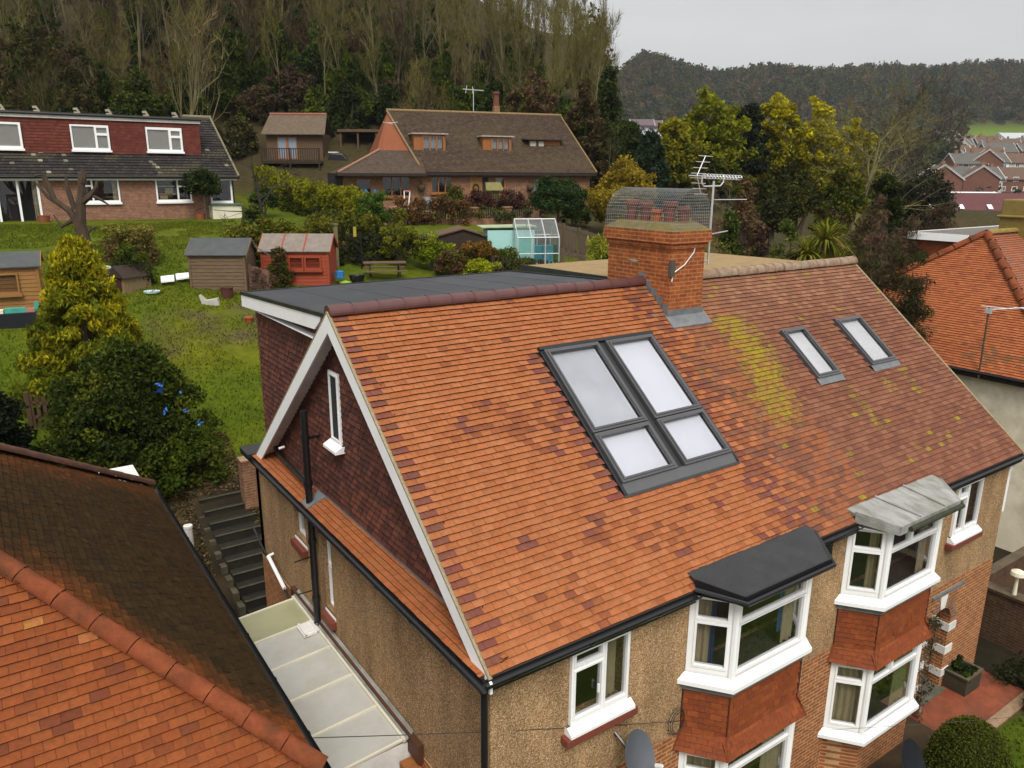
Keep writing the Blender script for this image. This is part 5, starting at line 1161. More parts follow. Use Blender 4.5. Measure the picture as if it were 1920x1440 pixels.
# dark sheds, turquoise shed, greenhouse
FD = frame(13.3,25.4,0,-.42); ds = empty('garden_shed', FD((1.3,1,1.6)), 'nearly black tarred shed with a low pitched roof beside the turquoise boards', 'shed')
mb = MB(FD); mb.prism([(0,0,1.2),(2.5,0,1.2),(2.5,0,2.75),(1.45,0,3.08),(0,0,2.7)], (0,2.0,0)); mb.box(-1.9,0,.3,2.0,1.2,2.62); mb.build('wall', WOODD, ds)
MB(FD).prism([(-.1,-.1,2.72),(1.45,-.1,3.12),(2.6,-.1,2.78),(2.6,-.1,2.84),(1.45,-.1,3.18),(-.1,-.1,2.78)], (0,2.2,0)).box(-2.0,-.1,.2,2.1,2.64,2.70).build('roof', WOODB, ds)
MB(FD).box(.2,.95,-.03,.0,1.4,2.5).build('doorway', DARKIN, ds)
FT = frame(16.1,25.0,0,-.42); ts = empty('painted_screen', FT((1,.5,1.8)), 'pale turquoise painted board shed wall behind the greenhouse', 'shed'); MB(FT).box(0,2.3,0,1.5,1.2,3.02).build('boards', M('pale_turquoise',(.36,.62,.58),.6,.06,3,stretch=(1,1,9)), ts); MB(FT).prism([(-.3,-.08,3.12),(2.4,-.08,3.16),(2.4,1.6,3.16),(-.3,1.6,3.12)], (0,0,.05)).build('roof', M('pale_green_sheet',(.42,.50,.30),.6), ts)
FGH = frame(16.75,23.4,0,-.40); gh = empty('greenhouse', FGH((1,1,1.6)), 'small aluminium greenhouse with pitched glass roof', 'greenhouse')
W_, Dp, zb, ze, zr_ = 2.0, 1.7, 1.45, 2.75, 3.55
fr_ = MB(FGH)
for u in (0,.67,1.33,2.0):
    for v in (0,Dp): fr_.box(u-.025,u+.025,v-.025,v+.025,zb,ze)
    fr_.tube([(u,0,ze),(u,Dp/2,zr_),(u,Dp,ze)], .025, 4)
for v in (0,Dp): fr_.tube([(0,v,ze),(W_,v,ze)], .03, 4); fr_.tube([(0,v,zb+.55),(W_,v,zb+.55)], .02, 4)
fr_.tube([(0,Dp/2,zr_),(W_,Dp/2,zr_)], .035, 4).tube([(0,Dp/2,zb),(0,Dp/2,zr_)], .025, 4); fr_.box(-.03,W_+.03,-.03,Dp+.03,zb-.3,zb+.04)
fr_.build('frame', ALU, gh)
gl_ = MB(FGH); gl_.poly([(0,0,zb),(W_,0,zb),(W_,0,ze),(0,0,ze)]); gl_.poly([(0,Dp,zb),(W_,Dp,zb),(W_,Dp,ze),(0,Dp,ze)]); gl_.poly([(0,0,ze),(W_,0,ze),(W_,Dp/2,zr_),(0,Dp/2,zr_)]); gl_.poly([(0,Dp,ze),(W_,Dp,ze),(W_,Dp/2,zr_),(0,Dp/2,zr_)])
for u in (0,W_): gl_.poly([(u,0,zb),(u,Dp,zb),(u,Dp,ze),(u,Dp/2,zr_),(u,0,ze)])
gl_.build('glazing', GRH, gh)
MB(FGH).box(.2,1.8,1.2,1.6,zb,zb+.8).box(1.3,1.8,.3,.6,zb,zb+.9).build('staging', M('blue_tub',(.10,.32,.42),.6), gh)
# ---------------- fences and garden walls
def fence_run(name, label, pts, h, mat, board=.14, rail=True, post_mat=None, gap=.0, zoff=0, cat='fence'):
    o = empty(name, (pts[0][0],pts[0][1],gz(*pts[0])), label, cat)
    b = MB(); pm = MB()
    for (x0,y0),(x1,y1) in zip(pts, pts[1:]):
        L = math.hypot(x1-x0,y1-y0); n = max(1,int(L/(board+gap))); ux, uy = (x1-x0)/L, (y1-y0)/L
        for k in range(n):
            x, y = x0+ux*(k+.5)*(board+gap), y0+uy*(k+.5)*(board+gap); z = gz(x,y)+zoff; rj = random.Random(k*7+int(x*10)).uniform(-.02,.02)
            a = board/2-.004
            b.prism([(x-ux*a,y-uy*a,z-.1),(x+ux*a,y+uy*a,z-.1),(x+ux*a,y+uy*a,z+h+rj),(x-ux*a,y-uy*a,z+h+rj)], (-uy*.02,ux*.02,0))
        for k in range(int(L/1.9)+1):
            x, y = x0+ux*min(L,k*1.9), y0+uy*min(L,k*1.9); z = gz(x,y)+zoff
            pm.box(x-.05,x+.05,y-.05,y+.05,z-.3,z+h+.05)
        if rail:
            for zz in (.3,h-.25): pm.prism([(x0,y0,gz(x0,y0)+zoff+zz),(x1,y1,gz(x1,y1)+zoff+zz),(x1,y1,gz(x1,y1)+zoff+zz+.07),(x0,y0,gz(x0,y0)+zoff+zz+.07)], (-uy*.05,ux*.05,0))
    b.build('boards', mat, o); pm.build('posts', post_mat or mat, o)
    return o
fence_run('board_fence', 'brown close-boarded fence running down beside the greenhouse', [(19.6,26.2),(20.6,23.6),(21.3,20.5),(21.6,17.5)], 1.5, WOODG)
fence_run('picket_fence', 'low brown picket fence with gaps round the bed before the greenhouse', [(14.6,22.3),(16.8,21.6),(18.8,21.0)], .85, WOODD, board=.09, gap=.10)
fence_run('picket_fence', 'low picket enclosure with thin rails next to the close-boarded fence', [(18.6,22.4),(21.0,21.4)], .95, WOODG, board=.05, gap=.17)
fence_run('picket_fence', 'short broken piece of dark picket fence beside the blue-dotted shrub', [(-3.65,16.55),(-3.2,16.35)], .95, M('dark_picket',(.09,.05,.025),.85,.3,5), board=.10, gap=.06)
fence_run('board_fence', 'dark red-brown board fence on the slope right of the chimney', [(26.8,25.6),(29.6,22.6),(30.6,20.0)], 1.5, M('redbrown_fence',(.10,.05,.03),.85,.3,5,stretch=(8,8,1)), zoff=.35)
fence_run('board_fence', 'olive-stained lower board panels in front of the red-brown fence', [(26.6,23.0),(28.6,20.6)], 1.2, M('olive_fence',(.20,.17,.05),.85,.3,5,stretch=(8,8,1)), zoff=.2)
fence_run('board_fence', 'weathered slanting board panel between the two sheds on the lawn', [(4.05,22.6),(4.55,21.9)], .9, M('pinkish_boards',(.22,.12,.09),.85,.3,5))
gwl = empty('garden_wall', (18,31,2.8), 'long low red brick garden wall with square piers before the chalet house', 'wall')
x0, y0, x1, y1 = 13.4,31.5,23.2,30.2
def wl_(t): return (x0+(x1-x0)*t, y0+(y1-y0)*t)
a_, b_ = wl_(0), wl_(1); FWl = frame(x0,y0,0,math.atan2(y1-y0,x1-x0)); LW = math.hypot(x1-x0,y1-y0)
MB(FWl).box(0,LW,0,.22,2.3,3.2).build('brickwork', BRKC, gwl)
for u in (.1,3.6,5.6,7.7,9.5): MB(FWl).box(u-.2,u+.2,-.06,.28,2.3,3.75).box(u-.24,u+.24,-.10,.32,3.75,3.83).build('pier', BRKC, gwl)
fn = MB(FWl)
for k in range(40): fn.box(3.9+k*.14,3.95+k*.14,.09,.12,3.2,3.65)
fn.build('rail_pickets', WOODG, gwl)
# ---------------- small garden things
def thing_box(name, label, cat, parts, loc):
    o = empty(name, loc, label, cat)
    for nm, mb, mt in parts: mb.build(nm, mt, o)
    return o
FB = frame(8.6,22.6,1.42,-.4)
t = MB(FB)
for k in range(5): t.box(0,1.7,-.35+.14*k,-.23+.14*k,.70,.74)
bch = MB(FB).box(0,1.7,-.85,-.60,.42,.46).box(0,1.7,.62,.87,.42,.46)
lg = MB(FB)
for u in (.25,1.4): lg.prism([(u,-.3,.7),(u,-.15,.7),(u,-.75,0),(u,-.9,0)], (.05,0,0)).prism([(u,.3,.7),(u,.45,.7),(u,.95,0),(u,.8,0)], (.05,0,0)).box(u,u+.05,-.85,.87,.36,.42)
thing_box('picnic_table', 'dark wooden picnic table with attached benches on the grass', 'table', [('table_top',t,WOODB),('bench',bch,WOODB),('legs',lg,WOODD)], (9.4,22.5,1.42))
x, y = 8.18,24.3; z = gz(x,y); thing_box('timber_post', 'tall weathered timber post standing near the red shed', 'post', [('post',MB().box(x-.07,x+.07,y-.07,y+.07,z-.3,z+1.75),M('greenish_post',(.17,.15,.07),.9,.3,5)),('cap',MB().box(x-.1,x+.1,y-.1,y+.1,z+1.75,z+1.83),M('greenish_post'))], (x,y,z))
x, y = 9.15,24.0; z = gz(x,y); thing_box('bird_feeder', 'slim black bird feeder pole with a yellow feeder', 'feeder', [('pole',MB().tube([(x,y,z),(x,y,z+1.5)],.04,6),BLK),('feeder',MB().tube([(x-.25,y,z+1.35),(x-.25,y,z+1.75)],.07,8),M('yellow_feeder',(.45,.36,.05)))], (x,y,z))
def lump(x, y, z0, rs, n=10): return MB().lathe(x, y, [(r, z0+h) for r, h in rs], n)
thing_box('toy', 'blue and lime plastic toy beside the red shed', 'toy', [('blue_part',lump(7.45,22.3,1.35,[(0,.25),(.2,.3),(.18,.55),(0,.6)]),M('toy_blue',(.03,.17,.42),.4)),('lime_part',lump(7.6,22.1,1.3,[(.22,0),(.24,.2),(0,.26)]),M('toy_lime',(.30,.45,.05),.4))], (7.5,22.2,1.35))
thing_box('black_tub', 'black rubber tub on the grass next to the blue and lime toy', 'tub', [('tub',lump(8.15,22.25,1.3,[(.2,0),(.32,.4),(.34,.42),(.28,.4),(.18,.1),(0,.1)],14),BLK)], (8.15,22.25,1.3))
thing_box('plant_tub', 'dark red tub standing in front of the brown shed', 'tub', [('tub',lump(3.06,22.1,1.2,[(.20,0),(.22,.4),(.24,.42),(.19,.40),(.17,.3),(0,.3)],14),M('oxblood_tub',(.10,.03,.025),.6))], (3.06,22.1,1.2))
thing_box('flower_pot', 'small orange flower pot tipped on the grass', 'pot', [('pot',lump(3.25,20.3,.55,[(.08,0),(.14,.22),(.16,.22),(.16,.27),(.1,.27),(.08,.1),(0,.1)],12),POTO)], (3.25,20.3,.55))
thing_box('paddling_toy', 'round bright blue and white plastic bowl on the lawn', 'toy', [('bowl',lump(.75,23.1,1.42,[(.1,0),(.26,.08),(.28,.14),(.2,.1),(0,.05)],16),M('bowl_white',(.55,.66,.72),.4)),('water',lump(.75,23.1,1.50,[(.2,.0),(.0,.03)],14),M('bowl_blue',(.03,.24,.60),.3))], (.75,23.1,1.42))
thing_box('broken_basin', 'broken white basin lying on the rough grass', 'basin', [('basin',MB(frame(2.1,21.7,1.05,-.4)).prism([(0,0,0),(.55,0,.05),(.5,0,.28),(.1,0,.22),(-.1,0,.42)], (0,.35,.0)),M('dirty_white',(.55,.53,.46),.5,.2,6))], (2.1,21.7,1.05))
for x, y, a, lab in ((1.2,23.75,.2,'white garden slab propped in the grass, left of the pair near the brown shed'),(1.75,23.9,.5,'white garden slab propped in the grass, right of the pair near the brown shed')):
    z = gz(x,y); thing_box('white_slab', lab, 'slab', [('slab',MB(frame(x,y,z,-.2)).prism([(0,0,.12),(.45,0,.14+.06*a),(.45,.28,.30),(0,.28,.27)],(0,0,.06)),WHT),('support',MB(frame(x,y,z,-.2)).box(.08,.14,.12,.18,-.1,.2).box(.32,.38,.12,.18,-.1,.2),WOODB)], (x,y,z))
thing_box('white_sack', 'crumpled white sack beside the brown shed', 'sack', [('sack',lump(4.12,22.75,1.3,[(.16,0),(.22,.25),(.2,.5),(.08,.75),(0,.78)],9),M('offwhite_sack',(.55,.54,.52),.7,.1,6))], (4.12,22.75,1.3))
x, y = 4.25, 23.2; z = gz(x,y); thing_box('mesh_frame', 'green netting frame leaning between the brown and red sheds', 'frame', [('frame',MB().tube([(x,y,z),(x-.05,y,z+1.6),(x+.9,y-.5,z+.9),(x+.9,y-.5,z)],.03,6),M('green_tube',(.07,.12,.09)))], (x,y,z))
# play things by the chalet
x, y = 15.0,36.6; z = gz(x,y); thing_box('play_tower', 'lime green plastic climbing toy with blue corners beside the hedge end', 'toy', [('slide',MB(frame(x,y,z,-.3)).prism([(0,0,.3),(.75,0,.3),(.62,0,1.05),(.12,0,1.05)],(0,.5,0)),M('lime_plastic',(.42,.60,.05),.4)),('blue_corner',MB(frame(x,y,z,-.3)).box(.02,.18,.0,.2,1.05,1.4).box(.56,.72,0,.2,1.05,1.4),M('toy_blue'))], (x,y,z))
x, y = 16.6,34.6; z = gz(x,y); fr2 = frame(x,y,z,-.3); thing_box('swing_frame', 'thin white and pink metal play frame on the chalet patio', 'frame', [('white_frame',MB(fr2).tube([(0,0,0),(.0,0,1.35),(.35,.1,1.3),(.22,.05,.3)],.035,6),WHT),('pink_bar',MB(fr2).tube([(-.9,0,.45),(.0,0,.5)],.03,6).tube([(.1,0,.2),(.95,0,.35)],.03,6).tube([(0,0,1.36),(.36,.1,1.33)],.04,6),M('pink_paint',(.55,.20,.22),.5)),('ball',lump(x+.9,y-.3,z,[(0,.45),(.13,.5),(.17,.62),(.13,.74),(0,.79)],12),WHT)], (x,y,z))
x, y = 18.4,34.5; z = gz(x,y); fr2 = frame(x,y,z,-.3); thing_box('sand_pit', 'low wooden sand pit with a dark pitched cover by the chalet', 'sandpit', [('box',MB(fr2).box(-1.3,1.3,-.5,.5,-.1,.28),M('sandy_board',(.30,.21,.10),.9,.3,5)),('cover',MB(fr2).prism([(-1.2,-.5,.29),(1.3,-.5,.29),(.1,-.5,.62)],(0,1,0)),M('dark_cover',(.05,.045,.03)))], (x,y,z))
x, y = 18.9,36.2; z = gz(x,y); thing_box('grey_machine', 'small grey machine against the chalet wall', 'machine', [('body',lump(x,y,z,[(.3,0),(.42,.3),(.38,.75),(.2,.95),(0,.97)],12),M('machine_grey',(.20,.22,.24),.5))], (x,y,z))
x, y = 22.1,34.3; z = gz(x,y); fr2 = frame(x,y,z,-.3); tr = MB(fr2)
for k in range(7): tr.box(0+.15*k,.03+.15*k,0,.03,.3,1.5); tr.box(0,.93,0,.03,.35+.18*k,.38+.18*k)
tr.prism([(-.1,-.1,1.5),(1.05,-.1,1.5),(.95,.5,1.95),(0,.5,1.95)],(0,0,.05)); tr.box(0,.93,.5,.53,0,1.9)
thing_box('trellis_arbour', 'greenish lattice arbour with a slatted roof before the chalet', 'arbour', [('lattice',tr,M('lichen_wood',(.20,.18,.06),.9,.3,6))], (x,y,z))
x, y = 26.2,31.2; z = gz(x,y)+1.0; thing_box('yellow_feeder', 'bright yellow feeder on a post near the golden bushes', 'feeder', [('feeder',lump(x,y,z,[(0,0),(.2,.05),(.22,.35),(0,.5)],8),M('bright_yellow',(.70,.42,.01),.5)),('post',MB().tube([(x,y,z-1.2),(x,y,z)],.03,6),WOODD)], (x,y,z-1))
for x, y, lab in ((-1.2,38.0,'terracotta trough by the french door of the bungalow'),(6.1,38.1,'terracotta pot below the climbing shrub on the bungalow')):
    z = gz(x,y)-.1; thing_box('terracotta_pot', lab, 'pot', [('pot',lump(x,y,z,[(.2,0),(.28,.4),(.3,.42),(.25,.4),(0,.38)],12),TERRA)], (x,y,z))
# ---------------- town in the valley
def far_house(d, px, w, dep, hw, hr, wallm, roofm, lab, ang=None, gable=True, z=None, win=4, grp='houses in the valley town', chim=True):
    """house at camera depth d, bearing px"""
    t = (px-960)/1446.8*d; x, y = xy(d, t); z = gz(x,y) if z is None else z
    an = -.605 if ang is None else ang
    F = frame(x,y,0,an); e = empty('valley_house', (x,y,z), lab, 'house', grp)
    mb = MB(F); mb.box(-w/2,w/2,0,dep,z-4,z+hw)
    if gable: mb.prism([(-w/2,0,z+hw),(-w/2,dep,z+hw),(-w/2,dep/2,z+hr)],(.2,0,0)).prism([(w/2-.2,0,z+hw),(w/2-.2,dep,z+hw),(w/2-.2,dep/2,z+hr)],(.2,0,0))
    mb.build('wall', wallm, e)
    r = MB(F); o = .4
    r.prism([(-w/2-o,-o,z+hw-.2),(w/2+o,-o,z+hw-.2),(w/2+o,dep/2,z+hr),(-w/2-o,dep/2,z+hr)],(0,0,.25)); r.prism([(-w/2-o,dep/2,z+hr),(w/2+o,dep/2,z+hr),(w/2+o,dep+o,z+hw-.2),(-w/2-o,dep+o,z+hw-.2)],(0,0,.25))
    ro = r.build('roof', roofm, e)
    bgd = MB(F)
    for s in (-1,1):
        u = s*(w/2+o); bgd = MB(F); bgd.prism([(u,-o,z+hw-.35),(u,-o,z+hw+.1),(u,dep/2,z+hr+.35),(u,dep/2,z+hr-.1)],(.08,0,0)); bgd.prism([(u,dep+o,z+hw-.35),(u,dep/2,z+hr-.1),(u,dep/2,z+hr+.35),(u,dep+o,z+hw+.1)],(.08,0,0)); bgd.build('bargeboard', WHT, ro)
    wn = MB(F); gl = MB(F)
    for k in range(win):
        u = -w/2+w*(k+.5)/win
        for zz in ((.9,3.6) if hw > 4 else (.9,)): wn.box(u-.8,u+.8,-.06,.0,z+zz,z+zz+1.3); gl.box(u-.65,u-.05,-.08,-.06,z+zz+.12,z+zz+1.18); gl.box(u+.05,u+.65,-.08,-.06,z+zz+.12,z+zz+1.18)
    wf = wn.build('windows', WHT, e); gl.build('panes', M('far_glass',(.10,.12,.14),.2), wf)
    if chim: MB(F).box(-w*.3-.4,-w*.3+.4,dep/2-.4,dep/2+.4,z+hr-.6,z+hr+1.2).build('chimney', BRKC, e)
    return e
RB = M('far_brick',(.20,.085,.055),.9,.2,1); RT = M('far_brown_tile',(.14,.085,.055),.9,.2,1); GT = M('far_grey_tile',(.12,.115,.10),.9,.2,1); RD = M('far_plum_tile',(.13,.045,.045),.9,.15,.6); CRM = M('far_cream',(.55,.52,.45),.9,.1,1); WH_ = M('far_white',(.72,.72,.72),.7,.05,1)
plum = far_house(150,1812,36,11,2.6,6.6,WH_,RD,'long low building under a plum-red roof nearest in the valley',z=-4.3,win=9,chim=False)
x_, y_ = xy(150,(1812-960)/1446.8*150); FPl = frame(x_,y_,0,-.605)
for k in range(6): MB(FPl).prism([(-14+5.5*k,1.1,-.35),(-13.1+5.5*k,1.1,-.35),(-13.1+5.5*k,2.0,.35),(-14+5.5*k,2.0,.35)],(0,0,.12)).build('roof_light', WHT, plum)
MB(FPl).box(-18.4,18.4,-.75,-.45,-2.1,-1.75).build('white_eaves', WHT, plum)
far_house(222,1765,9,10,4.6,8.2,RB,RT,'brick gabled house at the left end of the nearer valley row',ang=-.605+1.35,win=2,z=.3)
far_house(228,1800,15,9,4.4,7.6,CRM,GT,'pale terrace with a grey roof right of the left brick gable',win=5,z=.6)
far_house(226,1833,8,9,4.6,7.8,RB,RT,'brick gabled house in the middle of the nearer valley row',ang=-.605+1.3,win=2,z=.6)
far_house(232,1870,17,9,4.2,7.4,RB,RT,'long brown-roofed brick house right of the middle gable',win=5,z=.7)
far_house(262,1785,10,9,5,8.2,RB,GT,'brick house with grey roof at the left of the second valley row',win=3,z=4.6)
far_house(266,1818,13,9,5.4,8.4,WH_,GT,'white-fronted terrace in the second valley row',win=4,z=4.8)
far_house(264,1838,8,9,5.4,9,RB,RT,'dark brick gable beside the white-fronted terrace',ang=-.605+1.2,win=2,z=5)
far_house(272,1880,17,9,5,8,CRM,RT,'cream terrace with four windows in the second valley row',win=4,z=5.2)
far_house(190,1790,15,7,2.6,3.0,M('far_tan',(.27,.17,.08)),WH_,'flat-topped tan garage block below the valley rows',win=0,z=-1.2,chim=False)
rr = random.Random(11)
for i in range(26):
    d = rr.uniform(310,470); px = rr.uniform(1735,1935); k = i % 4
    far_house(d, px, rr.uniform(9,15), 9, 4.8, rr.uniform(7.6,8.8), (CRM,RB,WH_,RB)[k], (RT,GT,GT,RT)[k], ('small cream house under a brown roof among the far valley homes','small brick house under a grey roof among the far valley homes','small white house under a grey roof among the far valley homes','small brick house under a brown roof among the far valley homes')[k], ang=-.605+rr.choice([0,0,1.4,-.3]), win=3)
far_house(430,1895,30,18,6,10,WH_,M('far_pale_sheet',(.50,.52,.55),.6),'large white hall with a pale roof among the far valley homes',win=0,chim=False)
for k, px in enumerate((1190,1206,1222)):
    far_house(330,px,9,8,5.4,7.8,WH_,M('far_plum_grey',(.14,.10,.11)),'white terraced house glimpsed between trees below the far wood',z=19.5-.4*k,win=3,grp='white terrace below the far wood',chim=False)
# ------------------------------------------------------------------ vegetation
def leafmesh(name, C, size, cols, mat, parent=None, seed=0, aspect=.55, up=0.0, axis=None):
    rng = np.random.default_rng(seed); n = len(C)
    a = rng.normal(size=(n,3)); a[:,2] += up
    if axis is not None: a = axis + .35*a
    a /= np.linalg.norm(a, axis=1)[:,None]+1e-9
    b = rng.normal(size=(n,3)); b -= a*(a*b).sum(1)[:,None]; b /= np.linalg.norm(b, axis=1)[:,None]+1e-9
    s = np.asarray(size)*rng.uniform(.6,1.3,n); s = s[:,None]
    V = np.stack([C-a*s*.5, C+b*s*.5*aspect, C+a*s*.5, C-b*s*.5*aspect], 1).reshape(-1,3)
    if parent is not None: V = V-np.array(RL.get(parent.name, Vector()))
    me = bpy.data.meshes.new(name)
    me.vertices.add(4*n); me.vertices.foreach_set('co', V.astype(np.float32).ravel())
    me.loops.add(4*n); me.loops.foreach_set('vertex_index', np.arange(4*n, dtype=np.int32))
    me.polygons.add(n); me.polygons.foreach_set('loop_start', np.arange(0,4*n,4,dtype=np.int32)); me.polygons.foreach_set('loop_total', np.full(n,4,dtype=np.int32))
    me.update(calc_edges=True)
    at = me.attributes.new('Col', 'FLOAT_COLOR', 'FACE'); at.data.foreach_set('color', np.concatenate([np.clip(cols,0,1), np.ones((n,1))], 1).astype(np.float32).ravel())
    return link(name, me, mat, parent)
def clumps_shape(rng, kind, rx, ry, rz, n, fill=.35, irr=.45):
    out = []; ph = rng.uniform(0,6.28)
    while len(out) < n:
        if kind == 'cone':
            h = rng.random()**1.25; r = (1-h)**.8*rng.uniform(.72,1.0)+.03; a = rng.uniform(0,2*math.pi)
            out.append((rx*r*math.cos(a), ry*r*math.sin(a), rz*h))
        elif kind == 'box':
            q = rng.uniform(-1,1,3); k = rng.integers(0,3)
            if rng.random() > fill: q[k] = np.sign(q[k])*rng.uniform(.85,1.05)
            if q[2] < -.98: continue
            out.append((rx*q[0], ry*q[1], rz*(q[2]+1)/2))
        elif kind == 'dome':
            h = rng.random()**.9; a = rng.uniform(0,2*math.pi); lump = 1+.22*math.sin(3*a+ph)+.14*math.sin(5*a+2*ph+3*h); r = (1-h**2.2)**.5*(rng.uniform(.8,1.0) if rng.random() > fill else rng.uniform(.3,.8))*lump
            out.append((rx*r*math.cos(a), ry*r*math.sin(a), rz*h*(1+.10*math.sin(2*a+ph))))
        else:
            q = rng.normal(size=3); q /= np.linalg.norm(q); r = (1+irr*nse(q[0]*1.7+ph,q[1]*1.7,q[2]*1.7+ph))* rng.uniform(.78,1.0) if rng.random() > fill else rng.uniform(.3,.8)
            if q[2] < -.55: continue
            out.append((rx*q[0]*r, ry*q[1]*r, rz*(.5+.5*q[2]*r)))
    return np.array(out)
def cloud(rng, cl, cr, per, pal, rz, flat=.8, jit=.18):
    """leaf centres round each clump centre; colours from the palette by clump"""
    C = []; K = []
    for c in cl:
        r = cr*rng.uniform(.65,1.35); m = max(6, int(per*(r/cr)**2))
        d = rng.normal(size=(m,3)); d /= np.linalg.norm(d,axis=1)[:,None]; d *= (rng.random(m)**.45)[:,None]*r; d[:,2] *= flat
        C.append(c+d)
        base = np.array(pal(c[2]/max(rz,.01), rng))
        K.append(base*(1+rng.normal(size=(m,1))*jit)*(1+rng.normal(size=(m,3))*.05))
    return np.concatenate(C), np.clip(np.concatenate(K), .003, .9)
def pal_of(*opts):
    def f(h, rng):
        k = rng.choice(len(opts), p=np.array([o[0] for o in opts])/sum(o[0] for o in opts)); return np.array(opts[k][1])*rng.uniform(.8,1.2)
    return f
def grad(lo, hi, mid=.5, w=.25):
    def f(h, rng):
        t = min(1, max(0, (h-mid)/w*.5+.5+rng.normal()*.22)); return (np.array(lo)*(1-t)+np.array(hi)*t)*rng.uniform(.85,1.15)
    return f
def bush(name, x, y, label, cat, kind, rx, ry, rz, ncl, cr, per, leaf, pal, seed, z=None, z0=0, mat=None, trunk=None, group=None, fill=.35, aspect=.55, up=0.0, rot=0, stems=4, nm='foliage'):
    zz = gz(x,y) if z is None else z
    e = empty(name, (x,y,zz), label, cat, group); rng = np.random.default_rng(seed)
    cl = clumps_shape(rng, kind, rx, ry, rz, ncl, fill)
    C, K = cloud(rng, cl, cr, per, pal, rz)
    c, s = math.cos(rot), math.sin(rot); C = np.stack([C[:,0]*c-C[:,1]*s, C[:,0]*s+C[:,1]*c, C[:,2]], 1)
    C[:,2] = np.maximum(C[:,2], -.05)
    leafmesh(nm, C+np.array([x,y,zz+z0]), leaf, K, mat or LEAF, e, seed, aspect, up)
    mb = MB(); r0 = trunk or max(.03, rx*.05)
    for k in range(stems):
        q = cl[int(rng.integers(len(cl)))]; q = (q[0]*c-q[1]*s, q[0]*s+q[1]*c, q[2])
        if stems == 1: q = (0,0,rz*.7)
        mb.tube([(x+rng.normal()*.04*rx,y+rng.normal()*.04*rx,zz-.2),(x+q[0]*.35,y+q[1]*.35,zz+z0*.8+q[2]*.45),(x+q[0]*.85,y+q[1]*.85,zz+z0+q[2]*.9)], [r0,r0*.7,r0*.25], 6)
    mb.build('trunk' if stems == 1 or z0 > .5 else 'stems', BARK, e)
    return e
def branch_tree(name, label, cat, h, seed, spread=.45, levels=3, n1=7, n2=5, n3=5, r0=.16, first=.35, bark=None, twigcol=(.12,.10,.05), twigs=9, twl=.9, twr=.012, loc=(0,0,0), lean=0, ivy=None, group=None, upb=.5, limb=.55, fork=False):
    e = empty(name, loc, label, cat, group); rng = np.random.default_rng(seed); L = Vector(loc)
    tr = MB(); ends = []
    def grow(p, d, ln, r, lv):
        pts = [p]; rs = [r]; dd = d.copy(); k = 4 if lv == 0 else 3
        for i in range(k):
            dd = (dd+Vector(rng.normal(size=3))*(.10 if lv == 0 else .18)+Vector((0,0,upb*.12*(lv>0)))).normalized()
            pts.append(pts[-1]+dd*ln/k); rs.append(r*(1-.75*(i+1)/k) if lv else r*(1-.65*(i+1)/k))
        tr.tube(pts, rs, 6 if lv == 0 else (4 if lv == 1 else 3), cap=False)
        if lv >= levels-1: ends.append((pts, dd)); 
        if lv < levels-1:
            m = (n1,n2,n3)[lv]
            for j in range(m):
                t = first+(1-first)*(j+rng.random()*.8)/m if lv == 0 else rng.uniform(.3,1.0)
                i = min(k-1, int(t*k)); q = pts[i].lerp(pts[i+1], t*k-i)
                a = rng.uniform(0,2*math.pi); side = Vector((math.cos(a),math.sin(a),0)); side = (side-dd*side.dot(dd)).normalized()
                nd = (dd*(1-spread)+side*spread+Vector((0,0,.25*upb))).normalized()
                grow(q, nd, ln*limb*(1.15-.5*t)*rng.uniform(.75,1.2), max(.012, rs[min(i+1,len(rs)-1)]*.55), lv+1)
    grow(L+Vector((0,0,-.3)), Vector((lean,0,1)).normalized(), h*.8, r0, 0)
    tr.build('trunk', bark or BARK, e)
    tw = MB(); V = []; F = []; K = []
    for pts, dd in ends:
        for j in range(twigs):
            i = int(rng.integers(1,len(pts))); p = pts[i]; q = rng.normal(size=3); nd = (dd*.9+Vector(q)*.55+Vector((0,0,.3*upb))).normalized()
            l = twl*rng.uniform(.5,1.2); m = p+nd*l*.5+Vector(rng.normal(size=3))*l*.08; t = p+nd*l+Vector((0,0,.10*l))
            w = Vector(np.cross(nd, rng.normal(size=3))).normalized()*twr
            b = len(V); V += [p-w,p+w,m+w*.7,m-w*.7,t]; F += [(b,b+1,b+2,b+3),(b+3,b+2,b+4)]
            c = np.array(twigcol)*rng.uniform(.7,1.35); K += [c,c]
    me = bpy.data.meshes.new('twigs'); me.from_pydata([tuple(v-L) for v in V], [], F)
    at = me.attributes.new('Col','FLOAT_COLOR','FACE'); at.data.foreach_set('color', np.array([(*k,1) for k in K], dtype=np.float32).ravel())
    link('crown', me, TWIG, e)
    if ivy:
        rz = h*ivy[0]; cl = []; 
        for k in range(ivy[1]):
            zz = rng.random()**.8*rz; a = rng.uniform(0,2*math.pi); r = ivy[2]*(1-.55*zz/rz)*rng.uniform(.3,1)
            cl.append((r*math.cos(a)+lean*zz, r*math.sin(a), zz))
        C, Kc = cloud(rng, np.array(cl), ivy[3], ivy[4], ivy[6], rz); leafmesh('ivy', C+np.array(L), ivy[5], Kc, LEAF, e, seed)
    return e
def dup(root, loc, rz, sc, label=None, group=None):
    r = root.copy(); COL.objects.link(r); r.location = loc; r.rotation_euler = (0,0,rz); r.scale = sc if hasattr(sc,'__len__') else (sc,sc,sc)
    if label: r['label'] = label
    if group: r['group'] = group
    for ch in list(root.children):
        c = ch.copy(); COL.objects.link(c); c.parent = r
    return r
IVYC = pal_of((.45,(.034,.056,.007)),(.33,(.055,.082,.008)),(.22,(.095,.12,.010)))
DKGR = pal_of((.5,(.022,.040,.008)),(.3,(.036,.058,.010)),(.2,(.055,.080,.012)))
GOLD = grad((.055,.068,.008),(.42,.33,.015),.60,.55)
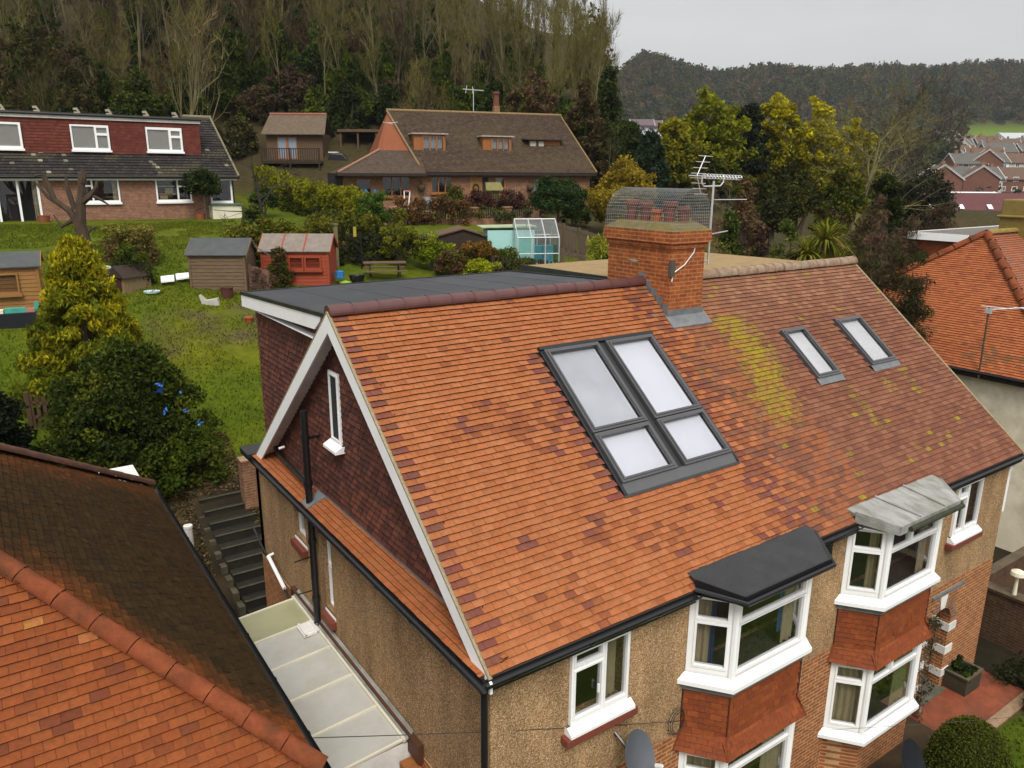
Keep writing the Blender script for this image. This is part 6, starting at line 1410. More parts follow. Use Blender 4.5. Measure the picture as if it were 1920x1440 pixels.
# --- left garden
def gold_front(h, rng):
    t = min(1,max(0,(h-.15)*1.0+rng.normal()*.30)); return (np.array((.13,.16,.008))*(1-t)+np.array((.62,.53,.015))*t)*rng.uniform(.75,1.2)
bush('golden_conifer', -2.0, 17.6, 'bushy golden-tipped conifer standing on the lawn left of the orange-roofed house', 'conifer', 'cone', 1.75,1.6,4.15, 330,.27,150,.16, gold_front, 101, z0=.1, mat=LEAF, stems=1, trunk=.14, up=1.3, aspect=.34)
bush('evergreen_shrub', -1.75, 14.4, 'large dark glossy evergreen shrub with blue scraps caught in it', 'shrub', 'dome', 1.85,1.5,2.95, 330,.33,130,.12, pal_of((.45,(.032,.052,.007)),(.35,(.060,.086,.008)),(.2,(.115,.135,.012))), 102, fill=.25)
bush('evergreen_shrub', -.75, 13.7, 'low mid-green shrub spilling over the bank above the garden steps', 'shrub', 'dome', 1.0,.8,1.3, 110,.26,110,.11, pal_of((.5,(.06,.09,.008)),(.5,(.10,.13,.012))), 103)
bush('evergreen_shrub', -4.45, 14.6, 'very dark shrub at the left edge behind the mossy roof', 'shrub', 'dome', .75,.8,2.3, 90,.30,120,.12, pal_of((.7,(.016,.026,.012)),(.3,(.03,.042,.016))), 104)
BLUE = M('blue_plastic_scrap', (.05,.19,.60), .45, .2, 5)
for k, (x,y,z,s) in enumerate(((-1.0,13.25,.55,.10),(-.55,13.3,.42,.035),(-.98,13.05,.05,.05),(-.55,12.95,.05,.03),(-.3,12.85,-.28,.045))):
    rng = np.random.default_rng(k); mb = MB()
    for j in range(5):
        p = Vector((x,y-.25,z))+Vector(rng.normal(size=3))*s*.6; mb.poly([tuple(p+Vector(rng.normal(size=3))*s*.7) for _ in range(4)])
    o = mb.build('plastic_scrap', BLUE, None); tag(o, ('biggest bright blue plastic scrap caught high in the dark evergreen shrub','tiny blue plastic scrap right of the biggest one in the shrub','blue plastic scrap just below the biggest one in the shrub','small blue plastic scrap near the right side of the shrub','lowest blue plastic scrap on the right side of the shrub')[k], 'scrap', 'blue scraps in the evergreen shrub')
bush('ivy_plant', .2, 23.9, 'dark ivy heaped over the roof of the tumbledown shed', 'ivy', 'ell', .9,.6,.9, 50,.22,70,.10, IVYC, 105, z=3.45-.0, stems=0, z0=.0) if 0 else None
bush('ivy_plant', .35, 24.3, 'dark ivy heaped over the roof of the tumbledown shed', 'ivy', 'dome', .6,.8,1.3, 46,.24,80,.11, IVYC, 105, z=1.7, stems=2)
bush('dead_shrub', .75, 26.6, 'flat-topped brown dead-looking bush behind the tumbledown shed', 'shrub', 'box', .75,.6,1.25, 60,.25,80,.12, grad((.13,.085,.03),(.20,.18,.03),.8,.2), 106)
# pollarded tree
e = empty('pollarded_tree', (-.68,28.0,2.4), 'thick-trunked pollarded bare tree on the lawn in front of the bungalow', 'tree')
mb = MB(); X0, Y0, Z0 = -.68,28.0,2.2
def rp(*p): return (X0+p[0]*.82, Y0-p[0]*.57, Z0+p[1])
mb.tube([rp(.12,0),rp(.05,.9),rp(-.02,1.4),rp(-.05,1.8)], [.27,.23,.22,.20], 10)
mb.tube([rp(-.0,1.5),rp(.12,2.3),rp(.22,2.7),rp(.28,3.35)], [.20,.17,.14,.10], 8); mb.tube([rp(.28,3.0),rp(.34,3.2),rp(.36,3.5)], [.13,.12,.05], 6)
mb.tube([rp(-.08,1.45),rp(-.35,1.95),rp(-.85,2.35),rp(-1.15,2.9),rp(-1.2,3.2)], [.16,.13,.10,.07,.04], 8); mb.tube([rp(-.85,2.3),rp(-1.15,3.3),rp(-1.5,3.25)], [.10,.08,.04], 6)
mb.tube([rp(-.55,2.1),rp(-1.1,2.45),rp(-1.5,3.0)], [.11,.08,.05], 6); mb.tube([rp(.2,2.3),rp(.55,2.55),rp(.8,2.85),rp(.85,3.1)], [.14,.11,.08,.04], 6)
mb.tube([rp(.55,2.55),rp(.95,2.35),rp(1.25,2.15)], [.07,.05,.02], 5); mb.tube([rp(-.3,1.6),rp(-.75,1.35),rp(-1.0,1.8)], [.09,.07,.03], 6); mb.tube([rp(.2,1.1),rp(.45,1.3),rp(.62,1.35)], [.06,.05,.03], 5); mb.tube([rp(-.15,2.0),rp(-.3,2.7),rp(-.32,3.2)], [.1,.09,.05], 6)
mb.build('trunk', M('dark_bark',(.075,.05,.032),.95,.4,5,stretch=(1,1,.3),bump=.6,bscale=16), e)
branch_tree('bare_tree','small dark bare tree with spreading limbs beside the bungalow end','tree',4.3,7,spread=.62,levels=3,n1=6,n2=4,r0=.11,first=.25,twigcol=(.035,.028,.02),twigs=5,twl=.7,twr=.012,loc=(7.6,32.0,gz(7.6,32.0)),bark=M('black_bark',(.03,.024,.018)),upb=.1,limb=.7)
bush('climbing_shrub', 6.35, 37.95, 'dark climbing shrub trained on the bungalow wall between two windows', 'shrub', 'ell', .95,.4,1.7, 60,.3,70,.15, DKGR, 107, z0=.9)
bush('round_shrub', 9.4, 37.7, 'small round dark green shrub by the bungalow wall', 'shrub', 'ell', .7,.6,1.15, 40,.25,80,.12, DKGR, 108, z0=.35)
bush('grassy_shrub', 6.9, 31.2, 'pointed tufted green shrub at the lawn edge below the bungalow', 'shrub', 'cone', .7,.6,1.3, 50,.22,70,.16, pal_of((.6,(.05,.075,.012)),(.4,(.09,.11,.02))), 109, up=1.5)
for k, (x,y,r,p_) in enumerate(((9.7,30.0,.5,((.12,.075,.04),(.09,.085,.02))),(10.2,30.6,.8,((.07,.09,.015),(.12,.12,.02))),(9.9,29.4,.6,((.13,.08,.05),(.10,.07,.03))))):
    bush('garden_shrub', x, y, ('brownish mixed shrub below the dark bare tree','low green shrub at the foot of the big hedge','russet twiggy shrub near the long low hedge')[k], 'shrub', 'ell', r,r*.8,r*1.1, 40,.28,70,.14, pal_of((.5,p_[0]),(.5,p_[1])), 110+k)
# hedges
def hedge(name, label, pts, w, h, seed, pal, per=70, leaf=.14, cr=.26, dens=9, lumps=.25):
    e = empty(name, (pts[0][0],pts[0][1],gz(*pts[0])), label, 'hedge'); rng = np.random.default_rng(seed); cl = []; hs = []
    for (x0,y0),(x1,y1) in zip(pts,pts[1:]):
        L = math.hypot(x1-x0,y1-y0); ux, uy = (x1-x0)/L,(y1-y0)/L
        for k in range(int(L*dens*(w+2*h)/1.2)):
            t = rng.random()*L; hh = h*(1+lumps*math.sin(t*1.9+seed)*.5+lumps*.4*math.sin(t*5)); ww = w*(1+.25*math.sin(t*2.3))
            f = rng.random()
            if f < .35: n, z = rng.uniform(-.5,.5)*ww, hh
            else: n, z = rng.choice([-.5,.5])*ww*rng.uniform(.85,1.05), rng.random()*hh
            x, y = x0+ux*t-uy*n, y0+uy*t+ux*n; cl.append((x,y,gz(x,y)+z)); hs.append(z/hh)
    C = []; K = []
    for c, hh in zip(cl, hs):
        m = per; d = rng.normal(size=(m,3)); d /= np.linalg.norm(d,axis=1)[:,None]; d *= (rng.random(m)**.45)[:,None]*cr*rng.uniform(.7,1.3)
        C.append(np.array(c)+d); K.append(np.array(pal(hh,rng))*(1+rng.normal(size=(m,1))*.18))
    leafmesh('foliage', np.concatenate(C), leaf, np.clip(np.concatenate(K),.003,.9), LEAF, e, seed)
    mb = MB()
    for (x0,y0),(x1,y1) in zip(pts,pts[1:]):
        for k in range(8):
            t = (k+.5)/8; x, y = x0+(x1-x0)*t, y0+(y1-y0)*t; z = gz(x,y); mb.tube([(x,y,z-.2),(x+rng.normal()*.15,y+rng.normal()*.15,z+h*.8)], [.06,.02], 5)
    mb.build('stems', BARK, e)
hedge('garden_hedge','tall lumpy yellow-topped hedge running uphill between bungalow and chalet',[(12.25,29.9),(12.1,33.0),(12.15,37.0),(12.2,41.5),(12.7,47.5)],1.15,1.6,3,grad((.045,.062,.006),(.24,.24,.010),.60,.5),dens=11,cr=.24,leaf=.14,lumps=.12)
hedge('garden_hedge','long low hedge behind the red and brown sheds',[(4.0,25.3),(8.0,26.0),(12.6,26.8)],.8,1.35,5,grad((.034,.050,.008),(.17,.165,.014),.82,.35),dens=8)
bush('ball_shrub', 12.2, 29.4, 'bright green rounded bush at the lower end of the tall hedge', 'shrub', 'ell', .8,.8,1.9, 60,.3,80,.15, pal_of((.6,(.05,.10,.012)),(.4,(.075,.12,.015))), 120)
# clipped shrubs in the middle garden
SH = [(11.1,24.1,.95,1.75,grad((.055,.050,.014),(.23,.24,.012),.75,.5),'tall rounded shrub with lime top and russet side above the grey roof'),
      (12.15,23.3,.72,1.45,pal_of((.6,(.30,.36,.012)),(.4,(.18,.23,.012))),'vivid lime yellow rounded shrub above the grey flat roof'),
      (12.5,22.3,.62,1.15,pal_of((.6,(.16,.085,.035)),(.4,(.14,.12,.03))),'dull russet shrub between the two lime yellow ones'),
      (13.5,21.9,.85,.85,pal_of((.6,(.36,.38,.012)),(.4,(.25,.27,.012))),'low spreading lime yellow shrub at the grey roof edge'),
      (14.5,23.3,.80,1.25,grad((.06,.062,.012),(.30,.15,.02),.6,.4),'domed orange-topped shrub before the tarred shed'),
      (15.5,22.7,.55,1.05,pal_of((.6,(.07,.10,.014)),(.4,(.12,.14,.02))),'plain green shrub left of the greenhouse'),
      (16.0,21.9,.5,.75,pal_of((.6,(.09,.11,.02)),(.4,(.14,.10,.03))),'small mixed green and brown shrub by the picket fence')]
for k, (x,y,r,h,p_,lab) in enumerate(SH): bush('clipped_shrub', x, y, lab, 'shrub', 'ell', r,r,h, 70,.2,90,.10, p_, 130+k, fill=.2)
for k in range(5):
    x, y = 9.6+.7*k, 25.2+.2*k
bush('thicket', 9.9, 24.9, 'dark tangled thicket under the long low hedge', 'shrub', 'box', 1.6,.5,1.1, 90,.25,60,.13, pal_of((.6,(.030,.038,.012)),(.4,(.06,.05,.02))), 141)
bush('garden_shrub', 5.15, 22.55, 'olive and russet shrub standing right in front of the red shed', 'shrub', 'dome', .42,.4,1.35, 60,.17,70,.09, pal_of((.6,(.075,.085,.012)),(.4,(.13,.09,.03))), 142)
bush('garden_shrub', 4.35, 22.2, 'dried pinkish-brown shrub between the brown and red sheds', 'shrub', 'dome', .4,.4,.8, 40,.18,60,.12, pal_of((1,(.16,.10,.055)),), 143, aspect=.15)
# creeper on the garden wall
hedge('wall_creeper','rust-brown dried creeper hanging over the long brick garden wall',[(14.2,31.2),(18.4,30.6)],.5,1.15,9,pal_of((.5,(.22,.105,.04)),(.3,(.17,.10,.03)),(.2,(.10,.075,.025))),per=60,leaf=.15,dens=9)
for k,(x,y,rx,h,p_,lab) in enumerate(((20.2,35.0,.8,1.5,pal_of((.6,(.13,.14,.02)),(.4,(.08,.09,.02))),'yellow-green bush against the chalet wall left of the front door'),
    (21.2,33.6,.9,1.5,pal_of((1,(.085,.035,.025)),),'dark maroon bush left of the lattice arbour'),(23.3,33.6,.9,1.6,pal_of((1,(.09,.045,.03)),),'brown-red bush right of the lattice arbour'),
    (24.6,32.6,1.0,1.4,pal_of((.5,(.11,.08,.03)),(.5,(.07,.07,.02))),'olive bush near the right end of the chalet'),(20.6,31.6,2.2,.8,pal_of((.6,(.05,.07,.014)),(.4,(.12,.12,.02))),'low green planting along the brick garden wall'))):
    bush('garden_shrub', x, y, lab, 'shrub', 'ell', rx,rx*.7,h, 55,.28,70,.15, p_, 150+k)
bush('ball_tree', 22.6, 27.9, 'dark green clipped ball-shaped tree above the board fence', 'tree', 'ell', 1.35,1.3,2.1, 110,.32,90,.15, pal_of((.6,(.026,.052,.014)),(.4,(.042,.075,.018))), 160, z0=.75, stems=1, trunk=.1, fill=.15)
bush('garden_shrub', 25.0, 29.5, 'bright mid-green bush just right of the clipped ball tree', 'shrub', 'ell', 1.0,.9,1.5, 55,.3,70,.16, pal_of((1,(.06,.10,.015)),), 161)
x_, y_ = xy(43.5,(1162-960)/1447*43.5)
bush('golden_tree', x_, y_, 'golden bronze rounded tree beside the right end of the chalet', 'tree', 'ell', 1.75,1.6,3.7, 150,.38,90,.17, grad((.18,.14,.014),(.36,.26,.02),.4,.6), 162, z0=.4, stems=2, fill=.2)
def at(px, d, py=None):
    x, y = xy(d,(px-960)/1446.8*d); return x, y
def zpy(py, d, px=960): return 5.631-(py-325.6+ .006*(px-960))/1447.0*d*1.0/ (1.0)   # height seen at that row (near the horizon)
x_, y_ = at(1138,35); bush('feathery_shrub', x_, y_, 'feathery yellow-green shrub left of the chimney stack', 'shrub', 'ell', 1.05,.9,2.6, 90,.34,80,.20, pal_of((.6,(.36,.36,.03)),(.4,(.22,.25,.02))), 163, z0=.2, up=1.0, aspect=.25)
x_, y_ = at(1250,37); bush('feathery_shrub', x_, y_, 'feathery yellow-green shrub seen through the wire over the chimney pots', 'shrub', 'ell', 2.3,1.1,3.0, 140,.40,80,.22, pal_of((.5,(.38,.37,.05)),(.5,(.20,.22,.04))), 164, z0=.3, up=1.0, aspect=.25)
# conifers and big trees right of the wood
def bigtree(px, d, ptop, pbot, wpx, name, label, kind, pal, seed, ncl=150, leaf=.3, cr=.55, per=60, cat='tree', up=0, fill=.3, trunk=.2, stems=1, depth=.9, aspect=.55):
    x, y = at(px,d); zt = zpy(ptop,d); zb = zpy(pbot,d); r = wpx/2/1447*d; g_ = gz(x,y)
    if cat == 'shrub': kind = 'dome'; zb = min(zb, g_); g_ = min(g_, zb) if zb < g_ else g_; zb = g_
    return bush(name, x, y, label, cat, kind, r, r*depth, max(.6, zt-zb), ncl, cr, per, leaf, pal, seed, z=g_, z0=zb-g_, stems=stems, trunk=trunk, up=up, fill=fill, aspect=aspect)
bigtree(1206,49,256,385,95,'dark_conifer','blue-green dense conifer behind the golden bronze tree','cone',pal_of((.6,(.022,.042,.020)),(.4,(.035,.058,.026))),170,ncl=170,leaf=.26,cr=.42,per=75)
bigtree(1128,58,150,330,70,'dark_conifer','dark narrow conifer at the edge of the bare wood','cone',DKGR,171,ncl=120,leaf=.26,cr=.42,per=60)
bigtree(1166,60,243,330,60,'dark_conifer','dark bushy conifer below the distant white terrace','ell',DKGR,172,ncl=90,leaf=.28,cr=.45,per=60)
bigtree(1310,60,192,400,150,'ivy_clad_tree','broad ivy-covered tree with yellowing top right of the dark conifer','ell',grad((.045,.066,.006),(.26,.27,.010),.58,.6),173,ncl=260,leaf=.30,cr=.50,per=75,fill=.25)
bigtree(1255,57,225,380,80,'ivy_clad_tree','yellow-olive tree on the left flank of the broad ivy-covered tree','ell',grad((.07,.085,.008),(.28,.25,.012),.5,.6),174,ncl=130,leaf=.30,cr=.48,per=60)
bigtree(1372,63,200,400,75,'dark_conifer','nearly black upright yew between the yellow-topped trees','ell',pal_of((.7,(.013,.020,.009)),(.3,(.022,.032,.012))),175,ncl=130,leaf=.28,cr=.45,per=70)
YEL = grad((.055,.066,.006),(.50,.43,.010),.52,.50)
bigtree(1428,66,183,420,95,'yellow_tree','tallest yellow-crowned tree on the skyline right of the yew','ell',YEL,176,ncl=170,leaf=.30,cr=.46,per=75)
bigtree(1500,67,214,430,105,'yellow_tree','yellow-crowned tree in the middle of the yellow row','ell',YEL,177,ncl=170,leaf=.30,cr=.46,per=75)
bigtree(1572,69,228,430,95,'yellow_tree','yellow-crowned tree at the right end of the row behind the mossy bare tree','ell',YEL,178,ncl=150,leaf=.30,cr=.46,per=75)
bigtree(1460,60,320,450,190,'dark_shrub_bank','dark shady shrub bank beneath the yellow-crowned trees','ell',pal_of((.6,(.032,.036,.007)),(.4,(.075,.085,.010))),179,ncl=150,leaf=.3,cr=.5,per=60,cat='shrub',stems=3)
bigtree(1557,41,330,470,110,'round_bush','rounded olive-green bush above the spiky cabbage palm','ell',pal_of((.5,(.065,.08,.008)),(.3,(.13,.13,.012)),(.2,(.09,.06,.02))),180,ncl=170,leaf=.19,cr=.34,per=80,cat='shrub',stems=3)
bigtree(1640,44,318,430,48,'upright_conifer','slim upright green conifer right of the rounded olive bush','ell',pal_of((.6,(.055,.075,.010)),(.4,(.035,.05,.010))),181,ncl=90,leaf=.2,cr=.32,per=70)
bigtree(1705,50,315,470,110,'grey_shrub','grey-green twiggy evergreen before the valley houses','ell',pal_of((.5,(.034,.040,.020)),(.5,(.055,.05,.03))),182,ncl=150,leaf=.22,cr=.42,per=55,stems=3)
bigtree(1480,42,345,420,60,'round_bush','small dark round bush under the shrub bank','ell',pal_of((.5,(.05,.055,.01)),(.5,(.09,.09,.015))),183,ncl=60,leaf=.2,cr=.3,per=60,stems=2)
bigtree(1440,39,365,440,55,'round_bush','shaded bush right of the aerial above the fence','ell',pal_of((.5,(.03,.036,.01)),(.5,(.05,.05,.015))),184,ncl=60,leaf=.2,cr=.3,per=60,stems=2)
for k,(px,d,pt,pb,w,c1,c2,lab) in enumerate(((1625,31,405,545,110,(.13,.075,.045),(.09,.07,.03),'reddish-brown leafless shrub above the ridge end'),(1690,29,425,560,130,(.10,.07,.034),(.14,.085,.05),'brown twiggy shrub beside the white-edged dormer'),(1740,34,405,520,110,(.09,.06,.033),(.12,.075,.045),'dark brown bare thicket below the plum-roofed building'),(1660,26,465,560,100,(.06,.066,.018),(.08,.056,.026),'dark green shrub low between the two roofs'),(1715,24,515,580,80,(.05,.06,.016),(.07,.055,.026),'shadowy evergreen shrub against the orange hipped roof'))):
    bigtree(px,d,pt,pb,w,'brown_shrub',lab,'dome',pal_of((.5,c1),(.5,c2)),190+k,ncl=170,leaf=.24,cr=.30,per=80,cat='shrub',stems=6,aspect=.12,up=.5)
bigtree(1385,36,345,460,85,'brown_shrub','brown dried climber mass right of the aerial mast','ell',pal_of((.5,(.14,.085,.035)),(.5,(.10,.065,.03))),196,ncl=90,leaf=.17,cr=.3,per=60,cat='shrub',stems=3)
bigtree(1360,33,415,500,60,'green_shrub','mid-green shrub at the foot of the aerial mast','ell',pal_of((.6,(.05,.075,.012)),(.4,(.10,.12,.02))),197,ncl=70,leaf=.16,cr=.28,per=70,cat='shrub',stems=3)
bigtree(1420,33,430,500,70,'brown_shrub','dark maroon bush in front of the olive fence panels','ell',pal_of((.6,(.06,.03,.022)),(.4,(.045,.04,.015))),198,ncl=70,leaf=.15,cr=.28,per=60,cat='shrub',stems=3)
bigtree(1465,27,455,505,110,'green_shrub','low leafy green shrubs left of the spiky cabbage palm','ell',pal_of((.6,(.06,.08,.012)),(.4,(.11,.13,.02))),199,ncl=80,leaf=.17,cr=.25,per=60,cat='shrub',stems=3)
# cabbage palm
x_, y_ = at(1530,26.5); zc = zpy(455,26.5); e = empty('cabbage_palm', (x_,y_,gz(x_,y_)), 'spiky yellow-green cabbage palm with several heads behind the old ridge', 'palm')
mb = MB(); heads = [(-.75,.0,-.15,1.0),(.05,-.1,.28,1.15),(.55,.1,.15,1.25),(-.25,.3,-.35,1.0),(.85,0,-.3,1.0),(-.5,-.3,-.6,.9),(.3,-.3,-.5,1.0)]
for hx,hy,hz,s in heads: mb.tube([(x_,y_,gz(x_,y_)-.2),(x_+hx*.5,y_+hy,zc-.6),(x_+hx,y_+hy,zc+hz)], [.11,.09,.06], 6)
mb.build('trunk', BARK, e)
lv = MB(); rng = np.random.default_rng(5)
for hx,hy,hz,s in heads:
    for k in range(110):
        a = rng.uniform(0,2*math.pi); el = rng.uniform(-.5,1.25); l = .85*s*rng.uniform(.7,1.15)
        d = Vector((math.cos(a)*math.cos(el),math.sin(a)*math.cos(el),math.sin(el))); w = d.cross(Vector((0,0,1))).normalized()*.03
        p = Vector((x_+hx,y_+hy,zc+hz)); m = p+d*l*.55; t = p+d*l+Vector((0,0,-.28*l*(1.2-el*.5)))
        c = tuple(np.array((.21,.23,.016) if rng.random() < .7 else (.36,.27,.03))*rng.uniform(.6,1.25))
        lv.poly([tuple(p-w*.5),tuple(p+w*.5),tuple(m+w),tuple(m-w)],c); lv.poly([tuple(m-w),tuple(m+w),tuple(t)],c)
lv.build('fronds', LEAF, e)
# front garden: clipped dome, planter plants, creeper
def clipped_dome():
    x, y, z = 8.95, -1.75, -5.2
    e = empty('clipped_dome', (x,y,z), 'smooth clipped green dome bush beside the black satellite dish', 'shrub')
    prof = [(.70,0),(.74,.35),(.70,.75),(.60,1.15),(.43,1.45),(.23,1.62),(0,1.67)]
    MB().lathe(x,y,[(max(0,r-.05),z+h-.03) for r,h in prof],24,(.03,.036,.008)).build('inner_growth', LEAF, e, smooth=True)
    rng = np.random.default_rng(12); P = []; n = 15000; hs = rng.random(n)**.8*1.67; a = rng.uniform(0,2*math.pi,n)
    rr_ = np.interp(hs,[p[1] for p in prof],[p[0] for p in prof])*(1+.03*np.sin(5*a+hs*3))+rng.normal(size=n)*.022-.02
    C = np.stack([x+rr_*np.cos(a), y+rr_*np.sin(a), z+hs+rng.normal(size=n)*.015],1)
    K = np.array(((.075,.092,.010),(.10,.112,.012),(.055,.07,.010)))[rng.integers(0,3,n)]*rng.uniform(.7,1.3,(n,1))
    leafmesh('foliage', C, .045, K, LEAF, e, 5)
clipped_dome()
bush('planter_plants', 12.2, -.10, 'dark leafy plants growing in the square wooden planter', 'plant', 'box', .25,.19,.18, 26,.07,60,.06, DKGR, 211, z=-4.82, stems=2)
bush('wall_climber', 10.45, -.12, 'mostly bare climber with pale dead leaves between bay and porch arch', 'climber', 'box', .16,.12,2.3, 40,.12,26,.06, pal_of((.5,(.16,.11,.06)),(.3,(.05,.05,.02)),(.2,(.40,.36,.28))), 212, z=-5.2, stems=5, trunk=.018)
bush('low_shrub', 12.9, -1.6, 'small leafy shrub at the corner of the front lawn', 'shrub', 'ell', .5,.45,.5, 30,.16,60,.08, pal_of((1,(.05,.08,.012)),), 213, z=-5.2)
bush('low_shrub', 13.6, -1.2, 'dark straggling shrub in the shade right of the planter', 'shrub', 'ell', .6,.8,.5, 30,.2,60,.09, pal_of((1,(.03,.035,.012)),), 214, z=-5.2)
# --- the wood on the hillside
WOODG_ = 'trees of the hillside wood'
PALE = (.20,.165,.07)
protos = [
 branch_tree('bare_tree','tall bare tree with pale mossy trunk in the hillside wood','tree',13.0,301,spread=.42,levels=3,n1=14,n2=7,r0=.15,first=.30,bark=BARKP,twigcol=(.135,.118,.032),twigs=9,twl=1.3,twr=.022,upb=.8,limb=.46,group=WOODG_),
 branch_tree('bare_tree','tall bare tree with pale mossy trunk in the hillside wood','tree',14.0,302,spread=.40,levels=3,n1=13,n2=7,r0=.16,first=.38,bark=BARKP,twigcol=(.145,.122,.034),twigs=9,twl=1.2,twr=.022,upb=.8,limb=.44,group=WOODG_),
 branch_tree('bare_tree','brown bare tree with dense fine twigs in the hillside wood','tree',10.5,303,spread=.48,levels=3,n1=11,n2=7,r0=.17,first=.22,bark=BARK,twigcol=(.075,.050,.024),twigs=10,twl=1.1,twr=.022,upb=.7,limb=.5,group=WOODG_),
 branch_tree('ivy_clad_tree','bare tree with dark ivy climbing its trunk in the hillside wood','tree',13.0,304,spread=.36,levels=3,n1=9,n2=6,r0=.18,first=.4,bark=BARKP,twigcol=(.115,.10,.03),twigs=8,twl=1.2,twr=.020,upb=.9,limb=.42,ivy=(.66,60,.55,.36,46,.28,IVYC),group=WOODG_),
 branch_tree('ivy_clad_tree','bare tree with brighter green ivy climbing its trunk in the hillside wood','tree',12.0,305,spread=.36,levels=3,n1=9,n2=6,r0=.18,first=.35,bark=BARK,twigcol=(.115,.10,.03),twigs=8,twl=1.1,twr=.020,upb=.8,limb=.45,ivy=(.55,50,.8,.40,46,.28,pal_of((.5,(.045,.070,.012)),(.5,(.075,.10,.014)))),group=WOODG_)]
def shrubproto(name,label,rx,rz,pal,seed,ncl=80,cr=.6,per=55,leaf=.34,kind='ell'):
    e = empty(name,(0,0,0),label,'shrub','undergrowth of the hillside wood'); rng = np.random.default_rng(seed)
    cl = clumps_shape(rng,kind,rx,rx*.9,rz,ncl); C,K = cloud(rng,cl,cr,per,pal,rz); leafmesh('foliage',C,leaf,K,LEAF,e,seed)
    mb = MB()
    for k in range(4): q = cl[k]; mb.tube([(0,0,-.5),tuple(q*.9)],[.08,.02],5)
    mb.build('stems',BARK,e); return e
sprot = [shrubproto('holly_bush','dark evergreen bush in the undergrowth of the hillside wood',1.9,3.6,DKGR,311),
 shrubproto('brown_thicket','brown leafless thicket in the undergrowth of the hillside wood',2.2,2.8,pal_of((.5,(.085,.058,.030)),(.5,(.115,.075,.038))),312,leaf=.28),
 shrubproto('green_bush','lighter green bush in the undergrowth of the hillside wood',1.6,2.4,pal_of((.6,(.06,.085,.012)),(.4,(.12,.14,.015))),313),
 shrubproto('ivy_thicket','tall dark ivy mound in the undergrowth of the hillside wood',1.6,5.5,IVYC,314)]
CNT = {}
rnd = random.Random(77); used = set(); nT = [0,0]
def put(P, k, x, y, sc):
    loc = (x,y,gz(x,y)-.1); q = P[k]; kd = q.name.split('.')[0]; CNT[kd] = CNT.get(kd,0)+1
    if CNT[kd] > 285: return
    if (id(P),k) not in used:
        used.add((id(P),k)); q.location = loc; q.rotation_euler = (0,0,rnd.uniform(0,6.28)); q.scale = (sc,sc,sc); return
    dup(q, loc, rnd.uniform(0,6.28), (sc*rnd.uniform(.55,.85),sc*rnd.uniform(.55,.85),sc*rnd.uniform(.85,1.08)))
s_ = 57.0
while s_ < 150:
    step = 2.3 if s_ < 70 else (2.9 if s_ < 95 else 3.9)
    lo, hi = -.78, .118
    n = int((hi-lo)*s_/step)
    for j in range(n):
        a = lo+(hi-lo)*(j+rnd.random())/n; s2 = s_+rnd.uniform(-1.6,1.6); t = a*s2; x, y = xy(s2,t)
        fx, fy = x-14.6, y-52.6
        if -.37 < a < -.14 and s2 < 65: continue
        left = sst(.0,-.25,a)
        r = rnd.random()
        if r < .34+.14*sst(-.2,.1,a): k = 0 if rnd.random() < .5 else 1
        elif r < .34+.36*left+.10: k = 2
        else: k = 3 if rnd.random() < .6 else 4
        sc = rnd.uniform(.72,1.08)*(.8 if s2 < 66 else 1)
        if a > .07: sc *= .85
        if s2 < 61 and a > -.3: sc *= .75
        put(protos,k,x,y,sc)
        for _ in range(2 if s_ < 75 else 1):
          if s_ < 120 and rnd.random() < (.95 if s_ < 90 else .8):
            x2, y2 = xy(max(65.5 if -.38 < a < -.13 else 57, s2-1.5+rnd.uniform(-1.5,2.5)), t+rnd.uniform(-2.5,2.5)); r2 = rnd.random()
            put(sprot, 0 if r2 < .30 else 1 if r2 < .52 else 2 if r2 < .60 else 3, x2, y2, rnd.uniform(.6,1.15))
    s_ += 4.8 if s_ < 75 else (6.5 if s_ < 100 else 9)
for k in range(70):
    a = rnd.uniform(-.42,-.08); s2 = rnd.uniform(65.5,92); x, y = xy(s2,a*s2); put(sprot, rnd.choice((0,1,1,3)), x, y, rnd.uniform(.7,1.2))
# brown and green bushes in front of the wood, seen one by one
for k,(px,d,pt,pb,w,p_,lab) in enumerate(((140,56,80,215,230,pal_of((.5,(.085,.065,.022)),(.5,(.06,.06,.015))),'wide russet and olive thicket behind the bungalow roof'),
   (290,56,175,225,110,pal_of((.6,(.075,.095,.012)),(.4,(.045,.06,.012))),'bright green low bush just above the bungalow roof end'),
   (612,65,195,290,70,pal_of((.6,(.12,.15,.012)),(.4,(.07,.09,.012))),'yellow-green bush right of the garden room roof'),
   (662,65,180,300,90,DKGR,'dark evergreen behind the open timber store'),(560,67,150,240,120,pal_of((.5,(.09,.055,.035)),(.5,(.07,.06,.02))),'brown thicket behind the garden room'),
   (470,60,240,300,45,pal_of((.5,(.09,.09,.018)),(.5,(.06,.05,.02))),'olive scrub between the bungalow and the tall hedge'),
   (990,58,165,240,150,pal_of((.5,(.12,.07,.035)),(.5,(.09,.075,.02))),'russet scrub rising behind the chalet chimney'),(1085,56,190,330,90,pal_of((.5,(.075,.06,.02)),(.5,(.10,.07,.03))),'brown scrub at the right end of the chalet roof'))):
    bigtree(px,d,pt,pb,w,'wood_edge_bush',lab,'dome',p_,330+k,ncl=150,leaf=.26,cr=.45,per=60,cat='shrub',stems=4)
branch_tree('bare_tree','many-stemmed pale bare tree standing out above the bungalow end','tree',9.5,341,spread=.36,levels=3,n1=12,n2=5,r0=.22,first=.12,bark=BARKP,twigcol=(.20,.15,.06),twigs=7,twl=1.1,twr=.018,upb=1.2,limb=.7,loc=(*at(365,57),gz(*at(365,57))))
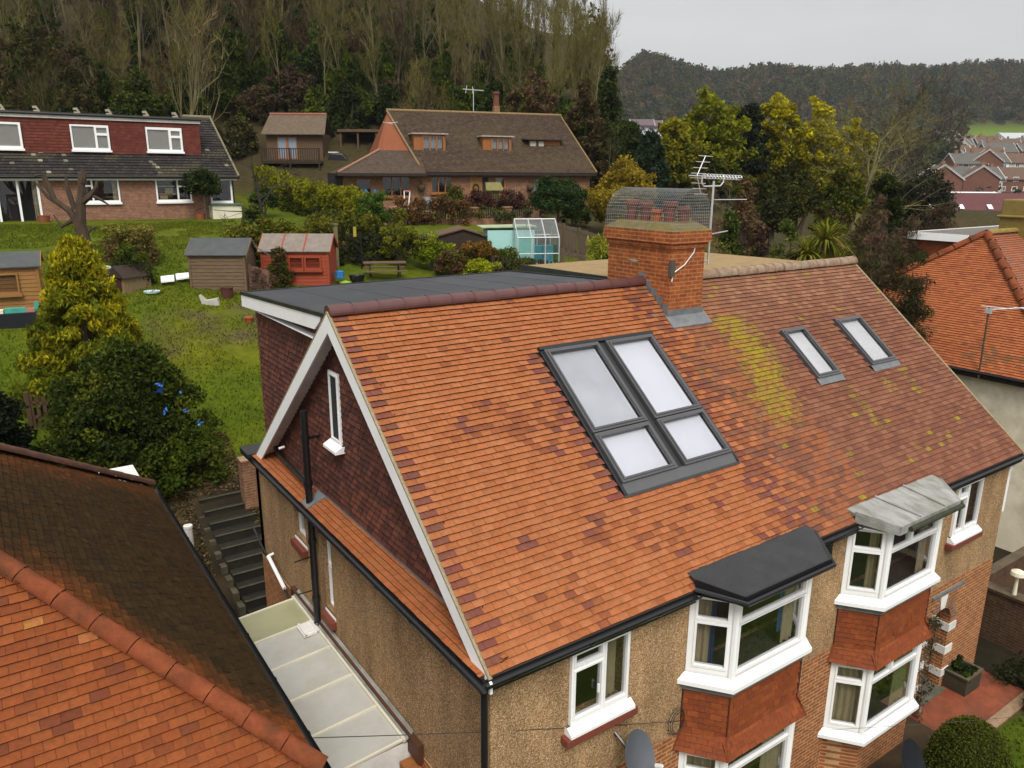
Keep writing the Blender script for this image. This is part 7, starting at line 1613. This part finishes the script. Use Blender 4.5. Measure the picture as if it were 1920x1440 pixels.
branch_tree('mossy_bare_tree','large bare tree with mossy yellow-green limbs right of the yellow row','tree',9.5,342,spread=.55,levels=3,n1=12,n2=8,r0=.22,first=.25,bark=M('mossy_bark',(.20,.18,.07),.9,.4,4),twigcol=(.20,.18,.055),twigs=12,twl=1.1,twr=.014,upb=.3,limb=.62,loc=(*at(1590,49),gz(*at(1590,49))-.6))
branch_tree('leaning_bare_tree','dark leaning bare tree before the valley houses','tree',10.5,343,spread=.5,levels=3,n1=12,n2=8,r0=.20,first=.3,bark=M('black_bark'),twigcol=(.075,.055,.035),twigs=12,twl=1.2,twr=.014,upb=.3,limb=.55,lean=.25,loc=(*at(1655,54),gz(*at(1655,54))-.5))
branch_tree('bare_tree','thin bare brown tree behind the aerial mast','tree',5.5,344,spread=.5,levels=3,n1=9,n2=6,r0=.10,first=.25,bark=BARKP,twigcol=(.14,.095,.04),twigs=9,twl=.8,twr=.010,upb=.4,limb=.6,loc=(*at(1392,40),gz(*at(1392,40))))
# --- far hillside woods and valley planting: nobody could count these
def far_wood(name, label, cells, seed, leaf, per, ht, pals):
    rng = np.random.default_rng(seed); C = []; K = []; S_ = []
    for (s, a) in cells:
        x, y = xy(s, a*s); z = gz(x,y); h = ht*rng.uniform(.7,1.25); r = h*.38
        kk = int((nse(x*.012,y*.012,seed)*.5+.5+rng.normal()*.22)*len(pals)) % len(pals); p_ = np.array(pals[kk])*rng.uniform(.65,1.35)
        d = rng.normal(size=(per,3)); d /= np.linalg.norm(d,axis=1)[:,None]; d *= (rng.random(per)**.4)[:,None]
        C.append(np.array((x,y,z+h*.55))+d*np.array((r,r,h*.5))); K.append(p_*(1+rng.normal(size=(per,1))*.2)); S_.append(np.full(per, leaf*rng.uniform(.7,1.3)))
    o = leafmesh(name, np.concatenate(C), np.concatenate(S_), np.clip(np.concatenate(K),.003,.9), LEAF, None, seed, aspect=.95, up=.2)
    o['kind'] = 'stuff'; o['label'] = label; o['category'] = 'wood'
rng = np.random.default_rng(9); cells = []
s = 545
while s < 800:
    for a in np.arange(.06, .80, 7.0/s):
        if s > 552 or a < .555: cells.append((s+rng.uniform(-4,4), a+rng.uniform(-4,4)/s))
    s += 9.0
for s in range(285, 545, 9):
    for a in np.arange(.06, .57, 8.0/s):
        if a > .555: continue
        cells.append((s+rng.uniform(-4,4), a+rng.uniform(-4,4)/s))
FP_ = [(.045,.044,.014),(.070,.050,.018),(.030,.044,.012),(.085,.058,.024),(.065,.068,.014),(.024,.042,.020),(.05,.055,.016)]
far_wood('distant_wood','misty brown and green wood covering the far hillside',cells,21,1.9,70,9.5,FP_)
cells = []
for s in range(95, 285, 6):
    for a in np.arange(.10, .50, 5.5/s):
        cells.append((s+rng.uniform(-3,3), a+rng.uniform(-2,2)/s))
far_wood('valley_trees','brown-green tree cover falling into the valley behind the yellow trees',cells,22,.9,40,6,FP_)
cells = []
for k in range(330):
    s = rng.uniform(160, 488); a = rng.uniform(.50,.72)
    cells.append((s, a))
far_wood('valley_hedges','dark garden shrubs scattered among the valley houses',cells,23,.8,26,3.2,[(.03,.045,.012),(.05,.06,.015),(.06,.045,.03)])
# --- grass blades on the near lawns
def grass():
    rng = np.random.default_rng(4); P = []
    while len(P) < 70000:
        x, y = rng.uniform(-9,7.5), rng.uniform(13.8,37)
        if nse(x*.5,y*.5,9) < -.28: continue
        if 2.0 < x < 5 and 20.8 < y < 21.2: continue
        P.append((x,y,gz(x,y)))
    for k in range(5000):
        P.append((rng.uniform(8,16),rng.uniform(-5,-1.3),-5.16))
    P = np.array(P); n = len(P); h = rng.uniform(.05,.16,n)
    K = np.array([ground_col(p[0],p[1]) for p in P])*rng.uniform(.9,1.45,(n,1))
    ax = np.tile(np.array((0,0,1.0)),(n,1))
    o = leafmesh('lawn_grass', P+np.array((0,0,.015)), h*.95, K, LEAF, None, 4, aspect=.35, axis=ax)
    o['kind'] = 'stuff'; o['label'] = 'rough green grass of the sloping lawns'; o['category'] = 'grass'
grass()
def litter():
    rng = np.random.default_rng(14); P = []
    while len(P) < 9000:
        x, y = rng.uniform(-2.2,.9), rng.uniform(9.6,15.2)
        if -.55 < x < .7 and 9.7 < y < 13.1: continue
        P.append((x,y,gz(x,y)+.02))
    P = np.array(P); n = len(P); C = np.array([(.20,.13,.06),(.13,.085,.045),(.26,.18,.09),(.06,.045,.025),(.08,.09,.02)])[rng.integers(0,5,n)]*rng.uniform(.7,1.3,(n,1))
    o = leafmesh('leaf_litter', P, .085, C, LEAF, None, 15, aspect=.7, axis=rng.normal(size=(n,3))*np.array((1,1,.2)))
    o['kind'] = 'stuff'; o['label'] = 'fallen leaves and chippings on the bank by the steps'; o['category'] = 'leaf litter'
litter()

# ------------------------------------------------------------------ haze in the valley air
hz = MB(); hz.box(-1300,1700,-500,1900,-60,190); m = bpy.data.materials.new('haze'); m.use_nodes = True; nt = m.node_tree; nt.nodes.remove(nt.nodes['Principled BSDF'])
pv = nt.nodes.new('ShaderNodeVolumePrincipled'); pv.inputs['Color'].default_value = (.80,.83,.88,1); pv.inputs['Density'].default_value = HAZE; nt.links.new(pv.outputs[0], nt.nodes['Material Output'].inputs['Volume'])
o = hz.build('haze', m, None); o['kind'] = 'stuff'; o['label'] = 'thin grey mist in the air of the valley'; o['category'] = 'haze'
